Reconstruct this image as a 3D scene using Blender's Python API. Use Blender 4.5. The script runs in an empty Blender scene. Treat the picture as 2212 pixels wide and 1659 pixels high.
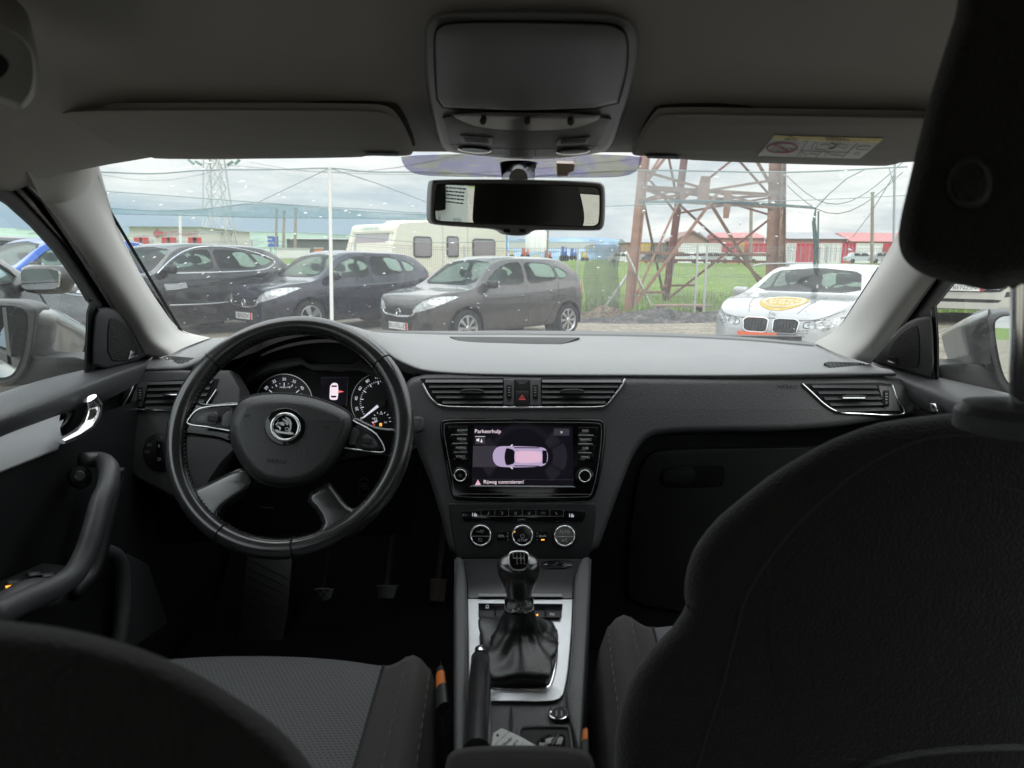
import bpy, bmesh, math, random
from mathutils import Vector, Matrix, noise
from mathutils.geometry import tessellate_polygon
sc = bpy.context.scene
rad = math.radians
random.seed(7)
CZ = 1.15                                   # camera height above the ground beside the car
# ---------------------------------------------------------------- camera
FOC, CX, CY = 1475.0, 1106.0, 829.5
_p, _y, _a = rad(10.35), rad(0.93), rad(0.35)
cf = Vector((-math.sin(_y)*math.cos(_p), math.cos(_y)*math.cos(_p), -math.sin(_p)))
_r0 = Vector((math.cos(_y), math.sin(_y), 0)); _u0 = _r0.cross(cf)
cr = _r0*math.cos(_a) + _u0*math.sin(_a); cu = _u0*math.cos(_a) - _r0*math.sin(_a)
C0 = Vector((0, 0, CZ))
camd = bpy.data.cameras.new('camera'); cam = bpy.data.objects.new('camera', camd)
sc.collection.objects.link(cam); sc.camera = cam
camd.sensor_width = 36; camd.lens = 36*FOC/2212; camd.clip_start = 0.02; camd.clip_end = 5000
mw = Matrix((cr, cu, -cf)).transposed().to_4x4(); mw.translation = C0; cam.matrix_world = mw
camd.dof.use_dof = True; camd.dof.focus_distance = 1.6; camd.dof.aperture_fstop = 9.0
# ---------------------------------------------------------------- sky, sun, exposure
wd = bpy.data.worlds.new('World'); sc.world = wd; wd.use_nodes = True
nt = wd.node_tree; N = nt.nodes; L = nt.links; N.clear()
out = N.new('ShaderNodeOutputWorld'); bg = N.new('ShaderNodeBackground'); L.new(bg.outputs[0], out.inputs[0])
sky = N.new('ShaderNodeTexSky'); sky.sky_type = 'NISHITA'; sky.sun_disc = False
SUN_EL, SUN_ROT = rad(48), rad(150)
sky.sun_elevation = SUN_EL; sky.sun_rotation = SUN_ROT; sky.air_density = 1.2; sky.dust_density = 2.0
tc = N.new('ShaderNodeTexCoord'); sep = N.new('ShaderNodeSeparateXYZ'); L.new(tc.outputs['Generated'], sep.inputs[0])
# cloud coordinates flattened towards the horizon
def wmath(op, a, b=None, c=None):
    m = N.new('ShaderNodeMath'); m.operation = op
    for i, s in enumerate((a, b, c)):
        if s is None: continue
        if hasattr(s, 'is_output'): L.new(s, m.inputs[i])
        else: m.inputs[i].default_value = s
    return m.outputs[0]
zz = wmath('MAXIMUM', sep.outputs[2], 0.0); den = wmath('ADD', zz, 0.16)
cmb = N.new('ShaderNodeCombineXYZ'); L.new(wmath('DIVIDE', sep.outputs[0], den), cmb.inputs[0]); L.new(wmath('DIVIDE', sep.outputs[1], den), cmb.inputs[1])
n1 = N.new('ShaderNodeTexNoise'); n1.inputs['Scale'].default_value = 0.9; n1.inputs['Detail'].default_value = 7; n1.inputs['Roughness'].default_value = 0.55; n1.inputs['Distortion'].default_value = .4
L.new(cmb.outputs[0], n1.inputs['Vector'])
rp1 = N.new('ShaderNodeValToRGB'); L.new(n1.outputs[0], rp1.inputs[0])
rp1.color_ramp.elements[0].position = .40; rp1.color_ramp.elements[0].color = (.60, .65, .69, 1)
rp1.color_ramp.elements[1].position = .58; rp1.color_ramp.elements[1].color = (.98, .97, .94, 1)
# a bank of dark rain cloud low in the north-west (ahead and to the left)
az = wmath('ARCTAN2', sep.outputs[0], sep.outputs[1])
wob = wmath('MULTIPLY_ADD', n1.outputs[0], 0.10, -0.05)
elv = wmath('ADD', sep.outputs[2], wob)
mr = N.new('ShaderNodeMapRange'); mr.interpolation_type = 'SMOOTHSTEP'; L.new(elv, mr.inputs[0]); mr.inputs[1].default_value = .115; mr.inputs[2].default_value = .045; mr.inputs[3].default_value = 0; mr.inputs[4].default_value = 1
ma = N.new('ShaderNodeMapRange'); ma.interpolation_type = 'SMOOTHSTEP'; L.new(az, ma.inputs[0]); ma.inputs[1].default_value = .22; ma.inputs[2].default_value = -.12; ma.inputs[3].default_value = 0.0; ma.inputs[4].default_value = 1
rainm = wmath('MULTIPLY', mr.outputs[0], ma.outputs[0])
mix1 = N.new('ShaderNodeMix'); mix1.data_type = 'RGBA'; L.new(wmath('MULTIPLY', rainm, .92), mix1.inputs[0]); L.new(rp1.outputs[0], mix1.inputs[6]); mix1.inputs[7].default_value = (.32, .46, .60, 1)
# overcast layer over the physical sky
mulc = N.new('ShaderNodeMix'); mulc.data_type = 'RGBA'; mulc.blend_type = 'MULTIPLY'; mulc.inputs[0].default_value = 1; L.new(mix1.outputs[2], mulc.inputs[6])
zen = N.new('ShaderNodeMapRange'); L.new(sep.outputs[2], zen.inputs[0]); zen.inputs[1].default_value = .14; zen.inputs[2].default_value = .85; zen.inputs[3].default_value = 6.2; zen.inputs[4].default_value = 22.0   # an overcast sky is about three times brighter overhead than at the horizon
L.new(zen.outputs[0], mulc.inputs[7])
mix2 = N.new('ShaderNodeMix'); mix2.data_type = 'RGBA'; mix2.inputs[0].default_value = .90; L.new(sky.outputs[0], mix2.inputs[6]); L.new(mulc.outputs[2], mix2.inputs[7])
L.new(mix2.outputs[2], bg.inputs[0]); bg.inputs[1].default_value = 0.10
sund = bpy.data.lights.new('sun', 'SUN'); sund.energy = 0.6; sund.angle = rad(20); sund.color = (1, .97, .93)
suno = bpy.data.objects.new('sun', sund); sc.collection.objects.link(suno); suno.location = (0, 0, 60)
_sd = Vector((math.sin(SUN_ROT)*math.cos(SUN_EL), math.cos(SUN_ROT)*math.cos(SUN_EL), math.sin(SUN_EL)))
suno.rotation_euler = _sd.to_track_quat('Z', 'Y').to_euler()
sc.view_settings.view_transform = 'Standard'; sc.view_settings.look = 'None'; sc.view_settings.gamma = 1.0
sc.view_settings.exposure = 0.98
sc.cycles.use_denoising = True
try: sc.cycles.denoiser = 'OPENIMAGEDENOISE'
except Exception: pass
sc.cycles.max_bounces = 12; sc.cycles.diffuse_bounces = 5; sc.cycles.transparent_max_bounces = 24; sc.cycles.glossy_bounces = 4; sc.cycles.transmission_bounces = 6
sc.cycles.sample_clamp_indirect = 4.0; sc.cycles.caustics_reflective = False; sc.cycles.caustics_refractive = False

# ---------------------------------------------------------------- helpers
def U(dx, dy):
    d = cf + cr*((dx-CX)/FOC) + cu*((CY-dy)/FOC)
    return d/d.y
def P(dx, dy, Y): return C0 + U(dx, dy)*Y
def R3(x, y, z): return Vector((x, y, z+CZ))     # point relative to eye level
class Pl:                                        # a real plane; call it with a picture coordinate to get the point on it
    def __init__(s, p0, n): s.p = Vector(p0); s.n = Vector(n).normalized(); s.back = -s.n
    def __call__(s, dx, dy, off=0.0):
        d = U(dx, dy); return C0 + d*(((s.p - C0).dot(s.n)+off)/d.dot(s.n))
    def up(s, o): return Pl(s.p + s.n*o, s.n)
def plY(Y, tilt=0, at=(1130, 850)): return Pl(P(at[0], at[1], Y), (0, -math.cos(rad(tilt)), math.sin(rad(tilt))))
def cv(sx, ox, oy): return lambda *a: [(ox+sx*x, oy+sx*y) for x, y in (a if isinstance(a[0], (tuple, list)) else [a])]
q1 = cv(.5, 0, 0); q2 = cv(.5, 1106, 0); q3 = cv(.5, 0, 829.5); q4 = cv(.5, 1106, 829.5)
c1 = cv(.25, 198.7, 328.4); c2 = cv(.25, 734.5, 328.4); c3 = cv(.3203, 1270.2, 328.4); c4 = cv(.2864, 0, 388.8); c5 = cv(.2396, 1814.6, 518.4)
c6 = cv(.3229, 345.6, 674); c7 = cv(.2604, 881.4, 777.7); c8 = cv(.3230, 950.5, 1123.3); c9 = cv(.38537, 0, 743.1); c10 = cv(.19532, 483.9, 743.1)
o1 = cv(.23438, 898.7, 0); sk = cv(.16406, 1607.2, 276.5); dd = cv(1, 0, 0)

def mat(name, col, rough=.5, metal=0, spec=.5, bump=None, var=None, emit=None, coat=0, sheen=0):
    m = bpy.data.materials.new(name); m.use_nodes = True; t = m.node_tree; b = t.nodes['Principled BSDF']
    b.inputs['Base Color'].default_value = (*col, 1); b.inputs['Roughness'].default_value = rough; b.inputs['Metallic'].default_value = metal
    b.inputs['Specular IOR Level'].default_value = spec; b.inputs['Coat Weight'].default_value = coat; b.inputs['Coat Roughness'].default_value = .05
    b.inputs['Sheen Weight'].default_value = sheen
    if emit: b.inputs['Emission Color'].default_value = (*emit[0], 1); b.inputs['Emission Strength'].default_value = emit[1]
    co = t.nodes.new('ShaderNodeTexCoord')
    if var:                                     # (scale, amount): blotchy variation of colour and roughness
        nz = t.nodes.new('ShaderNodeTexNoise'); nz.inputs['Scale'].default_value = var[0]; nz.inputs['Detail'].default_value = 6; nz.inputs['Roughness'].default_value = .6
        t.links.new(co.outputs['Object'], nz.inputs['Vector'])
        mx = t.nodes.new('ShaderNodeMix'); mx.data_type = 'RGBA'; t.links.new(nz.outputs[0], mx.inputs[0])
        mx.inputs[6].default_value = tuple(c*(1-var[1]) for c in col)+(1,); mx.inputs[7].default_value = tuple(min(1, c*(1+var[1])) for c in col)+(1,)
        if len(var) > 2: mx.inputs[7].default_value = (*var[2], 1)
        t.links.new(mx.outputs[2], b.inputs['Base Color'])
        rr = t.nodes.new('ShaderNodeMapRange'); t.links.new(nz.outputs[0], rr.inputs[0]); rr.inputs[1].default_value = .3; rr.inputs[2].default_value = .7
        rr.inputs[3].default_value = max(0, rough-.08); rr.inputs[4].default_value = min(1, rough+.08); t.links.new(rr.outputs[0], b.inputs['Roughness'])
    if bump:                                    # (kind, scale, strength, distance)
        k = bump[0]
        if k == 'noise': tx = t.nodes.new('ShaderNodeTexNoise'); tx.inputs['Detail'].default_value = 3
        elif k == 'grain': tx = t.nodes.new('ShaderNodeTexVoronoi'); tx.feature = 'SMOOTH_F1'
        elif k == 'wave': tx = t.nodes.new('ShaderNodeTexWave'); tx.bands_direction = bump[4]
        tx.inputs['Scale'].default_value = bump[1]; t.links.new(co.outputs['Object'], tx.inputs['Vector'])
        bp = t.nodes.new('ShaderNodeBump'); bp.inputs['Strength'].default_value = bump[2]; bp.inputs['Distance'].default_value = bump[3]
        t.links.new(tx.outputs[1 if k == 'wave' else 0], bp.inputs['Height']); t.links.new(bp.outputs[0], b.inputs['Normal'])
    return m
def papermat(name, c):
    m = bpy.data.materials.new(name); m.use_nodes = True; t = m.node_tree; b = t.nodes['Principled BSDF']; b.inputs['Base Color'].default_value = (*c, 1); b.inputs['Roughness'].default_value = .8
    tl = t.nodes.new('ShaderNodeBsdfTranslucent'); tl.inputs[0].default_value = (*c, 1); mx = t.nodes.new('ShaderNodeMixShader'); mx.inputs[0].default_value = .55
    t.links.new(b.outputs[0], mx.inputs[1]); t.links.new(tl.outputs[0], mx.inputs[2]); t.links.new(mx.outputs[0], t.nodes['Material Output'].inputs[0]); return m
def glassmat(name, tint=(.9, .95, .93), haze=0.0, hazecol=(.8, .82, .82), dirt=False, refl=1.0):
    m = bpy.data.materials.new(name); m.use_nodes = True; t = m.node_tree; t.nodes.clear(); n = t.nodes.new
    o = n('ShaderNodeOutputMaterial'); tr = n('ShaderNodeBsdfTransparent'); tr.inputs[0].default_value = (*tint, 1)
    gl = n('ShaderNodeBsdfGlossy'); gl.inputs['Roughness'].default_value = 0.01; gl.inputs[0].default_value = (refl, refl, refl, 1)
    fr = n('ShaderNodeFresnel'); ge = n('ShaderNodeNewGeometry'); io = n('ShaderNodeMapRange'); io.inputs[3].default_value = 1.45; io.inputs[4].default_value = 1/1.45; t.links.new(ge.outputs['Backfacing'], io.inputs[0]); t.links.new(io.outputs[0], fr.inputs[0])
    mx = n('ShaderNodeMixShader'); t.links.new(fr.outputs[0], mx.inputs[0]); t.links.new(tr.outputs[0], mx.inputs[1]); t.links.new(gl.outputs[0], mx.inputs[2])
    last = mx
    if haze:
        tl = n('ShaderNodeBsdfTranslucent'); tl.inputs[0].default_value = (*hazecol, 1)
        m2 = n('ShaderNodeMixShader'); m2.inputs[0].default_value = haze
        if dirt:
            co = n('ShaderNodeTexCoord'); mp = n('ShaderNodeMapping'); mp.inputs['Scale'].default_value = (60, 5, 5); nz = n('ShaderNodeTexNoise'); nz.inputs['Scale'].default_value = 3; nz.inputs['Detail'].default_value = 8
            t.links.new(co.outputs['Object'], mp.inputs[0]); t.links.new(mp.outputs[0], nz.inputs['Vector'])
            rr = n('ShaderNodeMapRange'); t.links.new(nz.outputs[0], rr.inputs[0]); rr.inputs[1].default_value = .35; rr.inputs[2].default_value = .75; rr.inputs[3].default_value = haze*.75; rr.inputs[4].default_value = haze*1.3
            t.links.new(rr.outputs[0], m2.inputs[0])
        t.links.new(mx.outputs[0], m2.inputs[1]); t.links.new(tl.outputs[0], m2.inputs[2]); last = m2
    t.links.new(last.outputs[0], o.inputs[0]); return m

col = sc.collection
def tag(o, label=None, cat=None, group=None, kind=None):
    if label: o['label'] = label
    if cat: o['category'] = cat
    if group: o['group'] = group
    if kind: o['kind'] = kind
    return o
def empty(name, loc=(0, 0, 0), rz=0):
    o = bpy.data.objects.new(name, None); col.objects.link(o); o.location = loc; o.rotation_euler = (0, 0, rz); o.empty_display_size = .1; return o
def copy_tree(o, parent=None):
    c = o.copy(); col.objects.link(c); c.parent = parent
    for ch in list(o.children): copy_tree(ch, c)
    return c
class MB:
    def __init__(s): s.v = []; s.f = []; s.m = []; s.cur = 0
    def add(s, vs, fs):
        b = len(s.v); s.v += [Vector(v) for v in vs]; s.f += [tuple(b+i for i in f) for f in fs]; s.m += [s.cur]*len(fs); return s
    def box(s, c, sz, rz=0, M=None):
        a = [Vector((x*sz[0]/2, y*sz[1]/2, z*sz[2]/2)) for x in (-1, 1) for y in (-1, 1) for z in (-1, 1)]
        R = M if M else Matrix.Rotation(rz, 3, 'Z')
        return s.add([R @ p + Vector(c) for p in a], [(0, 1, 3, 2), (4, 6, 7, 5), (0, 4, 5, 1), (2, 3, 7, 6), (0, 2, 6, 4), (1, 5, 7, 3)])
    def grid(s, rows, closed=False, flip=False):
        n = len(rows[0]); vs = [p for r in rows for p in r]; fs = []
        for i in range(len(rows)-1):
            for j in range(n if closed else n-1):
                k = (j+1) % n; q = (i*n+j, i*n+k, (i+1)*n+k, (i+1)*n+j); fs.append(q[::-1] if flip else q)
        return s.add(vs, fs)
    def tube(s, pts, r, n=10, closed=False, cap=True, sq=1.0, up=None):
        pts = [Vector(p) for p in pts]; rs = r if isinstance(r, (list, tuple)) else [r]*len(pts); rings = []; prev = None
        for i, p in enumerate(pts):
            a = pts[i-1] if (i or closed) else p; b = pts[(i+1) % len(pts)] if (i < len(pts)-1 or closed) else p
            t = (b-a).normalized() if (b-a).length > 1e-9 else Vector((0, 0, 1))
            if up is not None: x = Vector(up).cross(t)
            elif prev is None: x = t.orthogonal()
            else: x = prev - t*prev.dot(t)
            if x.length < 1e-6: x = t.orthogonal()
            x.normalize(); y = t.cross(x); prev = x
            rings.append([p + x*math.cos(2*math.pi*k/n)*rs[i] + y*math.sin(2*math.pi*k/n)*rs[i]*sq for k in range(n)])
        if closed: rings.append(rings[0])
        s.grid(rings, True)
        if cap and not closed: s.add(rings[0], [tuple(range(n))[::-1]]); s.add(rings[-1], [tuple(range(n))])
        return s
    def bar(s, a, b, w, h=None, up=(0, 0, 1)):
        a, b = Vector(a), Vector(b); t = (b-a).normalized(); x = t.cross(Vector(up))
        if x.length < 1e-5: x = t.orthogonal()
        x.normalize(); y = x.cross(t); h = h or w
        o = [x*w/2+y*h/2, -x*w/2+y*h/2, -x*w/2-y*h/2, x*w/2-y*h/2]
        return s.add([a+k for k in o]+[b+k for k in o], [(0, 1, 2, 3), (7, 6, 5, 4), (0, 4, 5, 1), (1, 5, 6, 2), (2, 6, 7, 3), (3, 7, 4, 0)])
    def lathe(s, prof, c=(0, 0, 0), M=None, n=24):       # prof (r, z) round local z
        M = M or Matrix.Identity(3); c = Vector(c)
        return s.grid([[M @ Vector((r*math.cos(2*math.pi*k/n), r*math.sin(2*math.pi*k/n), z)) + c for k in range(n)] for r, z in prof], True)
    def prism(s, front, back):
        n = len(front); s.add(front, [tuple(range(n))]); s.add(back, [tuple(range(n))[::-1]])
        return s.grid([list(front)+[front[0]], list(back)+[back[0]]])
    def build(s, name, mats, parent=None, ang=35, fix=True, loc=None, label=None):
        me = bpy.data.meshes.new(name); me.from_pydata([tuple(v) for v in s.v], [], s.f)
        for m in (mats if isinstance(mats, (list, tuple)) else [mats]): me.materials.append(m)
        me.polygons.foreach_set('material_index', s.m)
        if fix:
            bm = bmesh.new(); bm.from_mesh(me); bmesh.ops.remove_doubles(bm, verts=bm.verts, dist=1e-5)
            bmesh.ops.recalc_face_normals(bm, faces=bm.faces); bm.to_mesh(me); bm.free()
        me.shade_smooth()
        if ang < 180: me.set_sharp_from_angle(angle=rad(ang))
        o = bpy.data.objects.new(name, me); col.objects.link(o)
        if parent is not None:
            o.parent = parent
            if parent.parent is None and parent.type == 'EMPTY' and parent.get('abs'): o.location = -parent.location
        if loc: o.location = loc
        if label: o['label'] = label
        return o
def catmull(pts, k=4, closed=False):
    pts = [Vector(p) for p in pts]; n = len(pts); o = []
    for i in range(n if closed else n-1):
        p0 = pts[(i-1) % n] if (closed or i) else pts[0]*2-pts[1]; p1 = pts[i]; p2 = pts[(i+1) % n]
        p3 = pts[(i+2) % n] if (closed or i+2 < n) else pts[-1]*2-pts[-2]
        for j in range(k):
            t = j/k; o.append(.5*((2*p1)+(p2-p0)*t+(2*p0-5*p1+4*p2-p3)*t*t+(3*p1-p0-3*p2+p3)*t**3))
    if not closed: o.append(pts[-1].copy())
    return o
def smoothgrid(rows, ku=3, kv=3):
    rows = [catmull(r, ku) for r in rows]
    cols = [catmull([r[j] for r in rows], kv) for j in range(len(rows[0]))]
    return [[c[i] for c in cols] for i in range(len(cols[0]))]
def chaikin(p, n=2, closed=True, a=.25):
    for _ in range(n):
        q = []
        m = len(p)
        for i in range(m if closed else m-1):
            x, y = p[i], p[(i+1) % m]
            q += [(x[0]+(y[0]-x[0])*a, x[1]+(y[1]-x[1])*a), (x[0]+(y[0]-x[0])*(1-a), x[1]+(y[1]-x[1])*(1-a))]
        p = q if closed else [p[0]]+q+[p[-1]]
    return p
def area(p): return sum(p[i-1][0]*p[i][1]-p[i][0]*p[i-1][1] for i in range(len(p)))/2
def inset(p, d):
    if not d: return list(p)
    n = len(p); s = 1 if area(p) > 0 else -1; o = []
    for i in range(n):
        a, b, c = p[i-1], p[i], p[(i+1) % n]
        e1 = (b[0]-a[0], b[1]-a[1]); e2 = (c[0]-b[0], c[1]-b[1]); l1 = math.hypot(*e1) or 1; l2 = math.hypot(*e2) or 1
        nx = -(e1[1]/l1+e2[1]/l2); ny = e1[0]/l1+e2[0]/l2; l = math.hypot(nx, ny) or 1
        k = min(1.6, 2/l) if l > .01 else 1
        o.append((b[0]+s*d*nx/l*k, b[1]+s*d*ny/l*k))
    return o
def densify(p, step):
    o = []
    for i in range(len(p)):
        a, b = p[i], p[(i+1) % len(p)]; k = max(1, int(math.hypot(b[0]-a[0], b[1]-a[1])/step))
        o += [(a[0]+(b[0]-a[0])*j/k, a[1]+(b[1]-a[1])*j/k) for j in range(k)]
    return o
def fill(mb, pts2, pts3):                      # triangulated face from a 2D outline and its 3D points
    tris = tessellate_polygon([[Vector((x, y, 0)) for x, y in pts2]]); mb.add(pts3, [tuple(t) for t in tris])
def plate(mb, poly, S, h=.001, back=.004, w=0, ch=0, steps=4, rnd=0, taper=False):
    """solid plate: outline poly (picture units) lying on the real plane S, standing h proud, with a rounded border w wide"""
    if rnd: poly = chaikin(poly, rnd)
    if w and steps > 1: prof = [(w*(1-math.cos(t)), h*math.sin(t)) for t in [math.pi/2*k/steps for k in range(steps+1)]]
    else: prof = [(0, 0), (0, h)] if not w else [(0, 0), (w, h)]
    rings = []; b = poly
    if taper: back3 = [S(x, y)+(S(x, y)-C0).normalized()*back for x, y in poly]
    else: back3 = [S(x, y) + S.back*back for x, y in poly]
    rings.append(back3)
    last2 = poly; lastw = 0
    for iw, ih in prof:
        last2 = inset(last2, iw-lastw); lastw = iw
        rings.append([S(x, y, ih) for x, y in last2])
    mb.grid([r+[r[0]] for r in rings]); fill(mb, last2, rings[-1]); fill(mb, poly, back3)
    return mb
def pl(name, poly, S, m, parent, h=.001, back=.004, w=0, rnd=0, steps=4, ang=35, label=None, taper=False):
    return plate(MB(), poly, S, h, back, w, 0, steps, rnd, taper).build(name, m, parent, ang, label=label)
def ell(cx, cy, rx, ry=None, n=28, rot=0, a0=0, a1=360):
    ry = ry or rx; c, s = math.cos(rad(rot)), math.sin(rad(rot)); o = []
    full = abs(a1-a0) >= 360; m = n if full else n+1
    for k in range(m):
        t = rad(a0+(a1-a0)*k/n); x, y = rx*math.cos(t), ry*math.sin(t); o.append((cx+x*c-y*s, cy+x*s+y*c))
    return o
def line(mb, pts, S, wpx, off=.0006, closed=False):   # a flat ribbon drawn on plane S
    n = len(pts); l = []; r = []
    for i in range(n):
        a = pts[i-1] if (i or closed) else pts[i]; b = pts[(i+1) % n] if (i < n-1 or closed) else pts[i]
        dx, dy = b[0]-a[0], b[1]-a[1]; q = math.hypot(dx, dy) or 1; w = wpx/2
        l.append(S(pts[i][0]-dy/q*w, pts[i][1]+dx/q*w, off)); r.append(S(pts[i][0]+dy/q*w, pts[i][1]-dx/q*w, off))
    if closed: l.append(l[0]); r.append(r[0])
    mb.grid([l, r]); return mb
_fc = bpy.data.curves.new('lettering', 'FONT'); _fo = bpy.data.objects.new('lettering', _fc); col.objects.link(_fo)
def glyphs(s):
    _fc.body = s; _fc.align_x = 'CENTER'; _fc.align_y = 'CENTER'; _fc.size = 1; _fc.resolution_u = 3
    dg = bpy.context.evaluated_depsgraph_get(); dg.update(); e = _fo.evaluated_get(dg); me = e.to_mesh()
    r = ([v.co.copy() for v in me.vertices], [tuple(p.vertices) for p in me.polygons]); e.to_mesh_clear(); return r
def text(mb, s, cx, cy, h, S, ang=0, off=.0008, wx=1.0, shear=0, align='C'):
    vs, fs = glyphs(s)
    if align == 'L' and vs: x0 = min(v.x for v in vs); vs = [Vector((v.x-x0, v.y, 0)) for v in vs]
    k = h/.72; c, sn = math.cos(rad(ang)), math.sin(rad(ang)); o = []
    for v in vs:
        x = (v.x+v.y*shear)*k*wx; y = -v.y*k; o.append(S(cx+x*c-y*sn, cy+x*sn+y*c, off))
    mb.add(o, fs); return mb
def text3(mb, s, o, ex, ey, h):                       # text in 3D: origin, right vector, up vector, height in metres
    vs, fs = glyphs(s); k = h/.72; o, ex, ey = Vector(o), Vector(ex).normalized(), Vector(ey).normalized()
    mb.add([o+ex*v.x*k+ey*v.y*k for v in vs], fs); return mb
# ---------------------------------------------------------------- materials of the cabin
M_soft = mat('soft black plastic', (.064, .064, .067), .50, spec=.5, bump=('grain', 420, .35, .0012), var=(5, .18))
M_top = mat('dashboard top foam', (.165, .167, .170), .52, spec=.8, bump=('grain', 420, .3, .0012), var=(9, .32))
M_hard = mat('hard black plastic', (.013, .013, .014), .45, spec=.45, bump=('noise', 700, .15, .001))
M_deep = mat('deep black plastic', (.006, .006, .0065), .6, spec=.3)
M_gloss = mat('piano black', (.004, .004, .005), .10, spec=.5)
M_chrome = mat('chrome', (.86, .87, .88), .10, metal=1)
M_alu = mat('brushed aluminium', (.78, .79, .81), .36, metal=.7, bump=('wave', 260, .25, .0006, 'Y'))
M_aludoor = mat('ribbed aluminium', (.95, .96, .98), .45, metal=.12, bump=('wave', 260, .25, .0006, 'Z'))
M_head = mat('headliner cloth', (.50, .48, .455), .95, spec=.1, bump=('noise', 900, .35, .0008), var=(3, .06))
M_pill = mat('pillar cloth', (.52, .51, .49), .9, spec=.15, bump=('wave', 420, .10, .0004, 'DIAGONAL'), var=(4, .05))
M_over = mat('overhead grey plastic', (.20, .198, .195), .42, spec=.5, bump=('noise', 800, .15, .0006))
M_visor = mat('sun visor cloth', (.42, .405, .385), .95, spec=.1, bump=('noise', 900, .3, .0006))
M_leather = mat('worn black leather', (.026, .026, .027), .22, spec=1.0, bump=('grain', 700, .12, .0006), var=(14, .3))
M_hub = mat('grained airbag cover', (.036, .036, .037), .42, spec=.5, bump=('grain', 620, .5, .001))
M_boot = mat('gear boot leather', (.013, .013, .014), .38, spec=.5, bump=('noise', 300, .3, .001))
M_cloth = mat('seat bolster cloth', (.040, .037, .035), .95, spec=.15, bump=('wave', 420, .5, .0008, 'DIAGONAL'), var=(9, .15), sheen=.15)
M_back = mat('seat back cloth', (.024, .022, .021), .95, spec=.12, bump=('noise', 420, 1.0, .0016), var=(60, .35), sheen=.3)
M_seam = mat('seam thread', (.11, .108, .105), .8)
M_carpet = mat('carpet', (.010, .0095, .009), 1, spec=.05, bump=('noise', 500, .9, .003), var=(60, .5))
M_rubber = mat('rubber', (.012, .012, .013), .55, spec=.35)
M_white = mat('white print', (.62, .62, .62), .6)
M_dim = mat('dim grey print', (.22, .22, .22), .6)
M_red = mat('red print', (.45, .03, .03), .5)
M_lit = mat('lit white print', (.5, .5, .52), .5, emit=((.85, .88, 1), .35))
M_pink = mat('screen pale mauve', (.03, .03, .03), .3, emit=((.86, .56, .74), .42))
M_lav = mat('screen lavender', (.03, .03, .03), .3, emit=((.66, .52, .80), .34))
M_scrw = mat('screen white', (.03, .03, .03), .3, emit=((.95, .80, .88), .50))
M_scrd = mat('screen dark', (.003, .003, .004), .12, emit=((.0022, .002, .0035), 1))
M_scrg = mat('screen grey', (.01, .01, .01), .2, emit=((.018, .016, .022), 1))
M_scrr = mat('screen red', (.03, .0, .0), .3, emit=((.75, .12, .13), .8))
M_orange = mat('lit orange', (.3, .1, .0), .4, emit=((1, .42, .06), .9))
M_orp = mat('orange rubber', (.55, .14, .02), .5)
M_mirror = mat('mirror silver', (.80, .83, .82), .0, metal=1)
M_glass = glassmat('windscreen glass', (.91, .94, .93), .036, (.8, .82, .84), dirt=True)
M_sglass = glassmat('side glass', (.88, .93, .92), .02)
M_paint = mat('silver grey car paint', (.21, .21, .20), .3, metal=.25, coat=.8, spec=.5)
# ================================================================ the car the photograph was taken in
car = empty('car', (0, .6, 0)); car['abs'] = 1
tag(car, 'car seen from inside, with dark dashboard, cloth seats and grey roof lining', 'car')
SC = Pl(P(1130, 200, .80), (0, -.18, -1))                       # roof lining plane
def SCz(Y): return (SC.p.z*SC.n.z + SC.p.y*SC.n.y - Y*SC.n.y)/SC.n.z
SF = Pl(P(1130, 985, 1.16), (0, -math.cos(rad(20)), math.sin(rad(20))))   # dash fascia
SB = Pl(P(1500, 1000, 1.24), (0, -1, -.12))                     # lower dash
SG = Pl(P(680, 860, 1.29), (0, -math.cos(rad(18)), math.sin(rad(18))))    # instrument face
SW = Pl(P(625, 932, 1.0), (0, -math.cos(rad(27)), math.sin(rad(27))))     # steering wheel
SK = Pl(R3(0, 0, -.490), (0, 0, 1))                             # console top
DL = Pl(R3(-.715, 1, -.18), (1, 0, -.262)); DR = Pl(R3(.715, 1, -.18), (-1, 0, -.262))  # side window planes
SDL = Pl(R3(-.690, 1, -.4), (1, 0, 0)); SDR = Pl(R3(.690, 1, -.4), (-1, 0, 0))
# ---- roof lining
def zc(Y): return SCz(Y) if Y > .35 else SCz(.35)+(.35-Y)*.03
rows = []
for i in range(41):
    Y = -1.25 + (.992+1.25)*i/40
    k = max(0, min(1, (Y-.86)/.13)); k = k*k*(3-2*k)
    xe = .662-.045*k; ze = CZ+.066+.050*k
    fr = 0.0
    row = []
    for j in range(49):
        t = -1+2*j/48; a = abs(t); g = max(0, (a-.66)/.34); g = g*g*(2.2-1.2*g) if g < 1 else 1
        z = zc(Y)-(zc(Y)-ze)*g
        Yq = Y if Y < .8 else Y - (Y-.8)*.22*a**3
        row.append((xe*t, Yq, z))
    rows.append(row)
mb = MB(); mb.grid(rows); mb.grid([[(x, y, z+.03) for x, y, z in r] for r in rows])
mb.grid([[(x, y, z) for x, y, z in rows[-1]], [(x, y+.012, z+.03) for x, y, z in rows[-1]]])
headl = mb.build('headliner', M_head, car, 180, fix=False)
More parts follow.
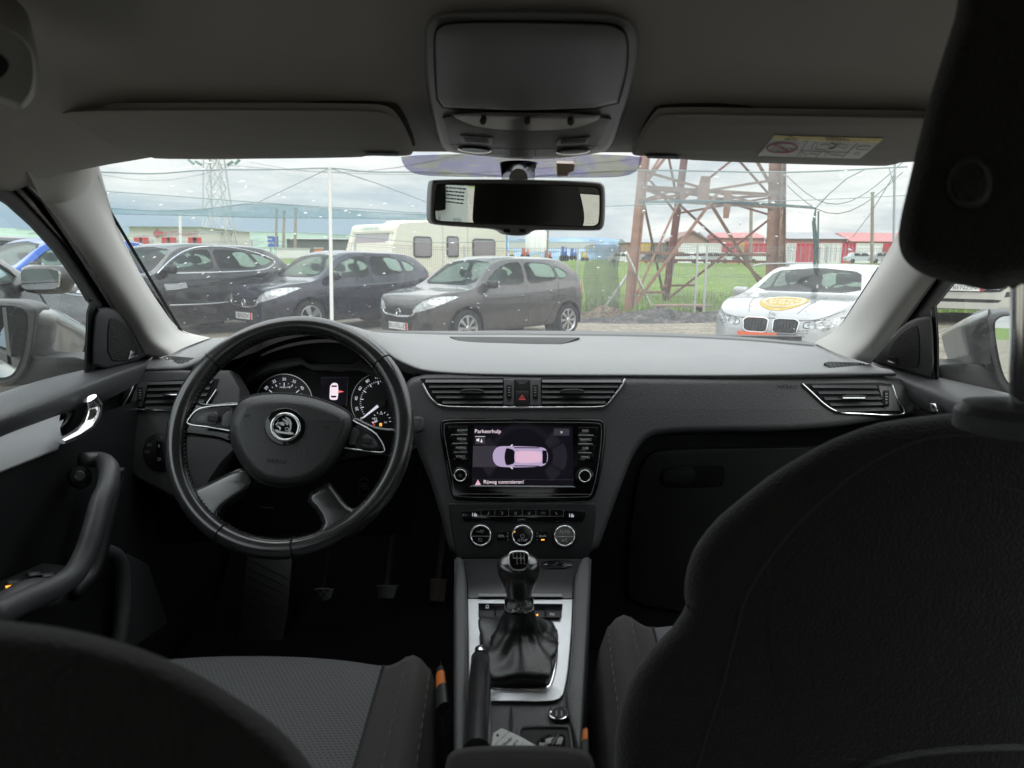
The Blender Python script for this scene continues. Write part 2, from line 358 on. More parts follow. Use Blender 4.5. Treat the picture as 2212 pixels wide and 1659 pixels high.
# corner pieces of the lining that wrap the tops of the pillars
def corner(side):
    if side < 0:
        r = [[(60, 372, .84), (110, 335, .88), (175, 310, .93), (230, 300, .97)],
             [(75, 402, .87), (125, 375, .905), (182, 340, .955), (222, 325, .99)],
             [(90, 430, .895), (140, 408, .925), (190, 368, .97), (212, 345, 1.0)],
             [(96, 441, .91), (148, 434, .935), (192, 402, .985), (206, 356, 1.005)]]
    else:
        r = [[(2258-x, y+6, Y) for x, y, Y in q] for q in [[(60, 372, .84), (110, 335, .88), (175, 310, .93), (230, 300, .97)],
             [(75, 402, .87), (125, 375, .905), (182, 340, .955), (222, 325, .99)],
             [(96, 441, .91), (148, 434, .935), (192, 402, .985), (206, 356, 1.005)]]]
    g = smoothgrid([[P(*p) for p in q] for q in r], 5, 5)
    m = MB(); m.grid(g); m.build('roof_corner_trim', M_head, car, 180)
corner(-1); corner(1)
# ---- overhead console
ovo = o1((70, 330), (95, 200), (200, 112), (450, 95), (1100, 92), (1700, 105), (1930, 140), (2035, 240), (2062, 380), (2040, 620), (1980, 900), (1880, 1180), (1785, 1370), (1700, 1415), (1100, 1482), (400, 1418), (250, 1385), (195, 1240), (125, 1000), (80, 700))
ov = pl('overhead_console', ovo, SC, M_over, car, h=.012, back=.01, w=11, rnd=2)
So = SC.up(.012)
pl('console_gap', o1((155, 350), (180, 255), (270, 202), (700, 187), (1710, 202), (1885, 235), (1962, 330), (1962, 600), (1912, 820), (1858, 1000), (1000, 1040), (400, 1015), (190, 993), (165, 700)), So, M_deep, ov, h=.0008, back=.001, rnd=1)
pl('glasses_lid', o1((172, 350), (196, 268), (285, 216), (700, 201), (1700, 216), (1865, 247), (1946, 340), (1946, 600), (1896, 815), (1846, 985), (1000, 1025), (400, 1000), (205, 980), (182, 700)), So, M_over, ov, h=.005, back=.0, w=5, rnd=1)
low = pl('switch_panel', o1((230, 1022), (1820, 1042), (1740, 1240), (1680, 1340), (1650, 1395), (1100, 1470), (420, 1408), (320, 1385), (280, 1250)), So, mat('overhead switch panel', (.17, .165, .16), .45), ov, h=.003, back=.001, w=3, rnd=1)
Sp = So.up(.003)
pl('sensor_strip', o1((300, 1036), (1740, 1046), (1640, 1130), (1430, 1190), (1000, 1208), (600, 1180), (400, 1110)), Sp, mat('brown sensor strip', (.085, .066, .058), .35), low, h=.0012, back=0, rnd=1)
for cx_, cy_ in ((617, 1118), (1023, 1118), (1427, 1125)):
    a = o1((cx_, cy_))[0]; pl('sensor_hole', ell(a[0], a[1], 7.2, 8), Sp.up(.0012), M_deep, low, h=.0012, back=0, w=1)
for q in (((405, 1250), (705, 1270), (705, 1335), (425, 1315)), ((1610, 1262), (1310, 1285), (1290, 1340), (1585, 1325))):
    g = pl('speaker_grille', o1(*q), Sp, M_over, low, h=.0015, back=0)
    m = MB(); a, b, c, d = o1(*q)
    for k in range(6):
        t = .2+k*.12; m2 = lambda p, r, t: (p[0]+(r[0]-p[0])*t, p[1]+(r[1]-p[1])*t)
        l = m2(a, d, t); r = m2(b, c, t); line(m, [m2(l, r, .1), m2(l, r, .88)], Sp, 1.0, .0019)
    m.build('grille_slot', M_deep, g)
for cx_, cy_, ro in ((540, 1385, 4), (1445, 1400, -3)):
    a = o1((cx_, cy_))[0]
    lp = pl('reading_lamp', ell(a[0], a[1], 37, 7, rot=ro), Sp, M_chrome, low, h=.0016, back=0, w=1)
    pl('lamp_lens', ell(a[0], a[1], 34, 5.4, rot=ro), Sp.up(.0016), mat('lamp lens', (.16, .16, .17), .15), lp, h=.0012, back=0, w=2)
m = MB()
for x in (880, 1100): line(m, o1((x, 1385), (x+4, 1440)), Sp, 1.2, .0006)
for q in ((330, 1330), (1000, 1372), (1690, 1345)): pass
line(m, o1((310, 1328), (700, 1368), (1000, 1378), (1300, 1368), (1690, 1342)), Sp, 1.0, .0006)
m.build('panel_gap', M_deep, low)
# ---- sun visors
vl = q1((228, 472), (700, 466), (1600, 468), (1690, 484), (1735, 540), (1775, 625), (1788, 668), (1740, 676), (1580, 672), (1555, 682), (680, 690), (645, 676), (600, 662), (430, 654), (365, 636), (290, 588), (236, 530), (222, 500))
SV = SC.up(.012)
pl('sun_visor', vl, SV, M_visor, car, h=.014, back=.006, w=9, rnd=2, ang=60)
vr = q2((508, 672), (535, 620), (612, 505), (650, 482), (1180, 492), (1760, 500), (2140, 512), (2160, 560), (2090, 650), (1960, 700), (1690, 698), (1650, 712), (1590, 720), (740, 694), (700, 676), (590, 674))
vrp = pl('sun_visor', vr, SV, M_visor, car, h=.014, back=.006, w=9, rnd=2, ang=60)
for q in (q1((1585, 660), (1720, 662), (1725, 674), (1580, 671)), q2((575, 672), (715, 674), (722, 688), (590, 684))):
    pl('visor_clip', q, SV.up(.0), M_deep, car, h=.017, back=.01)
# shadow of the lining recess above the inner visor ends, painted as dark patches
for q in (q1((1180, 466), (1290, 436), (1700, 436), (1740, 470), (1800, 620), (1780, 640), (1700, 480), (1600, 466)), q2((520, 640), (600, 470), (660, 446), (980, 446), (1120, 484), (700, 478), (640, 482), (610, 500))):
    pl('visor_recess_shade', q, SC, mat('shaded recess cloth', (.10, .097, .092), .95, spec=.1), car, h=.001, back=.001, rnd=1)
# airbag warning sticker
SS = SV.up(.0145)
st = pl('warning_sticker', sk((175, 365), (400, 95), (1850, 135), (1520, 408)), SS, mat('sticker white', (.62, .61, .60), .5), vrp, h=.0004, back=0)
pl('yellow_band', sk((400, 96), (1850, 136), (1775, 198), (350, 158)), SS.up(.0004), mat('sticker yellow', (.62, .50, .10), .5), st, h=.0003, back=0)
m = MB(); text(m, 'AIRBAG', *sk((1225, 152))[0], 7.6, SS, 1.2, .0012, 1.35, -.7); 
t3 = sk((530, 155), (630, 108), (685, 160)); line(m, t3, SS, 1.6, .0012, True)
for q in (((700, 375), (840, 170)), ((950, 385), (1020, 310)), ((1290, 390), (1500, 200)), ((745, 300), (1380, 325)),
          ((740, 370), (770, 320), (830, 350), (790, 372)), ((860, 340), (960, 345)), ((1060, 372), (1090, 325), (1150, 360)), ((1160, 352), (1280, 360)),
          ((890, 285), (910, 215), (950, 195), (965, 230), (930, 275), (1090, 292)), ((1000, 230), (1060, 215), (1130, 225)), ((1210, 215), (1240, 250), (1330, 270), (1370, 235), (1290, 210), (1210, 215)),
          ((1475, 280), (1510, 238), (1670, 245), (1635, 288), (1475, 280)), ((1450, 350), (1480, 320), (1530, 330), (1490, 355)),
          ((350, 300), (390, 250), (440, 300), (490, 305)), ((540, 290), (600, 260), (650, 290))):
    line(m, sk(*q), SS, 1.1, .0011)
line(m, ell(*sk((1130, 235))[0], 13, 6, n=14, a0=-80, a1=100), SS, 2.4, .0012)
m.build('printing', mat('sticker black', (.05, .05, .05), .6), st)
m = MB(); line(m, ell(*sk((502, 265))[0], 33, 10, n=30, rot=-2), SS, 3.6, .0013, True); line(m, sk((390, 225), (590, 312)), SS, 5, .0013); m.build('prohibition_ring', mat('sticker red', (.35, .06, .07), .5), st)
# ---- windscreen
gr = [[(392, 726, 1.42), (470, 730, 1.52), (620, 724, 1.68), (840, 720, 1.79), (1130, 718, 1.84), (1400, 722, 1.80), (1600, 732, 1.69), (1740, 745, 1.55), (1812, 742, 1.44)],
      [(236, 470, 1.10), (360, 470, 1.18), (560, 468, 1.28), (820, 466, 1.34), (1130, 466, 1.36), (1420, 470, 1.345), (1680, 474, 1.29), (1880, 478, 1.2), (2010, 480, 1.12)],
      [(196, 335, .985), (330, 328, 1.02), (560, 325, 1.05), (820, 322, 1.065), (1130, 322, 1.07), (1420, 326, 1.065), (1700, 330, 1.05), (1940, 335, 1.02), (2080, 345, .985)]]
GL = smoothgrid([[P(*p) for p in r] for r in gr], 5, 8)
mb = MB(); mb.grid(GL); glass = mb.build('windscreen', M_glass, car, 180, fix=False)
# raindrops on the outside of the windscreen
from mathutils.bvhtree import BVHTree
gv = [p for r in GL for p in r]; nn = len(GL[0]); gf = [(i*nn+j, i*nn+j+1, (i+1)*nn+j+1, (i+1)*nn+j) for i in range(len(GL)-1) for j in range(nn-1)]
BV = BVHTree.FromPolygons(gv, gf)
def onglass(dx, dy, off=.0):
    h = BV.ray_cast(C0, U(dx, dy).normalized()); 
    if h[0] is None: return None, None
    n_ = h[1] if h[1].y > 0 else -h[1]
    return h[0]+n_*off, n_
rnd = random.Random(3); mb = MB()
for k in range(380):
    x = rnd.uniform(215, 1930); y = 345+rnd.random()**.8*370; p, n_ = onglass(x, y, .0004)
    if p is None: continue
    r = rnd.choice((.0009, .0011, .0014, .0018, .0024)) if rnd.random() < .8 else .003
    if y > 600: r *= .75
    t = n_.cross(Vector((1, 0, 0))).normalized(); s = n_.cross(t)
    ring = [[p+n_*(r*.45*math.cos(a))+(t*math.sin(b)*.8+s*math.cos(b)*1.25)*r*math.sin(a) for b in [2*math.pi*q/7 for q in range(7)]] for a in (math.pi/2, .9, .35)]
    mb.grid(ring, True); mb.add(ring[-1], [tuple(range(7))])
M_drop = bpy.data.materials.new('rain water'); M_drop.use_nodes = True; b_ = M_drop.node_tree.nodes['Principled BSDF']; b_.inputs['Roughness'].default_value = .02; b_.inputs['IOR'].default_value = 1.33; b_.inputs['Transmission Weight'].default_value = 1
drops = mb.build('raindrops', M_drop, car, 180, fix=False, label='raindrops and dried specks scattered over the windscreen'); drops['kind'] = 'stuff'
# dotted ceramic band behind the mirror
M_dot = bpy.data.materials.new('dotted sun band'); M_dot.use_nodes = True; t_ = M_dot.node_tree; t_.nodes.clear(); n = t_.nodes.new; lk = t_.links.new
o_ = n('ShaderNodeOutputMaterial'); tr_ = n('ShaderNodeBsdfTransparent'); tr_.inputs[0].default_value = (1, 1, 1, 1); df = n('ShaderNodeBsdfDiffuse'); cw = n('ShaderNodeTexCoord'); wv = n('ShaderNodeTexNoise'); wv.inputs['Scale'].default_value = 26; wv.inputs['Detail'].default_value = 0; wr_ = n('ShaderNodeValToRGB'); wr_.color_ramp.elements[0].color = (.20, .13, .62, 1); wr_.color_ramp.elements[0].position = .44; wr_.color_ramp.elements[1].color = (.42, .38, .20, 1); wr_.color_ramp.elements[1].position = .56; t_.links.new(cw.outputs['Object'], wv.inputs['Vector']); t_.links.new(wv.outputs[0], wr_.inputs[0]); t_.links.new(wr_.outputs[0], df.inputs[0])
co = n('ShaderNodeTexCoord'); mp = n('ShaderNodeMapping'); mp.inputs['Rotation'].default_value = (0, 0, rad(45)); mp.inputs['Scale'].default_value = (330, 330, 330)
s_ = n('ShaderNodeSeparateXYZ'); lk(co.outputs['Object'], mp.inputs[0]); lk(mp.outputs[0], s_.inputs[0])
def fm(op, a, b=None):
    m_ = n('ShaderNodeMath'); m_.operation = op
    for i, s in enumerate((a, b)):
        if s is None: continue
        if hasattr(s, 'is_output'): lk(s, m_.inputs[i])
        else: m_.inputs[i].default_value = s
    return m_.outputs[0]
fx = fm('SUBTRACT', fm('FRACT', s_.outputs[0]), .5); fy = fm('SUBTRACT', fm('FRACT', s_.outputs[1]), .5)
dist = fm('SQRT', fm('ADD', fm('MULTIPLY', fx, fx), fm('MULTIPLY', fy, fy)))
ms = n('ShaderNodeMixShader'); lk(fm('LESS_THAN', dist, .47), ms.inputs[0]); lk(tr_.outputs[0], ms.inputs[1]); lk(df.outputs[0], ms.inputs[2]); lk(ms.outputs[0], o_.inputs[0])
mb = MB(); band = densify(chaikin([(866, 330), (868, 348), (880, 366), (905, 377), (1000, 381), (1130, 382), (1300, 382), (1350, 380), (1376, 368), (1386, 350), (1388, 330)], 2), 20)
pts3 = [onglass(x, y, -.0015)[0] for x, y in band]; fill(mb, band, pts3); mb.build('dotted_sun_band', M_dot, car, 180, fix=False)
# black printed border of the windscreen
mb = MB()
def gline(pts, w, off=-.002):
    l, r = [], []
    for i, (x, y) in enumerate(pts):
        a = pts[max(0, i-1)]; b = pts[min(len(pts)-1, i+1)]; dx, dy = b[0]-a[0], b[1]-a[1]; q = math.hypot(dx, dy) or 1
        u = onglass(x-dy/q*w/2, y+dx/q*w/2, off)[0]; v = onglass(x+dy/q*w/2, y-dx/q*w/2, off)[0]
        if u and v: l.append(u); r.append(v)
    if len(l) > 1: mb.grid([l, r])
def rs(p, n_): 
    q = catmull([Vector((*a, 0)) for a in p], n_); return [(v.x, v.y) for v in q]
gline(rs([(208, 380), (262, 520), (305, 603), (350, 672), (385, 712), (412, 724), (455, 729)], 4), 7)
mb.build('glass_border', M_deep, car, 180, fix=False); mb = MB()
gline(rs([(450, 729), (620, 722), (840, 717), (1130, 716), (1400, 720), (1600, 730), (1735, 743), (1765, 741), (1796, 728), (1821, 701), (1856, 646), (1901, 576)], 4), 6)
mb.build('glass_border', M_deep, car, 180, fix=False)
# etched panel on the lower right of the glass
mb = MB(); SE = Pl(onglass(1800, 735)[0] or P(1800, 735, 1.5), (0, -.5, -1))
def gtext(s, x, y, h):
    vs, fs = glyphs(s); k = h/.72; mb.add([onglass(x+v.x*k, y-v.y*k, -.0015)[0] or P(x, y, 1.5) for v in vs], fs)
for s, x, y, h in (('43R-001583', 1735, 714, 4), ('DOT 27 M1', 1733, 720, 4), ('AS1', 1735, 726, 4)): gtext(s, x, y, h)
mb.build('etched_mark', mat('etched mark', (.1, .1, .1), .8), car, 180, fix=False)
# paper sleeve stuck inside the lower left of the glass
mb = MB(); q = [(352, 612), (380, 611), (400, 608), (405, 620), (380, 624), (358, 626)]; fill(mb, q, [onglass(x, y, -.002)[0] for x, y in q])
mb.build('ticket_pocket', glassmat('clear vinyl', (.8, .84, .84), .25), car, 180, fix=False)
# ---- A pillars
pl_rows = [[(92, 432, .905), (120, 425, .92), (165, 398, .965), (203, 346, 1.0), (212, 350, 1.02)],
    [(150, 515, .985), (175, 488, .99), (212, 458, 1.03), (240, 458, 1.09), (247, 470, 1.11)],
    [(205, 600, 1.06), (232, 572, 1.06), (268, 552, 1.11), (288, 565, 1.2), (292, 572, 1.22)],
    [(262, 690, 1.14), (295, 672, 1.14), (326, 655, 1.2), (343, 656, 1.31), (347, 664, 1.33)],
    [(300, 745, 1.20), (330, 732, 1.20), (366, 720, 1.29), (388, 711, 1.41), (391, 716, 1.43)],
    [(333, 776, 1.245), (370, 764, 1.25), (405, 748, 1.35), (452, 731, 1.50), (458, 733, 1.52)]]
pr_rows = [[(2178, 400, .86), (2150, 400, .89), (2090, 372, .93), (2040, 350, 1.0), (2036, 352, 1.02)],
    [(2095, 500, .95), (2070, 478, .96), (2015, 430, 1.02), (1975, 440, 1.08), (1970, 452, 1.1)],
    [(2021, 598, 1.06), (1995, 575, 1.06), (1945, 540, 1.11), (1912, 556, 1.2), (1908, 565, 1.22)],
    [(1956, 688, 1.14), (1925, 668, 1.14), (1880, 640, 1.2), (1855, 646, 1.31), (1851, 656, 1.33)],
    [(1908, 752, 1.20), (1875, 738, 1.20), (1840, 712, 1.29), (1812, 708, 1.41), (1806, 716, 1.43)],
    [(1880, 786, 1.245), (1840, 774, 1.25), (1800, 760, 1.35), (1762, 742, 1.50), (1756, 742, 1.52)]]
for r in (pl_rows, pr_rows):
    g = smoothgrid([[P(*p) for p in q] for q in r], 5, 5); mb = MB(); mb.grid(g); mb.build('windscreen_pillar', M_pill, car, 180, fix=False)
# ---- door frames round the side windows
def frame(outer, inner, S, h=.012): pl('window_frame', outer+inner[::-1], S, M_hard, car, h=h, back=.004, w=2)
fo = [(-80, 305), (0, 342), (68, 384), (112, 428), (165, 508), (218, 594), (268, 686), (300, 747), (333, 778)]
fi = [(-80, 402), (0, 432), (20, 445), (70, 490), (120, 545), (163, 605), (190, 650), (200, 660), (190, 810)]
fs = [(0, 361), (60, 402), (96, 437), (150, 517), (205, 602), (262, 692), (300, 747), (333, 778)]
frame(fo, fi, DL)
pl('seal_strip', c4((20, -20), (130, 20), (200, 90), (330, 260), (520, 470), (745, 735), (700, 735), (600, 640), (480, 480), (300, 280), (110, 80)), DL.up(.012), mat('bronze door frame film', (.10, .085, .075), .25, metal=.6), car, h=.003, back=0, w=2)
pl('door_seal', [(x-6, y+4) for x, y in fs]+[(x+2, y-3) for x, y in fs][::-1], DL.up(.012), M_rubber, car, h=.008, back=0, w=3)
fro = [(2230, 330), (2178, 398), (2095, 500), (2021, 598), (1956, 690), (1908, 754), (1878, 788)]
fri = [(2330, 420), (2240, 450), (2140, 520), (2066, 604), (2022, 658), (2012, 668), (2018, 820)]
frame(fro, fri, DR)
pl('door_seal', [(x+6, y+4) for x, y in fro[1:]]+[(x-2, y-3) for x, y in fro[1:]][::-1], DR.up(.012), M_rubber, car, h=.008, back=0, w=3)
M_mesh = mat('speaker mesh', (.012, .012, .012), .6, bump=('grain', 500, 1, .002))
for S, f_, tri, gri, bad, rub, sgn in ((DL, c4, ((715, 972), (800, 955), (880, 970), (980, 1060), (1100, 1230), (1150, 1340), (690, 1460), (695, 1200)), ((815, 1060), (850, 1035), (910, 1060), (980, 1150), (1050, 1290), (1040, 1330), (960, 1370), (810, 1365)), ((985, 1288), (1047, 1305), (1040, 1330), (968, 1352)), ((690, 900), (718, 935), (705, 1455), (640, 1460), (660, 1000)), 1),
        (DR, c5, ((300, 1110), (330, 1000), (430, 900), (560, 760), (700, 690), (810, 680), (840, 700), (860, 1255), (740, 1235), (400, 1130)), ((430, 1020), (480, 920), (560, 830), (660, 770), (700, 775), (718, 900), (715, 1150), (650, 1155), (500, 1120), (430, 1090)), ((425, 1045), (500, 1060), (528, 1125), (430, 1098)), ((825, 615), (862, 590), (882, 900), (885, 1262), (852, 1250)), -1)):
    tp = pl('tweeter_panel', f_(*tri), S.up(.012), M_soft, car, h=.012, back=0, w=8, rnd=1)
    pl('speaker_grille', f_(*gri), S.up(.024), M_mesh, tp, h=.0015, back=0, w=2, rnd=1)
    bb = f_(*bad); pb = pl('speaker_badge', bb, S.up(.0255), M_chrome, tp, h=.001, back=0)
    cxm = sum(a for a, b in bb)/4; cym = sum(b for a, b in bb)/4
    m = MB(); text(m, 'CANTON', cxm, cym, 4.0, S.up(.0265), -12*sgn if sgn > 0 else 16, .0004, .9); m.build('lettering', M_deep, tp)
    pl('window_rubber', f_(*rub), S.up(.010), M_rubber, car, h=.006, back=.002, w=2)
# side window panes
def sidepane(S, xs): 
    pts = [S_ for S_ in xs]; mb = MB(); mb.add(pts, [tuple(range(len(pts)))]); mb.build('side_window', M_sglass, car, 180, fix=False)
for s in (-1, 1):
    f = lambda Y, z: R3(s*(.715-(z+.18)*.262+.008), Y, z)
    sidepane(None, [f(-.02, -.22), f(1.22, -.22), f(1.22, -.06), f(.85, .12), f(-.02, .12)])
    sidepane(None, [f(-.85, -.20), f(-.14, -.20), f(-.14, .12), f(-.6, .12), f(-.85, .0)])
# ---- doors
def sheet(name, rows, m, ku=3, kv=3, ang=180, back=None, par=car, label=None):
    g = smoothgrid([[P(*p) for p in r] for r in rows], ku, kv); mb = MB(); mb.grid(g)
    if back: mb.grid([g[-1], [p+Vector(back) for p in g[-1]]])
    return mb.build(name, m, par, ang, fix=False, label=label)
def onx(f, S, pts): return [f_(S, p) for p in pts]
# left door: window ledge, panel, trim, grab handle
def L3(x, y, X): # point with lateral coordinate X
    d = U(x, y); return C0 + d*(X/d.x)
def sheetX(name, rows, m, ku=3, kv=3, ang=180, par=car):
    g = smoothgrid([[L3(*p) for p in r] for r in rows], ku, kv); mb = MB(); mb.grid(g); return mb.build(name, m, par, ang, fix=False)
dl = sheetX('door', [[(-160, 905, -.722), (0, 849, -.722), (100, 818, -.722), (190, 797, -.722), (262, 783, -.716), (330, 771, -.705)],
    [(-160, 917, -.705), (0, 856, -.705), (100, 824, -.705), (190, 801, -.705), (262, 786, -.702), (332, 774, -.695)],
    [(-160, 950, -.676), (0, 888, -.676), (100, 853, -.676), (190, 823, -.676), (262, 798, -.68), (332, 777, -.686)],
    [(-160, 975, -.662), (0, 908, -.664), (100, 872, -.666), (190, 838, -.668), (262, 806, -.672), (330, 782, -.68)],
    [(-160, 1005, -.668), (0, 934, -.668), (100, 897, -.668), (190, 866, -.67), (262, 828, -.674), (320, 795, -.68)],
    [(-160, 1035, -.682), (0, 955, -.682), (100, 915, -.682), (190, 882, -.682), (262, 848, -.682), (312, 820, -.684)]], M_soft, 5, 4)
dl['label'] = 'driver door with ribbed aluminium trim and black grab handle'
mb = MB(); mb.grid(smoothgrid([[R3(-.684, Y, z) for z in (-.25, -.3, -.5, -.66, -.80)] for Y in (-.1, .3, .7, 1.0, 1.2)], 1, 1)); mb.build('door_lining', M_hard, dl, 180)
ST = Pl(R3(-.680, 1, -.3), (1, 0, 0))
pl('aluminium_trim', c9((-420, 640), (0, 503), (240, 418), (335, 372), (400, 355), (345, 480), (350, 530), (325, 592), (0, 722), (-420, 900)), ST, M_aludoor, dl, h=.006, back=.0, w=5)
pl('handle_bowl', c9((335, 375), (390, 350), (488, 310), (512, 345), (500, 420), (440, 490), (345, 520), (325, 440)), ST.up(.004), M_gloss, dl, h=.002, back=0, w=2, rnd=1)
hd = MB(); hd.tube([c for c in [L3(*p, -.655) for p in c9((505, 305), (528, 340), (520, 400), (490, 460), (430, 505), (345, 545))]], [.010, .0125, .012, .010, .008, .006], 10, sq=.6); hd.build('door_handle', M_chrome, dl, 60)
gh = catmull([L3(*p, X) for p, X in zip(c9((455, 650), (560, 652), (612, 700), (602, 800), (560, 900), (520, 1050), (475, 1180), (405, 1300), (290, 1375), (120, 1450), (-60, 1540)), (-.66, -.645, -.615, -.60, -.595, -.59, -.59, -.59, -.595, -.60, -.60))], 4)
mb = MB(); mb.tube(gh, [.0115+.004*min(1, i/8) for i in range(len(gh))], 14, sq=.9); mb.build('grab_handle', M_soft, dl, 180)
gh2 = catmull([L3(*p, -.635) for p in c9((648, 700), (650, 760), (625, 860), (590, 1000), (555, 1160), (500, 1300), (400, 1400))], 4)
mb = MB(); mb.tube(gh2, .013, 10, sq=.9); mb.build('handle_backing', M_hard, dl, 180)
# mirror adjuster
SM = Pl(L3(*c9((440, 750))[0], -.662), (.75, -.62, .15))
ma_ = pl('mirror_switch', ell(*c9((452, 748))[0], 25, 25), SM, M_hard, dl, h=.006, back=.01, w=4)
pl('switch_knob', ell(*c9((447, 742))[0], 12.5, 13), SM.up(.006), M_soft, ma_, h=.010, back=0, w=3)
m = MB(); line(m, c9((420, 735), (423, 755)), SM.up(.0165), 1.5); text(m, 'R', *c9((465, 790))[0], 5, SM.up(.007), 20); text(m, 'm', *c9((497, 728))[0], 5, SM.up(.007), 0); m.build('lettering', M_dim, ma_)
# armrest with window switches
SA = Pl(L3(*c9((150, 1310))[0], -.655), (.1, -.1, 1))
pl('switch_plate', c9((-120, 1375), (0, 1330), (240, 1230), (370, 1240), (330, 1310), (140, 1400), (-120, 1420)), SA, M_hard, dl, h=.004, back=.05, w=2)
for p in ((190, 1290), (268, 1298), (72, 1335), (152, 1348)):
    a = c9(p)[0]; w_ = pl('window_switch', [(a[0]-15, a[1]-4), (a[0]+14, a[1]-7), (a[0]+17, a[1]+3), (a[0]-11, a[1]+7)], SA.up(.004), M_soft, dl, h=.006, back=0, w=2)
    m = MB(); line(m, [(a[0]-7, a[1]+1), (a[0]+7, a[1]-1)], SA.up(.010), 2.2, .0006); m.build('switch_mark', M_dim, w_)
a = c9((50, 1363))[0]; pl('lock_light', [(a[0]-8, a[1]-3), (a[0]+7, a[1]-4), (a[0]+8, a[1]+2), (a[0]-6, a[1]+4)], SA.up(.004), M_orange, dl, h=.002, back=0)
mb = MB(); mb.tube(catmull([L3(*p, -.62) for p in c9((-100, 1540), (0, 1500), (90, 1440), (190, 1400), (290, 1400))], 4), .020, 12); mb.build('armrest', M_soft, dl, 180)
mb = MB(); mb.tube(catmull([L3(*p, -.66) for p in c9((560, 1150), (640, 1180), (680, 1250), (690, 1400), (680, 1550), (660, 1700))], 5), .012, 8); mb.build('door_pocket', M_soft, dl, 180)
# right door
dr = sheetX('door', [[(1884, 779, .705), (1950, 795, .716), (2050, 820, .722), (2180, 850, .722), (2300, 880, .722)],
    [(1882, 782, .695), (1950, 800, .702), (2050, 826, .705), (2180, 858, .705), (2300, 890, .705)],
    [(1884, 787, .686), (1950, 815, .68), (2050, 848, .676), (2180, 892, .676), (2300, 930, .676)],
    [(1888, 792, .68), (1950, 828, .672), (2050, 866, .666), (2180, 915, .664), (2300, 955, .662)],
    [(1900, 806, .68), (1950, 845, .674), (2050, 890, .67), (2180, 945, .668), (2300, 985, .668)],
    [(1910, 830, .684), (1960, 865, .682), (2050, 910, .682), (2180, 970, .682), (2300, 1010, .682)]], M_soft, 5, 4)
dr['label'] = 'passenger door lining with chrome pull'
mb = MB(); mb.grid([[R3(.684, Y, z) for z in (-.25, -.4, -.80)] for Y in (-.1, .7, 1.2)]); mb.build('door_lining', M_hard, dr, 180)
pl('door_handle', c5((812, 1468), (865, 1470), (888, 1530), (880, 1580), (818, 1578)), Pl(R3(.672, 1, -.3), (-1, -.15, 0)), M_chrome, dr, h=.006, back=0, w=3)
# ---- grab handle on the roof edge
SCg = Pl(P(50, 130, .60), (.35, -.35, -1))
gh_ = pl('roof_grab_handle', q1((-160, 40), (-40, 62), (30, 92), (90, 128), (140, 172), (168, 235), (172, 330), (158, 400), (128, 450), (95, 474), (60, 470), (20, 452), (-40, 430), (-160, 420)), SCg, mat('grey handle plastic', (.26, .255, .245), .45, bump=('noise', 800, .15, .0006)), car, h=.022, back=.03, w=17, steps=7, rnd=2, ang=180, label='grey grab handle at the edge of the roof lining')
pl('finger_recess', q1((-160, 215), (-40, 218), (10, 238), (34, 268), (36, 296), (18, 325), (-10, 342), (-60, 350), (-160, 350)), SCg.up(.022), M_deep, gh_, h=.0008, back=0, rnd=1)
# ---- body shell behind and below (what keeps daylight out)
mb = MB()
mb.box((0, .3, CZ-.90), (1.5, 3.2, .02)); mb.box((0, 1.86, CZ-.56), (1.5, .03, .72))
for s in (-1, 1):
    mb.box((s*.735, .3, CZ-.55), (.03, 3.2, .68)); mb.box((s*.715, -.08, CZ-.08), (.07, .13, .40)); mb.box((s*.735, 1.55, CZ-.38), (.03, .62, .26))
mb.box((0, -1.28, CZ-.55), (1.5, .03, .80)); mb.box((0, -1.28, CZ+.2), (1.5, .03, .1))
for s in (-1, 1): mb.box((s*.66, -1.08, CZ-.05), (.12, .40, .42))
mb.build('body_shell', M_hard, car, 30)
for s in (-1, 1):
    mb = MB(); mb.grid(smoothgrid([[R3(s*x, Y, z) for x, z in ((.745, -.235), (.80, -.27), (.825, -.42), (.82, -.60), (.79, -.85))] for Y in (-1.9, -1.2, 0, .8, 1.25, 2.0)], 3, 2)); mb.build('outer_panel', M_paint, car, 180, fix=False)
mb = MB(); mb.add([R3(-.6, -1.27, -.16), R3(.6, -1.27, -.16), R3(.56, -1.24, .17), R3(-.56, -1.24, .17)], [(0, 1, 2, 3)]); mb.build('rear_window', M_sglass, car, fix=False)
mb = MB(); mb.add([(.672, -.92, CZ-.12), (.672, -.56, CZ-.12), (.672, -.56, CZ+.12), (.672, -.92, CZ+.12)], [(0, 1, 2, 3)]); wn_ = empty('window_notice', (.672, -.74, CZ-.12)); tag(wn_, 'white printed paper notice in the rear side window, seen in the mirror', 'notice'); mb.v = [v-wn_.location for v in mb.v]; mb.build('paper', papermat('notice paper', (.72, .76, .72)), wn_)
mb = MB(); rnd = random.Random(2)
for k in range(7):
    y = -.90
    while y < -.60: w_ = rnd.uniform(.008, .03); mb.box((-.0016, y+w_/2+.74, .20-k*.013), (.0005, w_, .0055)); y += w_+.006
text3(mb, 'mobilo', (-.0018, .10, .06), (0, 1, 0), (0, 0, 1), .02); mb.build('print', mat('grey print', (.12, .13, .13), .7), wn_)
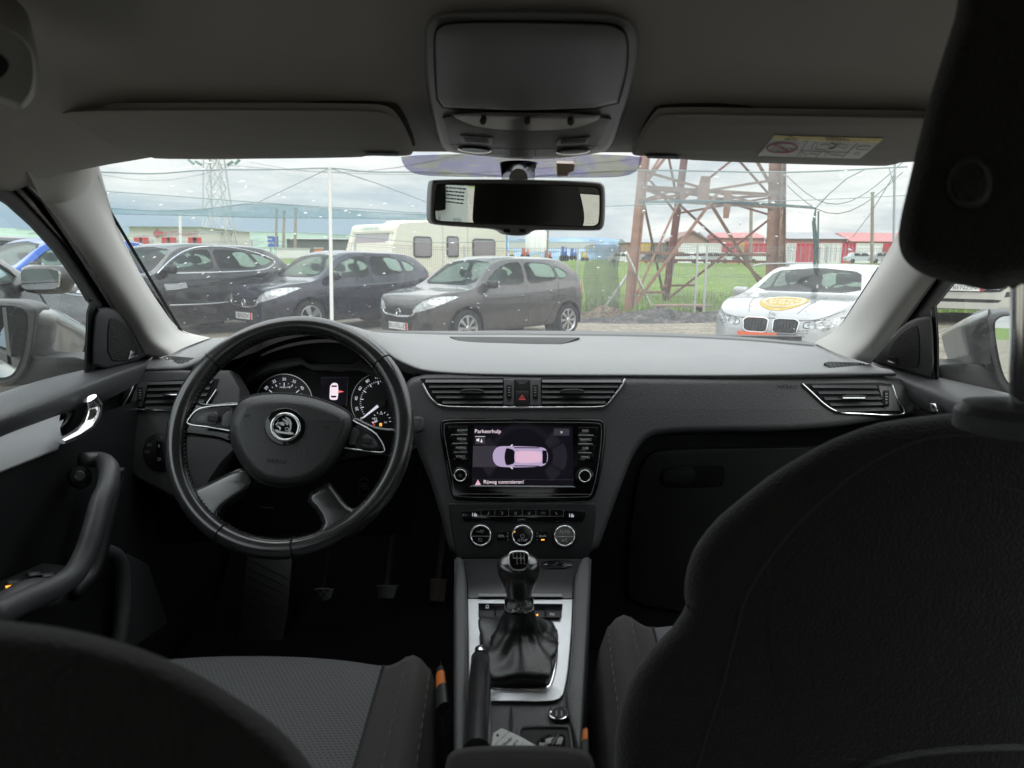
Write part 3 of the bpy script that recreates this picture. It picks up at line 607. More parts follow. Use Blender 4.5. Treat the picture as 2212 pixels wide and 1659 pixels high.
# ---- rear bench, parcel shelf and head restraints (seen in the mirror)
mb = MB(); mb.box((0, -.74, CZ-.36), (1.3, .16, .46)); mb.box((0, -.45, CZ-.58), (1.3, .5, .14)); mb.box((0, -1.05, CZ-.19), (1.3, .46, .02)); mb.build('rear_bench', M_cloth, car)
for x in (-.38, .38, .62):
    r = MB()
    pp = [(x+a*.11, -.80, CZ+.02+b*.055) for a, b in ell(0, 0, 1, 1, 20)]; 
    r.prism([(a, b+.05, c) for a, b, c in pp], [(a, b-.05, c) for a, b, c in pp]); hr = r.build('rear_headrest', M_back, car, 60)
    r = MB(); r.tube([(x-.05, -.8, CZ-.15), (x-.05, -.8, CZ)], .006, 8); r.tube([(x+.05, -.8, CZ-.15), (x+.05, -.8, CZ)], .006, 8); r.build('headrest_post', M_chrome, hr)
# ================================================================ dashboard
r0 = [(352, 752, 1.31), (400, 738, 1.42), (455, 731, 1.52), (600, 722, 1.68), (720, 719, 1.75), (840, 718, 1.79), (1000, 717, 1.83), (1130, 716, 1.84), (1400, 720, 1.80), (1600, 730, 1.69), (1760, 744, 1.52), (1840, 765, 1.36), (1882, 786, 1.245)]
r1 = [(342, 762, 1.27), (392, 752, 1.34), (448, 745, 1.40), (560, 712, 1.42), (680, 700, 1.42), (800, 718, 1.50), (960, 735, 1.58), (1130, 738, 1.60), (1400, 740, 1.60), (1600, 746, 1.52), (1750, 757, 1.42), (1845, 774, 1.30), (1890, 790, 1.23)]
r2 = [(318, 778, 1.225), (372, 772, 1.25), (430, 765, 1.28), (545, 705, 1.28), (670, 694, 1.28), (775, 708, 1.34), (900, 752, 1.38), (1130, 770, 1.36), (1400, 772, 1.36), (1600, 774, 1.34), (1770, 778, 1.30), (1860, 785, 1.25), (1905, 795, 1.21)]
r3 = [(300, 789, 1.205), (355, 786, 1.215), (420, 778, 1.225), (530, 712, 1.22), (660, 690, 1.22), (775, 712, 1.225), (875, 776, 1.225), (1000, 799, 1.215), (1400, 803, 1.215), (1600, 803, 1.21), (1780, 800, 1.205), (1870, 797, 1.20), (1925, 799, 1.19)]
r4 = [(292, 798, 1.20), (350, 798, 1.205), (418, 790, 1.215), (524, 724, 1.215), (655, 702, 1.215), (772, 724, 1.215), (868, 790, 1.215), (1000, 812, 1.205), (1400, 816, 1.205), (1600, 816, 1.20), (1780, 813, 1.195), (1872, 809, 1.19), (1935, 808, 1.185)]
r5 = [(292, 805, 1.215), (350, 806, 1.225), (420, 800, 1.24), (535, 745, 1.27), (655, 722, 1.28), (765, 745, 1.27), (862, 800, 1.24), (1000, 818, 1.225), (1400, 822, 1.225), (1600, 822, 1.22), (1780, 818, 1.215), (1874, 814, 1.21), (1935, 813, 1.20)]
dash = sheet('dashboard', [r0, r1, r2, r3, r4, r5], M_top, 6, 5)
dash['label'] = 'dashboard with foam top under the windscreen'
mb = MB(); fr0 = catmull([P(*p) for p in r0[3:11]], 6); fr1 = catmull([P(*p) for p in r1[3:11]], 6)
mb.grid([[a+(b-a)*.06+Vector((0, 0, .004)) for a, b in zip(fr0, fr1)], [a+(b-a)*.38+Vector((0, 0, .004)) for a, b in zip(fr0, fr1)], [a+(b-a)*.40 for a, b in zip(fr0, fr1)]])
mb.build('demister_trim', mat('demister trim', (.10, .102, .105), .55, spec=.6), dash, 40, fix=False)
STOP = Pl(P(1110, 735, 1.63), (0, -.02, 1))
pl('dash_speaker_grille', [(972, 727), (1252, 729), (1232, 738), (1212, 744), (1010, 744), (985, 735)], Pl(P(1110, 736, 1.62), (0, -.06, 1)), mat('speaker cloth', (.035, .036, .038), .7, bump=('grain', 500, .8, .002)), dash, h=.004, back=.012, w=1)
for q, sg in (([(346, 774), (362, 768), (432, 774), (425, 786), (340, 786)], 1), ([(1780, 784), (1790, 781), (1860, 783), (1880, 797), (1790, 795)], -1)):
    S = Pl(P(q[2][0], q[2][1]+3, 1.245), (0, -.35, 1))
    dv = pl('demist_vent', q, S, M_deep, dash, h=.004, back=.02, w=1)
    x0 = q[0][0]; m = MB()
    if sg > 0:
        for k in (0, 7): line(m, [(349+k, 783), (362+k, 774)], S, 2.2, .0052)
    else:
        for k in (0, 7): line(m, [(1858+k, 785), (1872+k, 796)], S, 2.2, .0052)
    m.build('chrome_bar', M_chrome, dv); m = MB()
    for k in range(7):
        xx = (372+k*8) if sg > 0 else (1792+k*9); line(m, [(xx, 784 if sg > 0 else 786), (xx+(6 if sg > 0 else 7), 778 if sg > 0 else 793)], S, 1.5, .0050)
    m.build('vent_slat', M_soft, dv)
# fascia: right and centre in one moulding
fas = [(872, 800), (1130, 812), (1500, 816), (1780, 814), (1940, 808), (1985, 850), (1990, 900), (1950, 902), (1750, 932), (1440, 933), (1395, 945), (1366, 985), (1345, 1040), (1312, 1130), (1283, 1212), (976, 1212), (962, 1150), (930, 1040), (905, 980), (884, 930), (878, 880)]
fascia = pl('fascia', chaikin(fas, 2), SF, M_soft, car, h=.012, back=.05, w=16, steps=6, ang=180)
SF1 = SF.up(.012)
# lower dash under the fascia, glovebox
lowd = pl('lower_dash', [(1270, 935), (1440, 925), (1950, 895), (2050, 900), (2050, 1400), (1275, 1400)], SB, M_hard, car, h=.002, back=.02)
gb = pl('glovebox_lid', chaikin([(1352, 1230), (1362, 1120), (1378, 1020), (1395, 985), (1425, 968), (1700, 964), (1960, 960), (1960, 1330), (1360, 1330)], 2), SB.up(.002), mat('glovebox plastic', (.016, .016, .017), .5, bump=('grain', 420, .3, .001)), car, h=.010, back=0, w=6)
hn = pl('lid_handle', chaikin([(1428, 1020), (1440, 1008), (1560, 1004), (1566, 1010), (1566, 1040), (1556, 1053), (1436, 1054), (1428, 1045)], 1), SB.up(.012), M_deep, gb, h=.001, back=0, w=1)
pl('handle_paddle', chaikin([(1431, 1022), (1442, 1011), (1503, 1007), (1503, 1050), (1438, 1051), (1431, 1042)], 1), SB.up(.013), M_hard, hn, h=.006, back=0, w=2)
mb = MB(); text(mb, 'AIRBAG', 1700, 836, 8, SF1, 1, .0006, 1.15); mb.build('airbag_lettering', M_hard, fascia)
# ---- air vents
def vent(name, back_poly, chrome, slats, tab, wheel, parent, S=SF1, wpanel=None):
    v = pl(name, back_poly, S, M_deep, parent, h=.0008, back=0)
    m = MB()
    for a, b in slats: m.bar(S(a[0], a[1], .0045), S(b[0], b[1], .0045), .0075, .0012, up=(0, -.5, .86))
    m.build('vent_slat', M_soft, v)
    mb = MB(); mb.tube([S(x, y, .003) for x, y in rs(chrome, 5)], .0022, 8, sq=1.0); mb.build('chrome_trim', M_chrome, v, 60)
    a = tab; t = pl('vent_tab', chaikin([(a[0], a[1]), (a[2], a[1]), (a[2], a[3]), (a[0], a[3])], 1), S.up(.007), M_hard, v, h=.010, back=0, w=1.5)
    m = MB(); line(m, [(a[0]+3, a[3]-2.5), (a[2]-3, a[3]-2.5)], S.up(.017), 1.6, .0004); m.build('tab_edge', M_chrome, t)
    if wpanel: 
        wp = pl('vent_panel', wpanel, S.up(.001), M_soft, v, h=.004, back=0, w=1.5)
        x, y, w, h = wheel
        tw = pl('thumb_wheel', [(x-w, y-h), (x+w, y-h), (x+w, y+h), (x-w, y+h)], S.up(.005), M_deep, wp, h=.005, back=0, w=2.5, steps=5)
        m = MB()
        for k in (-.55, -.2, .15): line(m, [(x-w*.5, y+k*h), (x+w*.5, y+k*h)], S.up(.0096), 2.0, .0008)
        line(m, [(x-w*.4, y+h*.45), (x, y+h*.72), (x+w*.4, y+h*.45)], S.up(.0094), 1.2, .0008); m.build('wheel_mark', M_dim, tw)
    return v
def lerp2(a, b, t): return (a[0]+(b[0]-a[0])*t, a[1]+(b[1]-a[1])*t)
sl = [(c7((150, y+2))[0], c7((785, y))[0]) for y in (178,)]
def c7p(*a): return c7(*a)
ys = (176, 218, 262, 305, 350); xl = (145, 175, 200, 235, 285)
vent('centre_vent', c7((100, 152), (795, 150), (795, 385), (300, 385), (222, 345), (170, 285)), c7((122, 196), (170, 290), (222, 348), (300, 384), (550, 392), (950, 394)), [(c7((x, y))[0], c7((785, y))[0]) for x, y in zip(xl, ys)], c7((435, 238))[0]+c7((628, 280))[0], (*c7((838, 260))[0], 5.5, 15), dash, wpanel=c7((793, 158), (882, 158), (882, 376), (790, 376)))
xr = (1770, 1742, 1712, 1682, 1640)
vent('centre_vent', c7((1105, 150), (1805, 158), (1745, 275), (1680, 350), (1590, 385), (1105, 385)), c7((950, 394), (1350, 392), (1580, 390), (1650, 370), (1700, 310), (1760, 230), (1802, 158)), [(c7((1112, y))[0], c7((x, y))[0]) for x, y in zip(xr, ys)], c7((1265, 238))[0]+c7((1458, 280))[0], (*c7((1055, 260))[0], 5.5, 15), dash, wpanel=c7((1012, 158), (1102, 158), (1108, 376), (1008, 376)))
vent('side_vent', [(1735, 829), (1900, 826), (1925, 830), (1950, 893), (1850, 893), (1815, 889), (1785, 872)], [(1733, 829), (1758, 852), (1782, 874), (1812, 890), (1860, 894), (1951, 895), (1937, 860), (1927, 832)], [((1755+k*13, 835+k*13), (1895+k*4, 836+k*12)) for k in range(5)], (1818, 852, 1872, 862), (1915, 860, 5.5, 17), dash, wpanel=[(1896, 832), (1926, 834), (1946, 889), (1912, 888)])
cb = pl('button_block', c7((888, 158), (1004, 158), (1008, 378), (886, 378)), SF1, M_soft, dash, h=.004, back=0, w=1.5)
pl('indicator_lens', c7((892, 162), (1000, 162), (1002, 248), (892, 248)), SF1.up(.004), M_hard, cb, h=.001, back=0)
hz = pl('hazard_button', c7((892, 258), (1002, 258), (1004, 372), (892, 372)), SF1.up(.004), M_hard, cb, h=.002, back=0, w=1)
m = MB(); text(m, 'PASSENGER', *c7((946, 176))[0], 3.6, SF1.up(.005), 0, .0004, .95); text(m, 'AIRBAG', *c7((946, 192))[0], 3.6, SF1.up(.005), 0, .0004, .95); m.build('lettering', M_dim, cb)
m = MB(); line(m, c7((922, 328), (947, 290), (973, 328)), SF1.up(.006), 1.6, .0006, True); line(m, c7((936, 321), (947, 305), (958, 321)), SF1.up(.006), 1.0, .0006, True); m.build('hazard_mark', mat('hazard red', (.5, .05, .05), .5, emit=((.8, .1, .1), .25)), hz)
# left fascia behind the wheel, with vent, light switch and knee panel
lf = pl('driver_fascia', chaikin([(286, 800), (430, 800), (520, 800), (520, 960), (470, 1010), (420, 1100), (250, 1010), (252, 880), (262, 850)], 1), SF, M_soft, car, h=.010, back=.04, w=6)
SL1 = SF.up(.010)
vent('side_vent', c9((762, 215), (1040, 198), (1230, 195), (1190, 330), (1130, 368), (700, 362)), c9((757, 222), (725, 290), (690, 360), (760, 366), (940, 372), (1120, 372), (1170, 320), (1215, 255)), [(c9((830-k*4, 222+k*34))[0], c9((1190-k*15, 212+k*36))[0]) for k in range(5)], c9((915, 272))[0]+c9((1045, 290))[0], (*c9((785, 280))[0], 5.5, 15), dash, S=SL1, wpanel=c9((770, 218), (832, 212), (795, 352), (722, 352)))
kn = pl('knee_panel', [(250, 950), (470, 952), (900, 958), (905, 1000), (890, 1150), (800, 1160), (640, 1150), (480, 1170), (262, 1180)], SB.up(-.01), M_hard, car, h=.004, back=.02, w=3)
ls = pl('light_switch', ell(*c9((905, 605))[0], 40, 43), SL1, M_hard, lf, h=.003, back=0, w=2, steps=3)
lk_ = pl('switch_knob', c9((876, 545), (908, 540), (912, 668), (878, 668)), SL1.up(.003), M_gloss, ls, h=.010, back=0, w=2)
m = MB(); line(m, c9((891, 562), (891, 578)), SL1.up(.013), 2.6, .0006); line(m, ell(*c9((891, 646))[0], 3, 3, 10), SL1.up(.013), 1.2, .0006, True)
text(m, '0', *c9((905, 524))[0], 5, SL1.up(.003)); text(m, '#D', *c9((838, 565))[0], 6, SL1.up(.003)); text(m, 'D#', *c9((825, 604))[0], 6, SL1.up(.003)); m.build('lettering', M_dim, ls)
m = MB()
line(m, [(560, 1095), (592, 1098)], SB, 2.5, .0); m.build('column_clip', M_dim, kn)
# ---- instrument cluster
clus = pl('instrument_cluster', chaikin([(482, 905), (490, 850), (520, 800), (570, 765), (650, 742), (740, 738), (820, 762), (880, 800), (908, 860), (912, 900), (905, 960), (700, 980), (500, 960)], 2), SG, M_deep, car, h=.001, back=.02)
mb = MB()   # tunnel between hood and dials
o = chaikin([(474, 920), (478, 850), (505, 800), (560, 752), (650, 724), (745, 722), (835, 750), (895, 795), (915, 850), (920, 900), (915, 980), (700, 1000), (500, 980)], 2); i_ = inset(o, 10)
mb.grid([[SF(x, y, -.005) for x, y in o+[o[0]]], [SG(x, y, 0) for x, y in i_+[i_[0]]]]); mb.build('cluster_surround', M_deep, clus, 180)
# visible inner visor of the cluster
pl('cluster_brow', c10((40, 560), (180, 350), (480, 190), (820, 130), (870, 150), (940, 210), (1410, 215), (1500, 160), (1640, 250), (1900, 420), (1880, 450), (1600, 330), (1480, 300), (980, 300), (860, 235), (500, 300), (250, 420), (80, 600)), SG.up(.03), M_hard, clus, h=.004, back=.02, w=3)
for cx_, cy_, r_, nm in ((*c10((665, 640))[0], 61, 'rev_counter'), (*c10((1740, 645))[0], 65, 'speedometer')):
    d = pl(nm, ell(cx_, cy_, r_, r_*.985, 48), SG.up(.002), mat('dial black', (.008, .008, .009), .35), clus, h=.001, back=0)
    m = MB(); line(m, ell(cx_, cy_, r_, r_*.985, 60), SG.up(.003), 1.6, .0006, True); m.build('dial_ring', mat('dial ring', (.75, .75, .76), .3, metal=.8), d)
    m = MB()
    if nm == 'rev_counter':
        for k, s in enumerate(('5', '10', '15', '20', '25', '30', '35', '40', '45', '50')):
            an = rad(-90+(k-5)*26); text(m, s, cx_+math.cos(an)*r_*.80, cy_+math.sin(an)*r_*.80, 6.3, SG.up(.003), (k-5)*24, .0006)
            line(m, [(cx_+math.cos(an)*r_*f, cy_+math.sin(an)*r_*f) for f in (.68, .54 if k % 2 else .60)], SG.up(.003), 1.5, .0006)
            an += rad(13); line(m, [(cx_+math.cos(an)*r_*f, cy_+math.sin(an)*r_*f) for f in (.68, .64)], SG.up(.003), 1, .0006)
        text(m, '1/min x 100', *c10((676, 478))[0], 4.0, SG.up(.003), 0, .0006, .9)
    else:
        for k, s in enumerate(('0', '20', '40', '60', '80', '100', '120', '140', '160', '180', '200')):
            an = rad(141+k*24); text(m, s, cx_+math.cos(an)*r_*.84, cy_+math.sin(an)*r_*.84, 6.3, SG.up(.003), 141+k*24+90-(0 if k > 2 else 360), .0006)
            line(m, [(cx_+math.cos(an)*r_*f, cy_+math.sin(an)*r_*f) for f in (.72, .60)], SG.up(.003), 1.5, .0006)
            for q in (6, 12, 18):
                an2 = an+rad(q); line(m, [(cx_+math.cos(an2)*r_*f, cy_+math.sin(an2)*r_*f) for f in (.72, .67)], SG.up(.003), .8, .0006)
        fx_, fy_ = c10((1740, 850))[0]
        for k in range(9):
            an = rad(172+k*24); line(m, [(fx_+math.cos(an)*21*f, fy_+math.sin(an)*21*f) for f in (1, .82)], SG.up(.003), 1.0, .0006)
        text(m, '1/2', *c10((1738, 772))[0], 4, SG.up(.003)); text(m, '1/1', *c10((1786, 868))[0], 4, SG.up(.003)); text(m, '0', *c10((1678, 862))[0], 4, SG.up(.003))
        line(m, c10((1662, 818), (1685, 818), (1685, 842), (1662, 842)), SG.up(.003), 1, .0006, True)
    m.build('dial_print', M_lit, d)
    if nm == 'speedometer':
        a, b = c10((1702, 684))[0], c10((1538, 815))[0]; mb = MB(); n2 = [(a[0]-1.8, a[1]-2.3), (a[0]+1.8, a[1]+2.3), (b[0]+.8, b[1]+1), (b[0]-.8, b[1]-1)]; plate(mb, n2, SG.up(.007), .001, .001); mb.build('dial_needle', M_lit, d)
        pl('needle_hub', ell(*c10((1745, 655))[0], 9), SG.up(.003), M_hard, d, h=.008, back=0, w=1)
        m = MB(); line(m, c10((1640, 874), (1700, 848)), SG.up(.004), 1.4); m.build('fuel_needle', M_lit, d)
        m = MB()
        for a_ in (150, 160, 172): an = rad(a_); line(m, [(fx_+math.cos(an)*20*f, fy_+math.sin(an)*20*f) for f in (1, .8)], SG.up(.003), 1, .0006)
        m.build('reserve_mark', M_scrr, d)
        fl = c10((1733, 892))[0]; m = MB(); text(m, 'A', fl[0], fl[1], 5.5, SG.up(.003), 0, .0006, 1.2); line(m, [(fl[0]-2, fl[1]-3), (fl[0]+2, fl[1]-3), (fl[0]+2, fl[1]+3), (fl[0]-2, fl[1]+3)], SG.up(.003), 1.4, .0008, True); m.build('fuel_warning', M_orange, d)
ds = pl('trip_display', c10((1072, 368), (1375, 366), (1358, 682), (1060, 680)), SG.up(.003), M_scrd, clus, h=.001, back=0)
m = MB(); line(m, c10((1078, 368), (1375, 368), (1356, 682)), SG.up(.004), 1.2); m.build('display_frame', M_dim, ds)
pl('parking_picture', c10((1182, 450), (1200, 432), (1225, 428), (1250, 435), (1262, 455), (1265, 540), (1258, 600), (1245, 620), (1185, 618), (1165, 600), (1170, 530), (1172, 470)), SG.up(.004), M_scrw, ds, h=.0003, back=0, rnd=1)
m = MB(); plate(m, c10((1188, 458), (1250, 458), (1246, 475), (1190, 475)), SG.up(.0045), .0002, 0); plate(m, c10((1180, 572), (1244, 572), (1238, 592), (1186, 592)), SG.up(.0045), .0002, 0); m.build('picture_glass', M_scrd, ds)
pl('warning_wedge', c10((1266, 512), (1326, 526), (1268, 540)), SG.up(.0042), M_scrr, ds, h=.0003, back=0)
for q in (((885, 345), (918, 322), (918, 338), (938, 338), (938, 352), (918, 352), (918, 366)), ((1538, 345), (1508, 322), (1508, 338), (1490, 338), (1490, 352), (1508, 352), (1508, 366))):
    pl('turn_arrow', c10(*q), SG.up(.004), M_deep, clus, h=.0005, back=0)
# chrome edge to the right of the cluster
mb = MB(); mb.tube([SG(x, y, .02) for x, y in rs(c10((1960, 440), (2030, 520), (2065, 600), (2075, 700)), 5)], .0016, 6); mb.build('cluster_trim', M_dim, clus)
mb = MB(); mb.tube([SG(x, y, .02) for x, y in rs(c10((180, 392), (90, 450), (40, 540), (22, 640)), 5)], .0016, 6); mb.build('cluster_trim', M_dim, clus)
# column stalk and start button
stk = MB(); stk.tube([SF(860, 905, .02), SF(893, 914, .03)], [.006, .008], 8); plate(stk, chaikin(c6((1690, 700), (1745, 700), (1762, 715), (1764, 780), (1745, 800), (1690, 806)), 1), SF.up(.035), .004, .014, 2); stko = stk.build('wiper_stalk', M_soft, car)
m = MB(); line(m, c6((1705, 735), (1722, 730), (1722, 748), (1705, 752)), SF.up(.0395), 1, .0006, True); line(m, c6((1720, 715), (1735, 712)), SF.up(.0395), 1.4, .0006); m.build('stalk_mark', M_dim, stko)
sb_ = pl('start_button', ell(*c6((1364, 1168))[0], 10.5, 20), SB.up(.004), M_gloss, car, h=.004, back=.01, w=2)
m = MB(); line(m, ell(*c6((1364, 1168))[0], 10.5, 20), SB.up(.008), 1.3, .0006, True); m.build('button_ring', M_chrome, sb_)
m = MB(); 
for s, y in (('START', 1152), ('ENGINE', 1168), ('STOP', 1186)): text(m, s, *c6((1366, y))[0], 4, SB.up(.008), 0, .0006, .8)
m.build('lettering', M_dim, sb_)
# ================================================================ centre stack: infotainment unit
bez = chaikin(c7((262, 600), (268, 515), (300, 486), (600, 482), (950, 480), (1560, 484), (1618, 500), (1640, 545), (1638, 680), (1615, 850), (1590, 1000), (1560, 1110), (1530, 1155), (1480, 1172), (950, 1178), (420, 1172), (368, 1140), (345, 1080), (318, 900), (290, 760)), 1)
unit = pl('infotainment_unit', bez, SF1, M_gloss, dash, h=.004, back=.02, w=4)
m = MB(); line(m, inset(bez, 9), SF1.up(.004), .9, .0004, True); m.build('bezel_line', M_dim, unit)
SU = SF1.up(.004)
# the touch screen
scr = pl('touch_screen', c7((543, 545), (1365, 552), (1374, 1042), (528, 1040)), SU, M_scrd, unit, h=.001, back=0)
SQ = SU.up(.001)
m = MB(); text(m, 'Parkeerhulp', *c7((556, 592))[0], 8.6, SQ, 0, .0005, .98, align='L'); text(m, 'Rijweg controleren!', *c7((628, 1012))[0], 8.0, SQ, 0, .0005, .98, align='L'); text(m, 'x', *c7((1273, 596))[0], 6.5, SQ, 0, .0005, 1.1)
line(m, c7((556, 634), (640, 634)), SQ, .8, .0004); plate(m, c7((568, 655), (582, 655), (590, 645), (590, 682), (582, 672), (568, 672)), SQ, .0004, 0); plate(m, c7((600, 682), (610, 652), (618, 682)), SQ, .0004, 0)
m.build('screen_lettering', M_scrw, scr)
m = MB(); plate(m, c7((1208, 568), (1338, 570), (1338, 628), (1208, 626)), SQ, .0003, 0); plate(m, c7((556, 636), (640, 636), (640, 698), (556, 698)), SQ, .0003, 0); plate(m, c7((540, 712), (740, 714), (700, 800), (740, 888), (536, 888)), SQ, .0002, 0); line(m, c7((530, 990), (1374, 992)), SQ, .7, .0004)
m.build('screen_box', M_scrg, scr)
m = MB()
for k in range(9):
    for sg, cx_ in ((-1, 800), (1, 1060)):
        r_ = 100+k*13+(10 if sg < 0 else 50); a0_, a1_ = (205, 155) if sg < 0 else (-28, 28)
        line(m, c7(*[(cx_+r_*math.cos(rad(t)), 803+r_*.92*math.sin(rad(t))) for t in [a0_+(a1_-a0_)*q/8 for q in range(9)]]), SQ, 1.2, .00035)
        for sg2 in (-1, 1):
            a2, a3 = ((205, 232) if sg < 0 else (-58, -30)) if sg2 < 0 else ((128, 155) if sg < 0 else (30, 58))
            line(m, c7(*[(cx_+r_*.93*math.cos(rad(t)), 803+r_*.93*math.sin(rad(t))) for t in [a2+(a3-a2)*q/5 for q in range(6)]]), SQ, .9, .0003)
for k in range(-17, 18): an = rad(-90+k*4); line(m, c7((950+230*math.cos(an), 800+230*math.sin(an)), (950+268*math.cos(an), 790+268*math.sin(an))), SQ, .6, .0003)
m.build('distance_arc', M_scrg, scr)
pl('parking_picture', chaikin(c7((700, 800), (712, 750), (745, 716), (830, 714), (950, 716), (1100, 722), (1145, 735), (1165, 800), (1148, 866), (1100, 884), (950, 890), (830, 890), (745, 884), (712, 850)), 2), SQ.up(.0003), M_lav, scr, h=.0003, back=0)
m = MB(); plate(m, chaikin(c7((885, 752), (1085, 756), (1110, 770), (1112, 835), (1085, 850), (885, 856), (892, 803)), 1), SQ.up(.0007), .0002, 0); m.build('picture_roof', M_pink, scr)
m = MB(); plate(m, chaikin(c7((810, 740), (822, 728), (888, 750), (880, 803), (888, 858), (822, 876), (808, 862), (798, 803)), 1), SQ.up(.0007), .0002, 0); plate(m, c7((1115, 748), (1150, 752), (1156, 803), (1148, 856), (1115, 862)), SQ.up(.0007), .0002, 0)
for y in (727, 878): line(m, c7((880, y), (1090, y+2)), SQ.up(.0007), 2.0, .0003)
m.build('picture_glass', M_scrd, scr)
m = MB(); plate(m, c7((845, 716), (866, 698), (870, 704), (858, 718)), SQ.up(.0003), .0003, 0); plate(m, c7((845, 888), (866, 906), (870, 900), (858, 886)), SQ.up(.0003), .0003, 0); m.build('picture_mirror', M_scrw, scr)
tw_ = c7((555, 1038), (580, 992), (606, 1038)); pl('warning_triangle', tw_, SQ, M_pink, scr, h=.0003, back=0); m = MB(); line(m, c7((580, 1008), (580, 1022)), SQ.up(.0003), 1.4, .0004); m.build('warning_mark', M_scrr, scr)
pl('chrome_strip', c7((510, 1052), (532, 1038), (1370, 1045), (1392, 1057), (1365, 1054), (535, 1049)), SU.up(.001), M_alu, unit, h=.002, back=0)
for side in (0, 1):
    for k, s in enumerate((('RADIO', 'MEDIA', 'PHONE', 'VOICE'), ('NAV', 'TRAFFIC', 'CAR', 'MENU'))[side]):
        y0 = 552+k*73+(side*5); y1 = y0+62
        if side == 0: q = c7((332+k*9, y0), (491, y0), (491, y1), (340+k*9, y1)); tx = c7((450-k*5, y0+30))[0]; un = c7((360+k*9, y1+3), (491, y1+3))
        else: q = c7((1408, y0), (1572-k*9, y0), (1564-k*9, y1), (1410, y1)); tx = c7((1472, y0+30))[0]; un = c7((1412, y1+3), (1538-k*8, y1+3))
        b = pl('menu_button', q, SU, M_gloss, unit, h=.0015, back=0, w=.8)
        m = MB(); text(m, s, *tx, 5.0, SU.up(.0015), 0, .0004, 1.0); m.build('lettering', M_white, b)
        if k < 3: m = MB(); line(m, un, SU, 1.5, .001); m.build('button_edge', mat('button edge', (.6, .6, .6), .3), b)
for cx_, cy_ in c7((433, 957), (1467, 963)):
    k = pl('rotary_knob', ell(cx_, cy_, 19), SU, M_gloss, unit, h=.004, back=0, w=2)
    k2 = pl('knob_cap', ell(cx_, cy_, 13.5), SU.up(.004), M_gloss, k, h=.014, back=0, w=1.5)
    m = MB(); m.tube([SU(x, y, .018) for x, y in ell(cx_, cy_, 12.6, n=36)], .0011, 8, closed=True); m.build('chrome_ring', M_chrome, k, 60)
m = MB(); a = c7((433, 957))[0]; line(m, ell(a[0], a[1], 2.6, n=12), SU.up(.018), .8, .0006, True); m.build('power_mark', M_dim, unit)
pl('slot_line', c7((372, 1108), (1528, 1112), (1526, 1116), (374, 1112)), SU, M_dim, unit, h=.0004, back=0)
# climate panel
cp = pl('climate_panel', chaikin(c7((330, 1195), (360, 1186), (1540, 1186), (1566, 1195), (1520, 1640), (1440, 1665), (440, 1665), (398, 1640)), 1), SF1, M_hard, dash, h=.003, back=.02, w=3)
gp_ = pl('climate_display', chaikin(c7((436, 1236), (1482, 1236), (1462, 1325), (1440, 1352), (478, 1348), (455, 1325)), 1), SF1.up(.003), M_gloss, cp, h=.002, back=0, w=1)
SCp = SF1.up(.005)
m = MB(); text(m, '16.', *c7((550, 1284))[0], 8, SCp, 0, .0004, .9); text(m, '5', *c7((568, 1287))[0], 5, SCp, 0, .0004); text(m, '16.', *c7((1354, 1290))[0], 8, SCp, 0, .0004, .9); text(m, '5', *c7((1372, 1293))[0], 5, SCp, 0, .0004); m.build('temperature_digits', M_lit, gp_)
m = MB()
for k in range(7): line(m, c7((606+k*114, 1240), (606+k*114, 1296)), SCp, .7, .0004)
line(m, c7((606, 1296), (1292, 1296)), SCp, .6, .0004)
for k, x in enumerate((665, 780, 892, 1006, 1118, 1232)):
    if k == 4: line(m, c7((1098, 1272), (1108, 1262), (1128, 1262), (1140, 1272)), SCp, 1, .0004, True)
    else:
        line(m, c7((x+6, 1258), (x+4, 1278), (x-8, 1280)) if k != 5 else c7((x-6, 1258), (x-4, 1278), (x+8, 1280)), SCp, 1.7, .0004)
        if 0 < k < 4: line(m, c7((x-12, 1256+4*k), (x-4, 1258+4*k)), SCp, 1.6, .0004)
m.build('panel_symbol', M_dim, gp_)
S3 = SF1.up(.003)
for cx_, cy_, rr_ in ((603, 1457, 0), (950, 1457, 1), (1300, 1460, 2)):
    a = c7((cx_, cy_))[0]
    k = pl('climate_knob', ell(a[0], a[1], 27), S3, M_hard, cp, h=.006, back=0, w=2)
    pl('knob_cap', ell(a[0], a[1], 22), S3.up(.006), M_gloss, k, h=.010, back=0, w=1.2)
    m = MB(); m.tube([S3(x, y, .016) for x, y in ell(a[0], a[1], 21.4, n=48)], .0016, 8, closed=True); m.build('chrome_ring', M_chrome, k, 60)
    m = MB(); S4 = S3.up(.016)
    if rr_ != 1: line(m, c7((cx_-75, cy_+4), (cx_+75, cy_+4)), S4, .8, .0004)
    if rr_ == 2: text(m, 'AUTO', *c7((1298, 1424))[0], 6, S4, 0, .0005, .95); text(m, 'A/C', *c7((1298, 1496))[0], 6, S4, 0, .0005, .95)
    if rr_ == 1: text(m, 'SETUP', *c7((948, 1496))[0], 5.8, S4, 0, .0005, .95); line(m, ell(*c7((950, 1462))[0], 4, n=14), S4, .7, .0005, True)
    if rr_ == 0: text(m, 'MAX', *c7((585, 1424))[0], 3, S4, 0, .0005); line(m, c7((600, 1412), (626, 1412), (620, 1430), (606, 1430)), S4, 1, .0005, True); line(m, c7((585, 1482), (612, 1482), (612, 1502), (585, 1502)), S4, 1, .0005, True)
    m.build('lettering', M_white, k)
    if rr_ == 1: m = MB(); line(m, c7((878, 1412), (884, 1430)), S4, 3, .0008); m.build('indicator_light', M_orange, k)
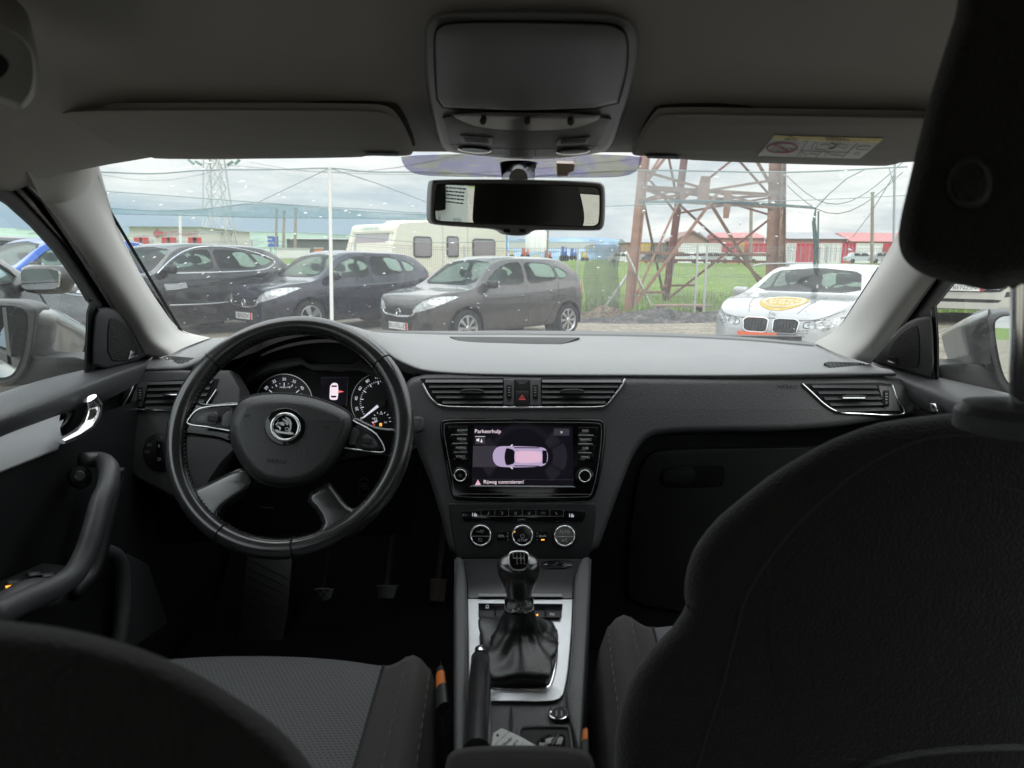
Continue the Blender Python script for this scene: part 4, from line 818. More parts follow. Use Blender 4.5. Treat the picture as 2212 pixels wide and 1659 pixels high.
for q, s, ox in ((c7((742, 1422), (845, 1422), (836, 1500), (742, 1500)), 'OFF', 773), (c7((1058, 1422), (1156, 1422), (1156, 1502), (1066, 1502)), 'DUAL', 1118)):
    k = pl('climate_button', q, S3, M_gloss, cp, h=.002, back=0, w=.8)
    m = MB(); text(m, s, *c7((ox, 1461))[0], 5, S3.up(.002), 0, .0004, .95); fn = c7((826 if s == 'OFF' else 1070, 1461))[0]; text(m, '*', fn[0], fn[1]+2, 7, S3.up(.002), 0, .0004)
    line(m, [(fn[0], fn[1]-8), (fn[0]+1, fn[1]-5)], S3.up(.002), .9); line(m, [(fn[0], fn[1]+6), (fn[0]+1, fn[1]+9)], S3.up(.002), .9); m.build('lettering', M_white, k)
    if s == 'DUAL': m = MB(); line(m, c7((1104, 1491), (1132, 1491)), S3.up(.002), 2.4, .0006); m.build('indicator_light', M_orange, k)
# ================================================================ steering wheel
wc = SW(625, 932); wn = SW.n; wx = Vector((1, 0, 0)); wy = wn.cross(wx).normalized()
Rm, rt = .1735, .0150
mb = MB(); ring = []
for i in range(96):
    t = 2*math.pi*i/96; d = wx*math.cos(t)+wy*math.sin(t); c = wc + d*Rm - wn*.004
    gripk = 1+.10*math.exp(-((math.sin(t)-.55)/.25)**2)
    ring.append([c + d*math.cos(a)*rt*gripk + wn*math.sin(a)*rt*1.12 for a in [2*math.pi*k/20 for k in range(20)]])
ring.append(ring[0]); mb.grid(ring, True)
wheel = mb.build('steering_wheel', M_leather, car, 180); wheel['label'] = 'four spoke steering wheel in worn black leather'
mb = MB()
for t in (rad(40.5), rad(139.5), rad(241), rad(278)):      # joints of the leather
    d = wx*math.cos(t)+wy*math.sin(t); c = wc+d*Rm-wn*.004
    mb.tube([c+d*math.cos(a)*rt*1.12+wn*math.sin(a)*rt*1.17 for a in [2*math.pi*k/20 for k in range(20)]], .0009, 6, closed=True)
mb.build('leather_joint', M_deep, wheel)
mb = MB()
for k in range(150):                                        # stitching round the inner edge
    t = 2*math.pi*k/150; d = wx*math.cos(t)+wy*math.sin(t); q = wx*math.cos(t+.018)+wy*math.sin(t+.018)
    mb.tube([wc+d*(Rm-rt*1.01)+wn*(-.002), wc+q*(Rm-rt*1.01)+wn*.003], .0006, 4)
mb.build('stitching', mat('stitch thread', (.08, .08, .08), .7), wheel)
SWb = SW.up(-.012)
# lower leather spokes
M_spoke = M_leather
sp1 = pl('spoke', chaikin(c6((110, 1130), (190, 1180), (240, 1185), (430, 1090), (560, 1030), (640, 1110), (600, 1190), (470, 1270), (400, 1330), (395, 1400), (430, 1440), (380, 1470), (200, 1350)), 1), SWb, M_spoke, wheel, h=.012, back=.014, w=12, steps=6, ang=180)
sp2 = pl('spoke', chaikin(c6((960, 1240), (1120, 1130), (1160, 1180), (1240, 1290), (1300, 1320), (1400, 1270), (1440, 1330), (1300, 1450), (1040, 1540), (960, 1530), (1040, 1470), (1090, 1430), (1060, 1350)), 1), SWb, M_spoke, wheel, h=.012, back=.014, w=12, steps=6, ang=180)
pl('spoke', chaikin(c6((95, 700), (100, 620), (150, 560), (250, 600), (330, 620), (480, 600), (560, 600), (520, 850), (460, 880), (400, 850), (250, 830), (160, 820), (120, 850)), 1), SWb, M_gloss, wheel, h=.010, back=.012, w=6, ang=180)
pl('spoke', chaikin(c6((1250, 740), (1290, 690), (1420, 760), (1500, 775), (1580, 780), (1610, 900), (1570, 1000), (1480, 960), (1250, 990), (1200, 1010), (1100, 1040)), 1), SWb, M_gloss, wheel, h=.010, back=.012, w=6, ang=180)
# control panels on the spokes
SWc = SW.up(.0)
for q, ch, b1, b2, wheelq in ((((190, 745), (210, 700), (250, 662), (300, 648), (520, 628), (500, 800), (300, 765)), ((465, 795), (330, 770), (190, 748), (205, 700), (250, 655), (330, 632), (520, 618)), ((232, 735), (262, 690), (320, 668), (400, 662), (385, 758), (300, 748)), ((430, 668), (500, 655), (480, 775), (398, 765)), ((318, 690), (392, 700), (385, 738), (316, 732))),
     (((1285, 740), (1420, 810), (1470, 870), (1495, 930), (1260, 905)), ((1290, 728), (1400, 785), (1465, 840), (1500, 935), (1350, 925), (1235, 908)), ((1365, 805), (1440, 850), (1470, 915), (1330, 905)), ((1285, 765), (1345, 795), (1305, 890), (1250, 885)), ((1350, 838), (1415, 848), (1408, 886), (1345, 878)))):
    cpn = pl('spoke_control', c6(*q), SWc, M_hard, wheel, h=.002, back=.004, w=2, rnd=1)
    m = MB(); m.tube([SWc(x, y, .0028) for x, y in rs(c6(*ch), 4)], .0012, 8); m.build('chrome_trim', M_chrome, cpn, 60)
    pl('control_button', c6(*b1), SWc.up(.002), M_soft, cpn, h=.002, back=0, w=1.5, rnd=1); pl('control_button', c6(*b2), SWc.up(.002), M_soft, cpn, h=.002, back=0, w=1.5, rnd=1)
    pl('scroll_wheel', c6(*wheelq), SWc.up(.003), mat('ribbed roller', (.03, .03, .032), .4, bump=('wave', 600, 1, .002, 'X')), cpn, h=.006, back=0, w=2)
m = MB()
line(m, ell(*c6((285, 711))[0], 3.5, n=12), SWc.up(.004), 1, .0006, True); text(m, '<', *c6((425, 750))[0], 4, SWc.up(.004)); text(m, '>', *c6((452, 675))[0], 4, SWc.up(.004)); line(m, c6((362, 672), (384, 682)), SWc.up(.004), 1.6)
line(m, c6((1288, 884), (1295, 874), (1310, 876)), SWc.up(.004), 1.4); line(m, c6((1424, 868), (1445, 872), (1445, 884), (1424, 882)), SWc.up(.004), 1, .0006, True)
m.build('control_symbol', M_dim, wheel)
# airbag cover
abp = chaikin(c6((465, 780), (470, 720), (520, 615), (590, 570), (700, 550), (850, 548), (1000, 568), (1120, 605), (1230, 655), (1275, 690), (1285, 740), (1280, 800), (1200, 960), (1120, 1060), (1040, 1120), (950, 1158), (850, 1170), (760, 1162), (680, 1140), (600, 1080), (540, 1000), (490, 900)), 2)
pl('airbag_gap', inset(abp, -4), SW.up(-.004), M_deep, wheel, h=.004, back=.01, w=2)
ab = pl('airbag_cover', abp, SW, M_hub, wheel, h=.024, back=.01, w=24, steps=9, ang=180)
SWa = SW.up(.024)
m = MB(); text(m, 'AIRBAG', *c6((778, 1000))[0], 9, SWa.up(-.0005), 4, .0008, 1.0); 
for q in (((570, 686), (575, 704)), ((580, 686), (600, 692), (582, 700)), ((1100, 766), (1125, 774), (1135, 768))): line(m, c6(*q), SWa, 1.6, .0006)
m.build('lettering', M_deep, ab)
ec = c6((835, 768))[0]
em = pl('emblem', ell(ec[0], ec[1]-.5, 44.5, 41.5, 48), SWa.up(-.002), M_gloss, ab, h=.004, back=0, w=3)
SWe = SWa.up(.002)
m = MB(); e2 = c6((840, 770))[0]
m.tube([SWe(x, y, .002) for x, y in ell(e2[0], e2[1], 29.5, 28.5, 48)], .0024, 10, closed=True)
m.build('emblem_ring', M_chrome, em, 60)
m = MB()    # winged arrow of the badge
ep = lambda *a: c10(*a)
for q in (((558, 945), (600, 952), (628, 965), (700, 975), (720, 962), (765, 985), (772, 998), (722, 1000), (620, 985), (575, 975)),
          ((563, 900), (585, 868), (640, 890), (668, 885), (640, 840), (610, 845), (588, 858), (600, 838), (640, 822), (665, 850), (700, 880), (716, 878), (700, 840), (672, 808), (692, 806), (735, 835), (748, 880), (742, 930), (735, 960), (718, 962), (728, 920), (722, 880), (712, 850), (716, 885), (700, 900), (655, 862), (668, 905), (640, 900), (600, 885)),
          ((575, 905), (610, 905), (630, 925), (628, 950), (612, 948), (605, 925))):
    plate(m, ep(*q), SWe, .0022, 0)
line(m, ell(*ep((695, 942))[0], 3.6, n=14), SWe, 1.5, .0024, True)
m.build('badge_figure', mat('satin chrome figure', (.85, .86, .87), .35, metal=.35), em, 30)
# ================================================================ interior mirror
SMi = Pl(P(1118, 440, .95), (.27, -.96, -.06))
mo = [(930, 392), (938, 387), (1100, 387), (1290, 391), (1303, 397), (1308, 410), (1307, 480), (1301, 495), (1290, 499), (1165, 497), (1150, 499), (1140, 508), (1118, 510), (1095, 508), (1085, 500), (1070, 495), (945, 487), (932, 482), (927, 468)]
mir = pl('rear_view_mirror', chaikin(mo, 2), SMi, M_over, car, h=.012, back=.030, w=7, steps=5, ang=180)
SMg = SMi.up(.012)
pl('mirror_rim', chaikin([(941, 399), (950, 396), (1110, 396), (1285, 401), (1297, 407), (1299, 418), (1298, 480), (1290, 490), (1270, 491), (945, 482), (936, 472)], 1), SMg, M_hard, mir, h=.001, back=0)
pl('mirror_glass', chaikin([(944, 402), (952, 399), (1110, 399), (1282, 404), (1293, 409), (1295, 420), (1294, 478), (1287, 487), (1270, 488), (950, 479), (939, 470)], 1), SMg.up(.001), M_mirror, mir, h=.0006, back=0)
m = MB(); plate(m, [(1088, 494), (1102, 494), (1102, 502), (1088, 502)], SMi.up(.011), .002, 0); plate(m, [(1122, 494), (1135, 495), (1135, 502), (1122, 501)], SMi.up(.011), .002, 0); m.build('mirror_sensor', M_deep, mir)
mm = MB(); b0, n0 = onglass(1120, 352, -.004)
mm.tube([onglass(1120, 350, -.002)[0], onglass(1120, 352, -.025)[0], P(1120, 385, .985)], [.030, .026, .013], 20); mm.build('mirror_mount', M_gloss, mir, 60)
mm = MB(); plate(mm, [(1202, 351), (1240, 352), (1243, 358), (1240, 370), (1228, 375), (1227, 381), (1203, 381)], Pl(P(1220, 365, 1.05), (0, -1, -.4)), .01, .01, 2); mm.build('toll_tag', mat('brown plastic', (.16, .12, .09), .45), car)
# ================================================================ centre console
SKb = SK.up(-.002)
con = pl('centre_console', c8((95, 262), (1012, 262), (1000, 500), (985, 800), (965, 1100), (940, 1400), (930, 1800), (98, 1800), (96, 1000)), SKb, M_soft, car, h=.001, back=.20)
for q in (((93, 250), (145, 250), (165, 310), (183, 420), (187, 700), (184, 1060), (180, 1300), (178, 1800), (96, 1800), (92, 1100)), ((1014, 250), (955, 250), (925, 300), (893, 400), (886, 640), (872, 900), (850, 1090), (832, 1180), (850, 1300), (905, 1500), (918, 1800), (940, 1800), (955, 1400), (985, 900), (1002, 560))):
    pl('console_rail', c8(*q), SK.up(-.005), M_soft, con, h=.016, back=.05, w=7, steps=5, ang=180, rnd=1)
pl('storage_lid', c8((160, 264), (946, 264), (893, 400), (888, 526), (186, 524), (183, 420)), SK, mat('shade darkened satin lid', (.016, .016, .017), .35), con, h=.004, back=.01, w=2)  # lid widened and darkened to stand for the shade below the climate panel
pl('lid_pull', c8((256, 492), (818, 494), (820, 518), (254, 516)), SK.up(.004), M_dim, con, h=.004, back=0, w=3)
ux = pl('socket_panel', c8((678, 270), (890, 270), (880, 325), (676, 325)), SK.up(.004), M_gloss, con, h=.002, back=0, w=2, rnd=1)
m = MB(); text(m, 'AUX', *c8((868, 301))[0], 4.5, SK.up(.006)); line(m, ell(*c8((836, 300))[0], 3, n=12), SK.up(.006), .9, .0006, True); line(m, c8((692, 298), (720, 298)), SK.up(.006), 1.2); line(m, c8((700, 298), (708, 291), (714, 291)), SK.up(.006), .9); m.build('lettering', M_dim, ux)
pl('usb_slot', c8((740, 297), (782, 297), (782, 305), (740, 305)), SK.up(.006), M_deep, ux, h=.0005, back=0)
mp_ = pl('gear_surround', c8((184, 526), (889, 528), (882, 700), (872, 850), (858, 1000), (845, 1080), (826, 1165), (800, 1195), (760, 1210), (660, 1216), (400, 1213), (192, 1204), (190, 900)), SK, M_alu, con, h=.0035, back=0, w=2)
SK3 = SK.up(.0035)
bk = pl('switch_bank', c8((256, 556), (821, 560), (818, 600), (810, 650), (800, 661), (265, 660), (256, 650)), SK3, M_gloss, con, h=.002, back=0, w=1)
for k in range(5):
    x0 = 260+k*112; pl('console_switch', c8((x0, 606), (x0+107, 606), (x0+105, 655), (x0, 655)), SK3.up(.002), M_hard, bk, h=.003, back=0, w=1.5)
m = MB(); text(m, 'P', *c8((632, 632))[0], 6.5, SK3.up(.005)); plate(m, c8((642, 634), (656, 625), (656, 640), (645, 640)), SK3.up(.005), .0004, 0); m.build('lit_symbol', M_orange, bk)
m = MB(); text(m, 'P', *c8((742, 632))[0], 6.5, SK3.up(.005)); line(m, ell(*c8((758, 632))[0], 2.2, n=10), SK3.up(.005), 1, .0006, True); line(m, ell(*c8((316, 578))[0], 3, n=12), SK3.up(.002), 1, .0006, True); line(m, c8((306, 588), (326, 588)), SK3.up(.002), 1.2); m.build('switch_symbol', M_white, bk)
# chrome frame and gear boot
bf = c8((272, 745), (292, 727), (762, 727), (782, 748), (779, 900), (768, 1000), (745, 1085), (722, 1125), (640, 1136), (345, 1136), (300, 1120), (285, 1080), (276, 900))
m = MB(); m.tube([SK3(x, y, .0015) for x, y in chaikin(bf, 1)], .0024, 8, closed=True); m.build('boot_frame', M_chrome, con, 60)
base = densify(inset(bf, 3), 9); nb = len(base); bc = SK3(*c8((525, 900))[0]); b3 = [SK3(x, y, .001) for x, y in base]
neck = P(*c8((530, 588))[0], .792); axis = (neck-bc)
mb = MB(); rings = []
for i in range(17):
    t = i/16; rr = []
    for j, p in enumerate(b3):
        a = math.atan2(p.y-bc.y, p.x-bc.x); r0_ = (p-bc).length
        q_ = max(0, min(1, (t-.34)/.34)); q_ = q_*q_*(3-2*q_)
        R_ = (r0_*(1-.10*(t/.4)**2 if t < .4 else .90))*(1-q_) + (.0240-.006*max(0, (t-.68)/.32))*q_
        fold = (.0065*math.sin(t*9.5+1.2*math.sin(a*2+.5))+.004*math.sin(a*5+t*6)+.003*math.sin(a*9-t*7))*math.sin(math.pi*min(1, t*1.15))
        c = bc + axis*min(1, (t/.55)**1.6 if t < .55 else 1)*.98; c.z = bc.z + (axis.z*.30*math.sin(min(1, t/.42)*math.pi/2) if t < .42 else axis.z*(.30+.70*(t-.42)/.58))
        R_ += fold*(.45 if t > .5 else 1)
        lim = .0165+(.030*(1-t))
        rr.append(Vector((c.x+math.cos(a)*R_, c.y+math.sin(a)*R_, c.z+fold*.30)))
    rings.append(rr)
mb.grid(rings, True); boot = mb.build('gear_boot', M_boot, con, 180)
# gear lever knob
k0 = P(*c8((528, 500))[0], .790); k1 = P(*c8((525, 275))[0], .785); kd = (k1-k0)
pts = [k0+kd*t for t in (0, .06, .14, .3, .5, .7, .85, .97, 1.05, 1.09)]
mb = MB(); mb.tube(pts, [.0155, .0165, .0175, .020, .0232, .0258, .0265, .0250, .0205, .012], 24, sq=.86, up=(0, 1, 0)); knob = mb.build('gear_lever', M_leather, con, 180)
mb = MB(); mb.tube([neck-(k0-neck)*.1, neck+(k0-neck)*.15, neck+(k0-neck)*.6, k0+kd*.04], [.0175, .0188, .0182, .0140], 24, sq=.9, up=(0, 1, 0)); mb.build('chrome_collar', M_chrome, knob, 40)
tc_ = c8((525, 277))[0]; SN = Pl(P(*tc_, .758), (0, -.80, .60))
cap = chaikin(c8((452, 250), (460, 218), (490, 204), (560, 204), (592, 218), (602, 250), (596, 300), (572, 335), (525, 345), (480, 335), (456, 300)), 1)
kc = pl('knob_cap', cap, SN, M_chrome, knob, h=.003, back=.010, w=2.5, ang=60)
pl('shift_plate', inset(cap, 3.6), SN.up(.003), M_gloss, kc, h=.0008, back=0, w=1)
m = MB(); S_ = SN.up(.0038)
for x in (515, 540, 563): line(m, c8((x, 237), (x, 275)), S_, 1.5)
line(m, c8((490, 240), (490, 255), (563, 255)), S_, 1.5)
for s, x, y in (('R', 489, 229), ('1', 514, 227), ('3', 539, 227), ('5', 562, 228), ('2', 516, 288), ('4', 541, 288), ('6', 565, 289)): text(m, s, *c8((x, y))[0], 5.2, S_)
m.build('shift_pattern', M_white, kc)
# handbrake
h0, h1 = P(*c8((270, 915))[0], .735), P(*c8((247, 1560))[0], .50); hv = h1-h0
mb = MB(); mb.tube([h0+hv*t for t in (0, .015, .05, .15, .4, .7, 1)], [.0075, .0095, .0108, .0112, .0118, .0122, .0124], 18, sq=1.0); hb = mb.build('handbrake', M_leather, con, 50)
mb = MB(); b0_ = P(*c8((270, 862))[0], .748); mb.tube([b0_, b0_+(h0-b0_)*.1, h0, h0+hv*.01], [.0062, .0070, .0072, .0074], 18); mb.build('release_button', M_chrome, hb, 40)
mb = MB(); mb.tube([h0+hv*(.04+.002*k)+Vector((0, 0, 0)) for k in (0, 1)], [.0112, .0112], 18); mb.build('leather_collar', M_deep, hb)
# rear of the console: socket, tray and cup holder
m = MB(); so = c8((795, 1292))[0]
tk = pl('lighter_socket', ell(so[0], so[1], 23.5, 16.5, 40), SK, M_chrome, con, h=.004, back=0, w=3.5, ang=60)
pl('socket_well', ell(so[0]+.5, so[1]-1, 17, 11.5, 32), SK.up(.004), M_deep, tk, h=.0006, back=0)
m = MB(); line(m, c8((780, 1275), (778, 1310)), SK.up(.0046), 3); line(m, c8((812, 1275), (814, 1312)), SK.up(.0046), 3); m.build('socket_contact', M_dim, tk)
cup = pl('cup_holder', c8((520, 1440), (530, 1400), (560, 1388), (840, 1386), (872, 1410), (890, 1560), (510, 1560)), SK, M_deep, con, h=.0008, back=0, rnd=1)
m = MB(); m.tube([SK(x, y, .001) for x, y in rs(c8((522, 1470), (524, 1420), (560, 1390), (700, 1386), (840, 1388), (870, 1415), (885, 1540)), 5)], .0025, 8); m.build('holder_rim', M_soft, cup)
pl('console_slot', c8((470, 1250), (480, 1240), (486, 1300), (486, 1420), (470, 1425), (455, 1400)), SK, M_deep, con, h=.0006, back=0, rnd=1)
# centre armrest
AR = Pl(P(1120, 1630, .44), (0, -.25, 1))
arm = pl('centre_armrest', chaikin([(950, 1760), (958, 1680), (964, 1640), (975, 1622), (1010, 1613), (1110, 1609), (1210, 1612), (1265, 1620), (1283, 1640), (1290, 1700), (1292, 1760)], 2), AR, M_cloth, con, h=.020, back=.05, w=14, steps=6, ang=180)
for xa, xb in ((972, 958), (1276, 1288)):
    m = MB()
    for k in range(30): t = k/30; y = 1628+t*110; x = xa+(xb-xa)*t; line(m, [(x, y), (x-.2, y+2)], AR, .9, .0195)
    m.build('seam_stitching', M_seam, arm)
# ---- things lying about
key = empty('car_key', tuple(SK(*c8((745, 1470))[0]))); tag(key, 'black plastic key fob lying in the console cup holder', 'key'); 
kb = key.location
mb = MB(); plate(mb, chaikin(c8((640, 1490), (660, 1460), (720, 1430), (790, 1418), (830, 1430), (845, 1460), (820, 1520), (740, 1560), (660, 1550)), 2), SK.up(.004), .012, .003, 6, 0, 5); mb.v = [v-kb for v in mb.v]; mb.build('key_body', M_gloss, key, 60)
mb = MB(); plate(mb, c8((745, 1470), (790, 1425), (800, 1425), (785, 1470), (750, 1510)), SK.up(.016), .003, 0, 1); mb.v = [v-kb for v in mb.v]; mb.build('key_blade_slot', M_hard, key, 60)
tg = empty('paper_tag', tuple(SK(*c8((470, 1460))[0]))); tag(tg, 'white paper price tag with handwriting, lying beside the handbrake lever', 'tag'); tb = tg.location
ST_ = Pl(SK(*c8((470, 1450))[0], .008), (-.1, -.05, 1))
mb = MB(); plate(mb, c8((410, 1392), (430, 1398), (540, 1450), (640, 1506), (660, 1600), (345, 1600), (345, 1505), (358, 1425)), ST_, .0005, .0005); mb.v = [v-tb for v in mb.v]; tgo = mb.build('card', mat('tag paper', (.62, .62, .60), .8), tg)
m = MB(); text(m, 'AUTOTAG  ONLINE.COM', *c8((412, 1462))[0], 3.4, ST_, -43, .0011, .95); a = c8((385, 1440))[0]; plate(m, ell(a[0], a[1], 3.2), ST_, .0009, 0)
text(m, 'Skoda', *c8((448, 1484))[0], 8.5, ST_, -42, .0011, .8, .25); text(m, 'dvi 6', *c8((505, 1490))[0], 7, ST_, -42, .0011, .8, .25); line(m, c8((485, 1450), (430, 1500)), ST_, .7, .0011); line(m, c8((515, 1468), (490, 1500)), ST_, .7, .0011); line(m, c8((565, 1480), (545, 1500)), ST_, .7, .0011)
m.v = [v-tb for v in m.v]; m.build('handwriting', mat('ink', (.03, .035, .06), .7), tg)
def pen(name, label, q, X0, cols):
    A, B = q; d = B-A; e = empty(name, tuple(A)); tag(e, label, 'tool')
    for nm, t0, t1, r0_, r1_, mm_ in cols:
        mb = MB(); mb.tube([d*t for t in (t0, t0+(t1-t0)*.15, t0+(t1-t0)*.85, t1)], [r0_, (r0_*2+r1_)/3, (r0_+2*r1_)/3, r1_], 14, sq=.7); mb.build(nm, mm_, e, 50)
pen('pen_knife', 'orange and black cutter standing between driver seat and console', (P(949, 1428, .80), P(957, 1530, .70)), 0,
    [('metal_tip', 0, .17, .0014, .0036, M_chrome), ('front_collar', .17, .30, .0050, .0064, M_hard), ('orange_grip', .30, .60, .0066, .0074, M_orp), ('handle', .60, 1.0, .0078, .0088, M_hard)])
pen('belt_buckle', 'orange and black seat belt catch beside the passenger seat cushion', (P(1264, 1578, .62), P(1262, 1640, .56)), 0,
    [('orange_button', 0, .45, .003, .0042, M_orp), ('buckle_body', .45, 1, .0045, .0055, M_hard)])
# ================================================================ footwell
mb = MB(); mb.grid([[R3(x, Y, z) for x in (-.70, -.12)] for Y, z in ((.3, -.80), (1.2, -.80), (1.45, -.78), (1.72, -.52), (1.78, -.30))]); mb.grid([[R3(x, Y, z) for x in (.12, .70)] for Y, z in ((.3, -.80), (1.2, -.80), (1.45, -.78), (1.72, -.52), (1.78, -.30))])
mb.build('floor_carpet', M_carpet, car, 180)
SFt = Pl(P(570, 1330, 1.36), (0, -.62, .78))
fr_ = pl('footrest', q3((1062, 740), (1268, 740), (1250, 960), (1215, 1172), (1020, 1165), (1040, 960)), SFt, M_rubber, car, h=.012, back=.02, w=3)
m = MB()
for k in range(11):
    y = 770+k*36; xa = 1072-(y-740)*.09; xb = 1250-(y-740)*.07; line(m, q3((xa+5, y+35), (xa+60, y-18), (xb-10, y+60)) if 0 else q3((xa+8, y-10), (xb-8, y+70)), SFt.up(.012), 1.6, .0005)
m.build('footrest_rib', M_deep, fr_)
M_pedal = mat('pedal rubber', (.03, .03, .032), .4); 
for nm, q, Y, mm_ in (('clutch_pedal', ((1355, 885), (1400, 878), (1446, 885), (1432, 930), (1400, 940), (1368, 932)), 1.40, M_pedal), ('brake_pedal', ((1620, 868), (1722, 868), (1702, 930), (1630, 928)), 1.45, M_pedal), ('accelerator_pedal', ((1856, 840), (1932, 842), (1922, 945), (1856, 938)), 1.48, mat('brown pedal rubber', (.05, .028, .02), .5))):
    S = Pl(P(*q3(q[0])[0], Y), (0, -.85, .53)); p_ = pl(nm, q3(*q), S, mm_, car, h=.008, back=.006, w=2)
    m = MB(); bx = q3(*q); x0, x1 = min(a for a, b in bx), max(a for a, b in bx); y0, y1 = min(b for a, b in bx), max(b for a, b in bx); w_, h_ = x1-x0, y1-y0
    for t in (.25, .6): line(m, [(x0+w_*(t-.15), y0+h_*.15), (x0+w_*(t+.25), y0+h_*.85)], S, .9, .0084); line(m, [(x0+w_*(t+.25), y0+h_*.15), (x0+w_*(t-.1), y0+h_*.85)], S, .9, .0084)
    m.build('pedal_tread', M_dim if nm == 'clutch_pedal' else M_hard, p_)
    m = MB(); c_ = S((x0+x1)/2, y0+2); m.tube([c_, c_+Vector((.01, .12, .16)), c_+Vector((.02, .16, .3))], [.007, .008, .01], 8); m.build('pedal_arm', M_hard, p_)
pl('kick_panel', q3((545, 730), (640, 780), (725, 1030), (560, 1150), (520, 1150)), SDL.up(.03), mat('ribbed sill rubber', (.02, .02, .021), .55, bump=('wave', 120, 1, .003, 'Z')), car, h=.003, back=.01)
# ================================================================ seats
M_ins = bpy.data.materials.new('patterned seat cloth'); M_ins.use_nodes = True; t_ = M_ins.node_tree; b_ = t_.nodes['Principled BSDF']; b_.inputs['Roughness'].default_value = .95; b_.inputs['Specular IOR Level'].default_value = .15
co = t_.nodes.new('ShaderNodeTexCoord'); mp = t_.nodes.new('ShaderNodeMapping'); mp.inputs['Scale'].default_value = (1, 1, 1); br = t_.nodes.new('ShaderNodeTexBrick')
br.inputs['Scale'].default_value = 105; br.inputs['Mortar Size'].default_value = .16; br.inputs['Mortar Smooth'].default_value = .3; br.inputs['Brick Width'].default_value = .62; br.inputs['Row Height'].default_value = .45; br.offset = .5
br.inputs['Color1'].default_value = (.055, .056, .059, 1); br.inputs['Color2'].default_value = (.066, .067, .070, 1); br.inputs['Mortar'].default_value = (.115, .115, .12, 1)
t_.links.new(co.outputs['Object'], mp.inputs[0]); t_.links.new(mp.outputs[0], br.inputs[0]); t_.links.new(br.outputs[0], b_.inputs['Base Color'])
bp = t_.nodes.new('ShaderNodeBump'); bp.inputs['Strength'].default_value = .6; bp.inputs['Distance'].default_value = .001; t_.links.new(br.outputs[1], bp.inputs['Height']); bp.invert = True; t_.links.new(bp.outputs[0], b_.inputs['Normal'])
def seat(name, label, cush_ins, cush_bol, yfr, stitches):
    pass
# driver cushion: loft in real coordinates
def cushion(cx_, ytop, half, name, zc0=-.520, y0=.05, lbl=None):
    rows = []; n = 46
    for i in range(20):
        Y = y0+(ytop-y0)*min(1, (i/16)) if i <= 16 else ytop
        t = i/19; row = []
        for j in range(n+1):
            s = -1+2*j/n; a = abs(s)
            x = cx_+half*s*(1-.10*max(0, (Y-y0)/(ytop-y0)-.55)**1.5*2.0)
            bol = .030*math.exp(-((a-.84)/.11)**2)
            z = zc0+bol-.010*math.cos(s*1.4)
            if a > .90: z -= (1-math.sqrt(max(0, 1-((a-.90)/.10)**2)))*.10
            yy = Y; cr_ = ytop-.05*s*s-.03*a**4
            u = i/19
            if i <= 15: yy = y0+(cr_-.05-y0)*i/15
            else: an = (i-15)/4*math.pi/2; yy = cr_-.05+.05*math.sin(an); z -= .05*(1-math.cos(an))*1.3
            row.append(R3(x, yy, z))
        rows.append(row)
    lo = [p+Vector((0, 0, -.12)) for p in rows[-1]]; rows.append(lo)
    return rows
def build_seat(cx_, ytop, half, label, y0, stx, zz=-.520):
    rows = cushion(cx_, ytop, half, '', zc0=zz, y0=y0); n = len(rows[0])
    mb = MB(); bi = [j for j in range(n)]
    ins = [r[8:n-8] for r in rows[:18]]; mb.grid(ins)
    # bolsters and front as the seat's own mesh
    m2 = MB(); m2.grid([r[:9] for r in rows]); m2.grid([r[n-9:] for r in rows]); m2.grid([r[8:n-8] for r in rows[17:]])
    # flanks
    m2.grid([[r[0] for r in rows], [r[0]+Vector((0, 0, -.12)) for r in rows]]); m2.grid([[r[-1] for r in rows], [r[-1]+Vector((0, 0, -.12)) for r in rows]])
    s = m2.build('seat', M_cloth, car, 180); s['label'] = label
    mb.build('seat_insert', M_ins, s, 180)
    for jj in stx:
        m = MB(); pts = [r[jj] for r in rows[:19]]
        pts = catmull(pts, 6)
        for k in range(0, len(pts)-1, 2): m.tube([pts[k]+Vector((0, 0, .0010)), pts[k+1]+Vector((0, 0, .0010))], .0005, 4)
        m.build('seam_stitching', M_seam, s)
    m = MB()
    for jj in (8, n-9): m.tube([r[jj]-Vector((0, 0, .0004)) for r in rows[:19]], .0022, 6)
    m.build('seam_groove', M_deep, s)
    return s
ds_ = build_seat(-.345, .875, .268, 'driver seat with patterned grey cloth insert', .02, (41, 44))
ps_ = build_seat(.345, .92, .268, 'passenger seat, its dark cloth back and tall head restraint filling the right of the picture', .1, (2, 5), -.485)
# driver backrest (near, lower left)
SDb = Pl(P(330, 1500, .23), (.10, -.80, .45))
pl('backrest', chaikin([(-900, 1420), (-500, 1330), (-200, 1318), (0, 1340), (150, 1357), (300, 1398), (420, 1450), (520, 1512), (600, 1570), (650, 1622), (690, 1680), (740, 1800), (780, 2100), (-900, 2100)], 2), SDb, M_back, ds_, h=.03, back=.07, w=60, steps=8, ang=180, taper=True)
# passenger backrest
SPb = Pl(P(1700, 1250, .52), (-.10, -1, .10))
pout = [(2800, 905), (2500, 885), (2250, 882), (2126, 887), (2040, 894), (1956, 904), (1900, 913), (1856, 926), (1800, 948), (1756, 970), (1700, 1003), (1656, 1032), (1620, 1060), (1586, 1088), (1556, 1113), (1531, 1140), (1510, 1168), (1496, 1192), (1485, 1225), (1479, 1255), (1478, 1285), (1482, 1304), (1474, 1322), (1451, 1356), (1428, 1378), (1406, 1402), (1376, 1442), (1358, 1475), (1342, 1520), (1333, 1560), (1328, 1600), (1326, 1700), (1335, 2000), (2800, 2000)]
bk_ = pl('backrest', densify(pout, 25), SPb, M_back, ps_, h=.030, back=.095, w=70, steps=8, ang=180, taper=True)
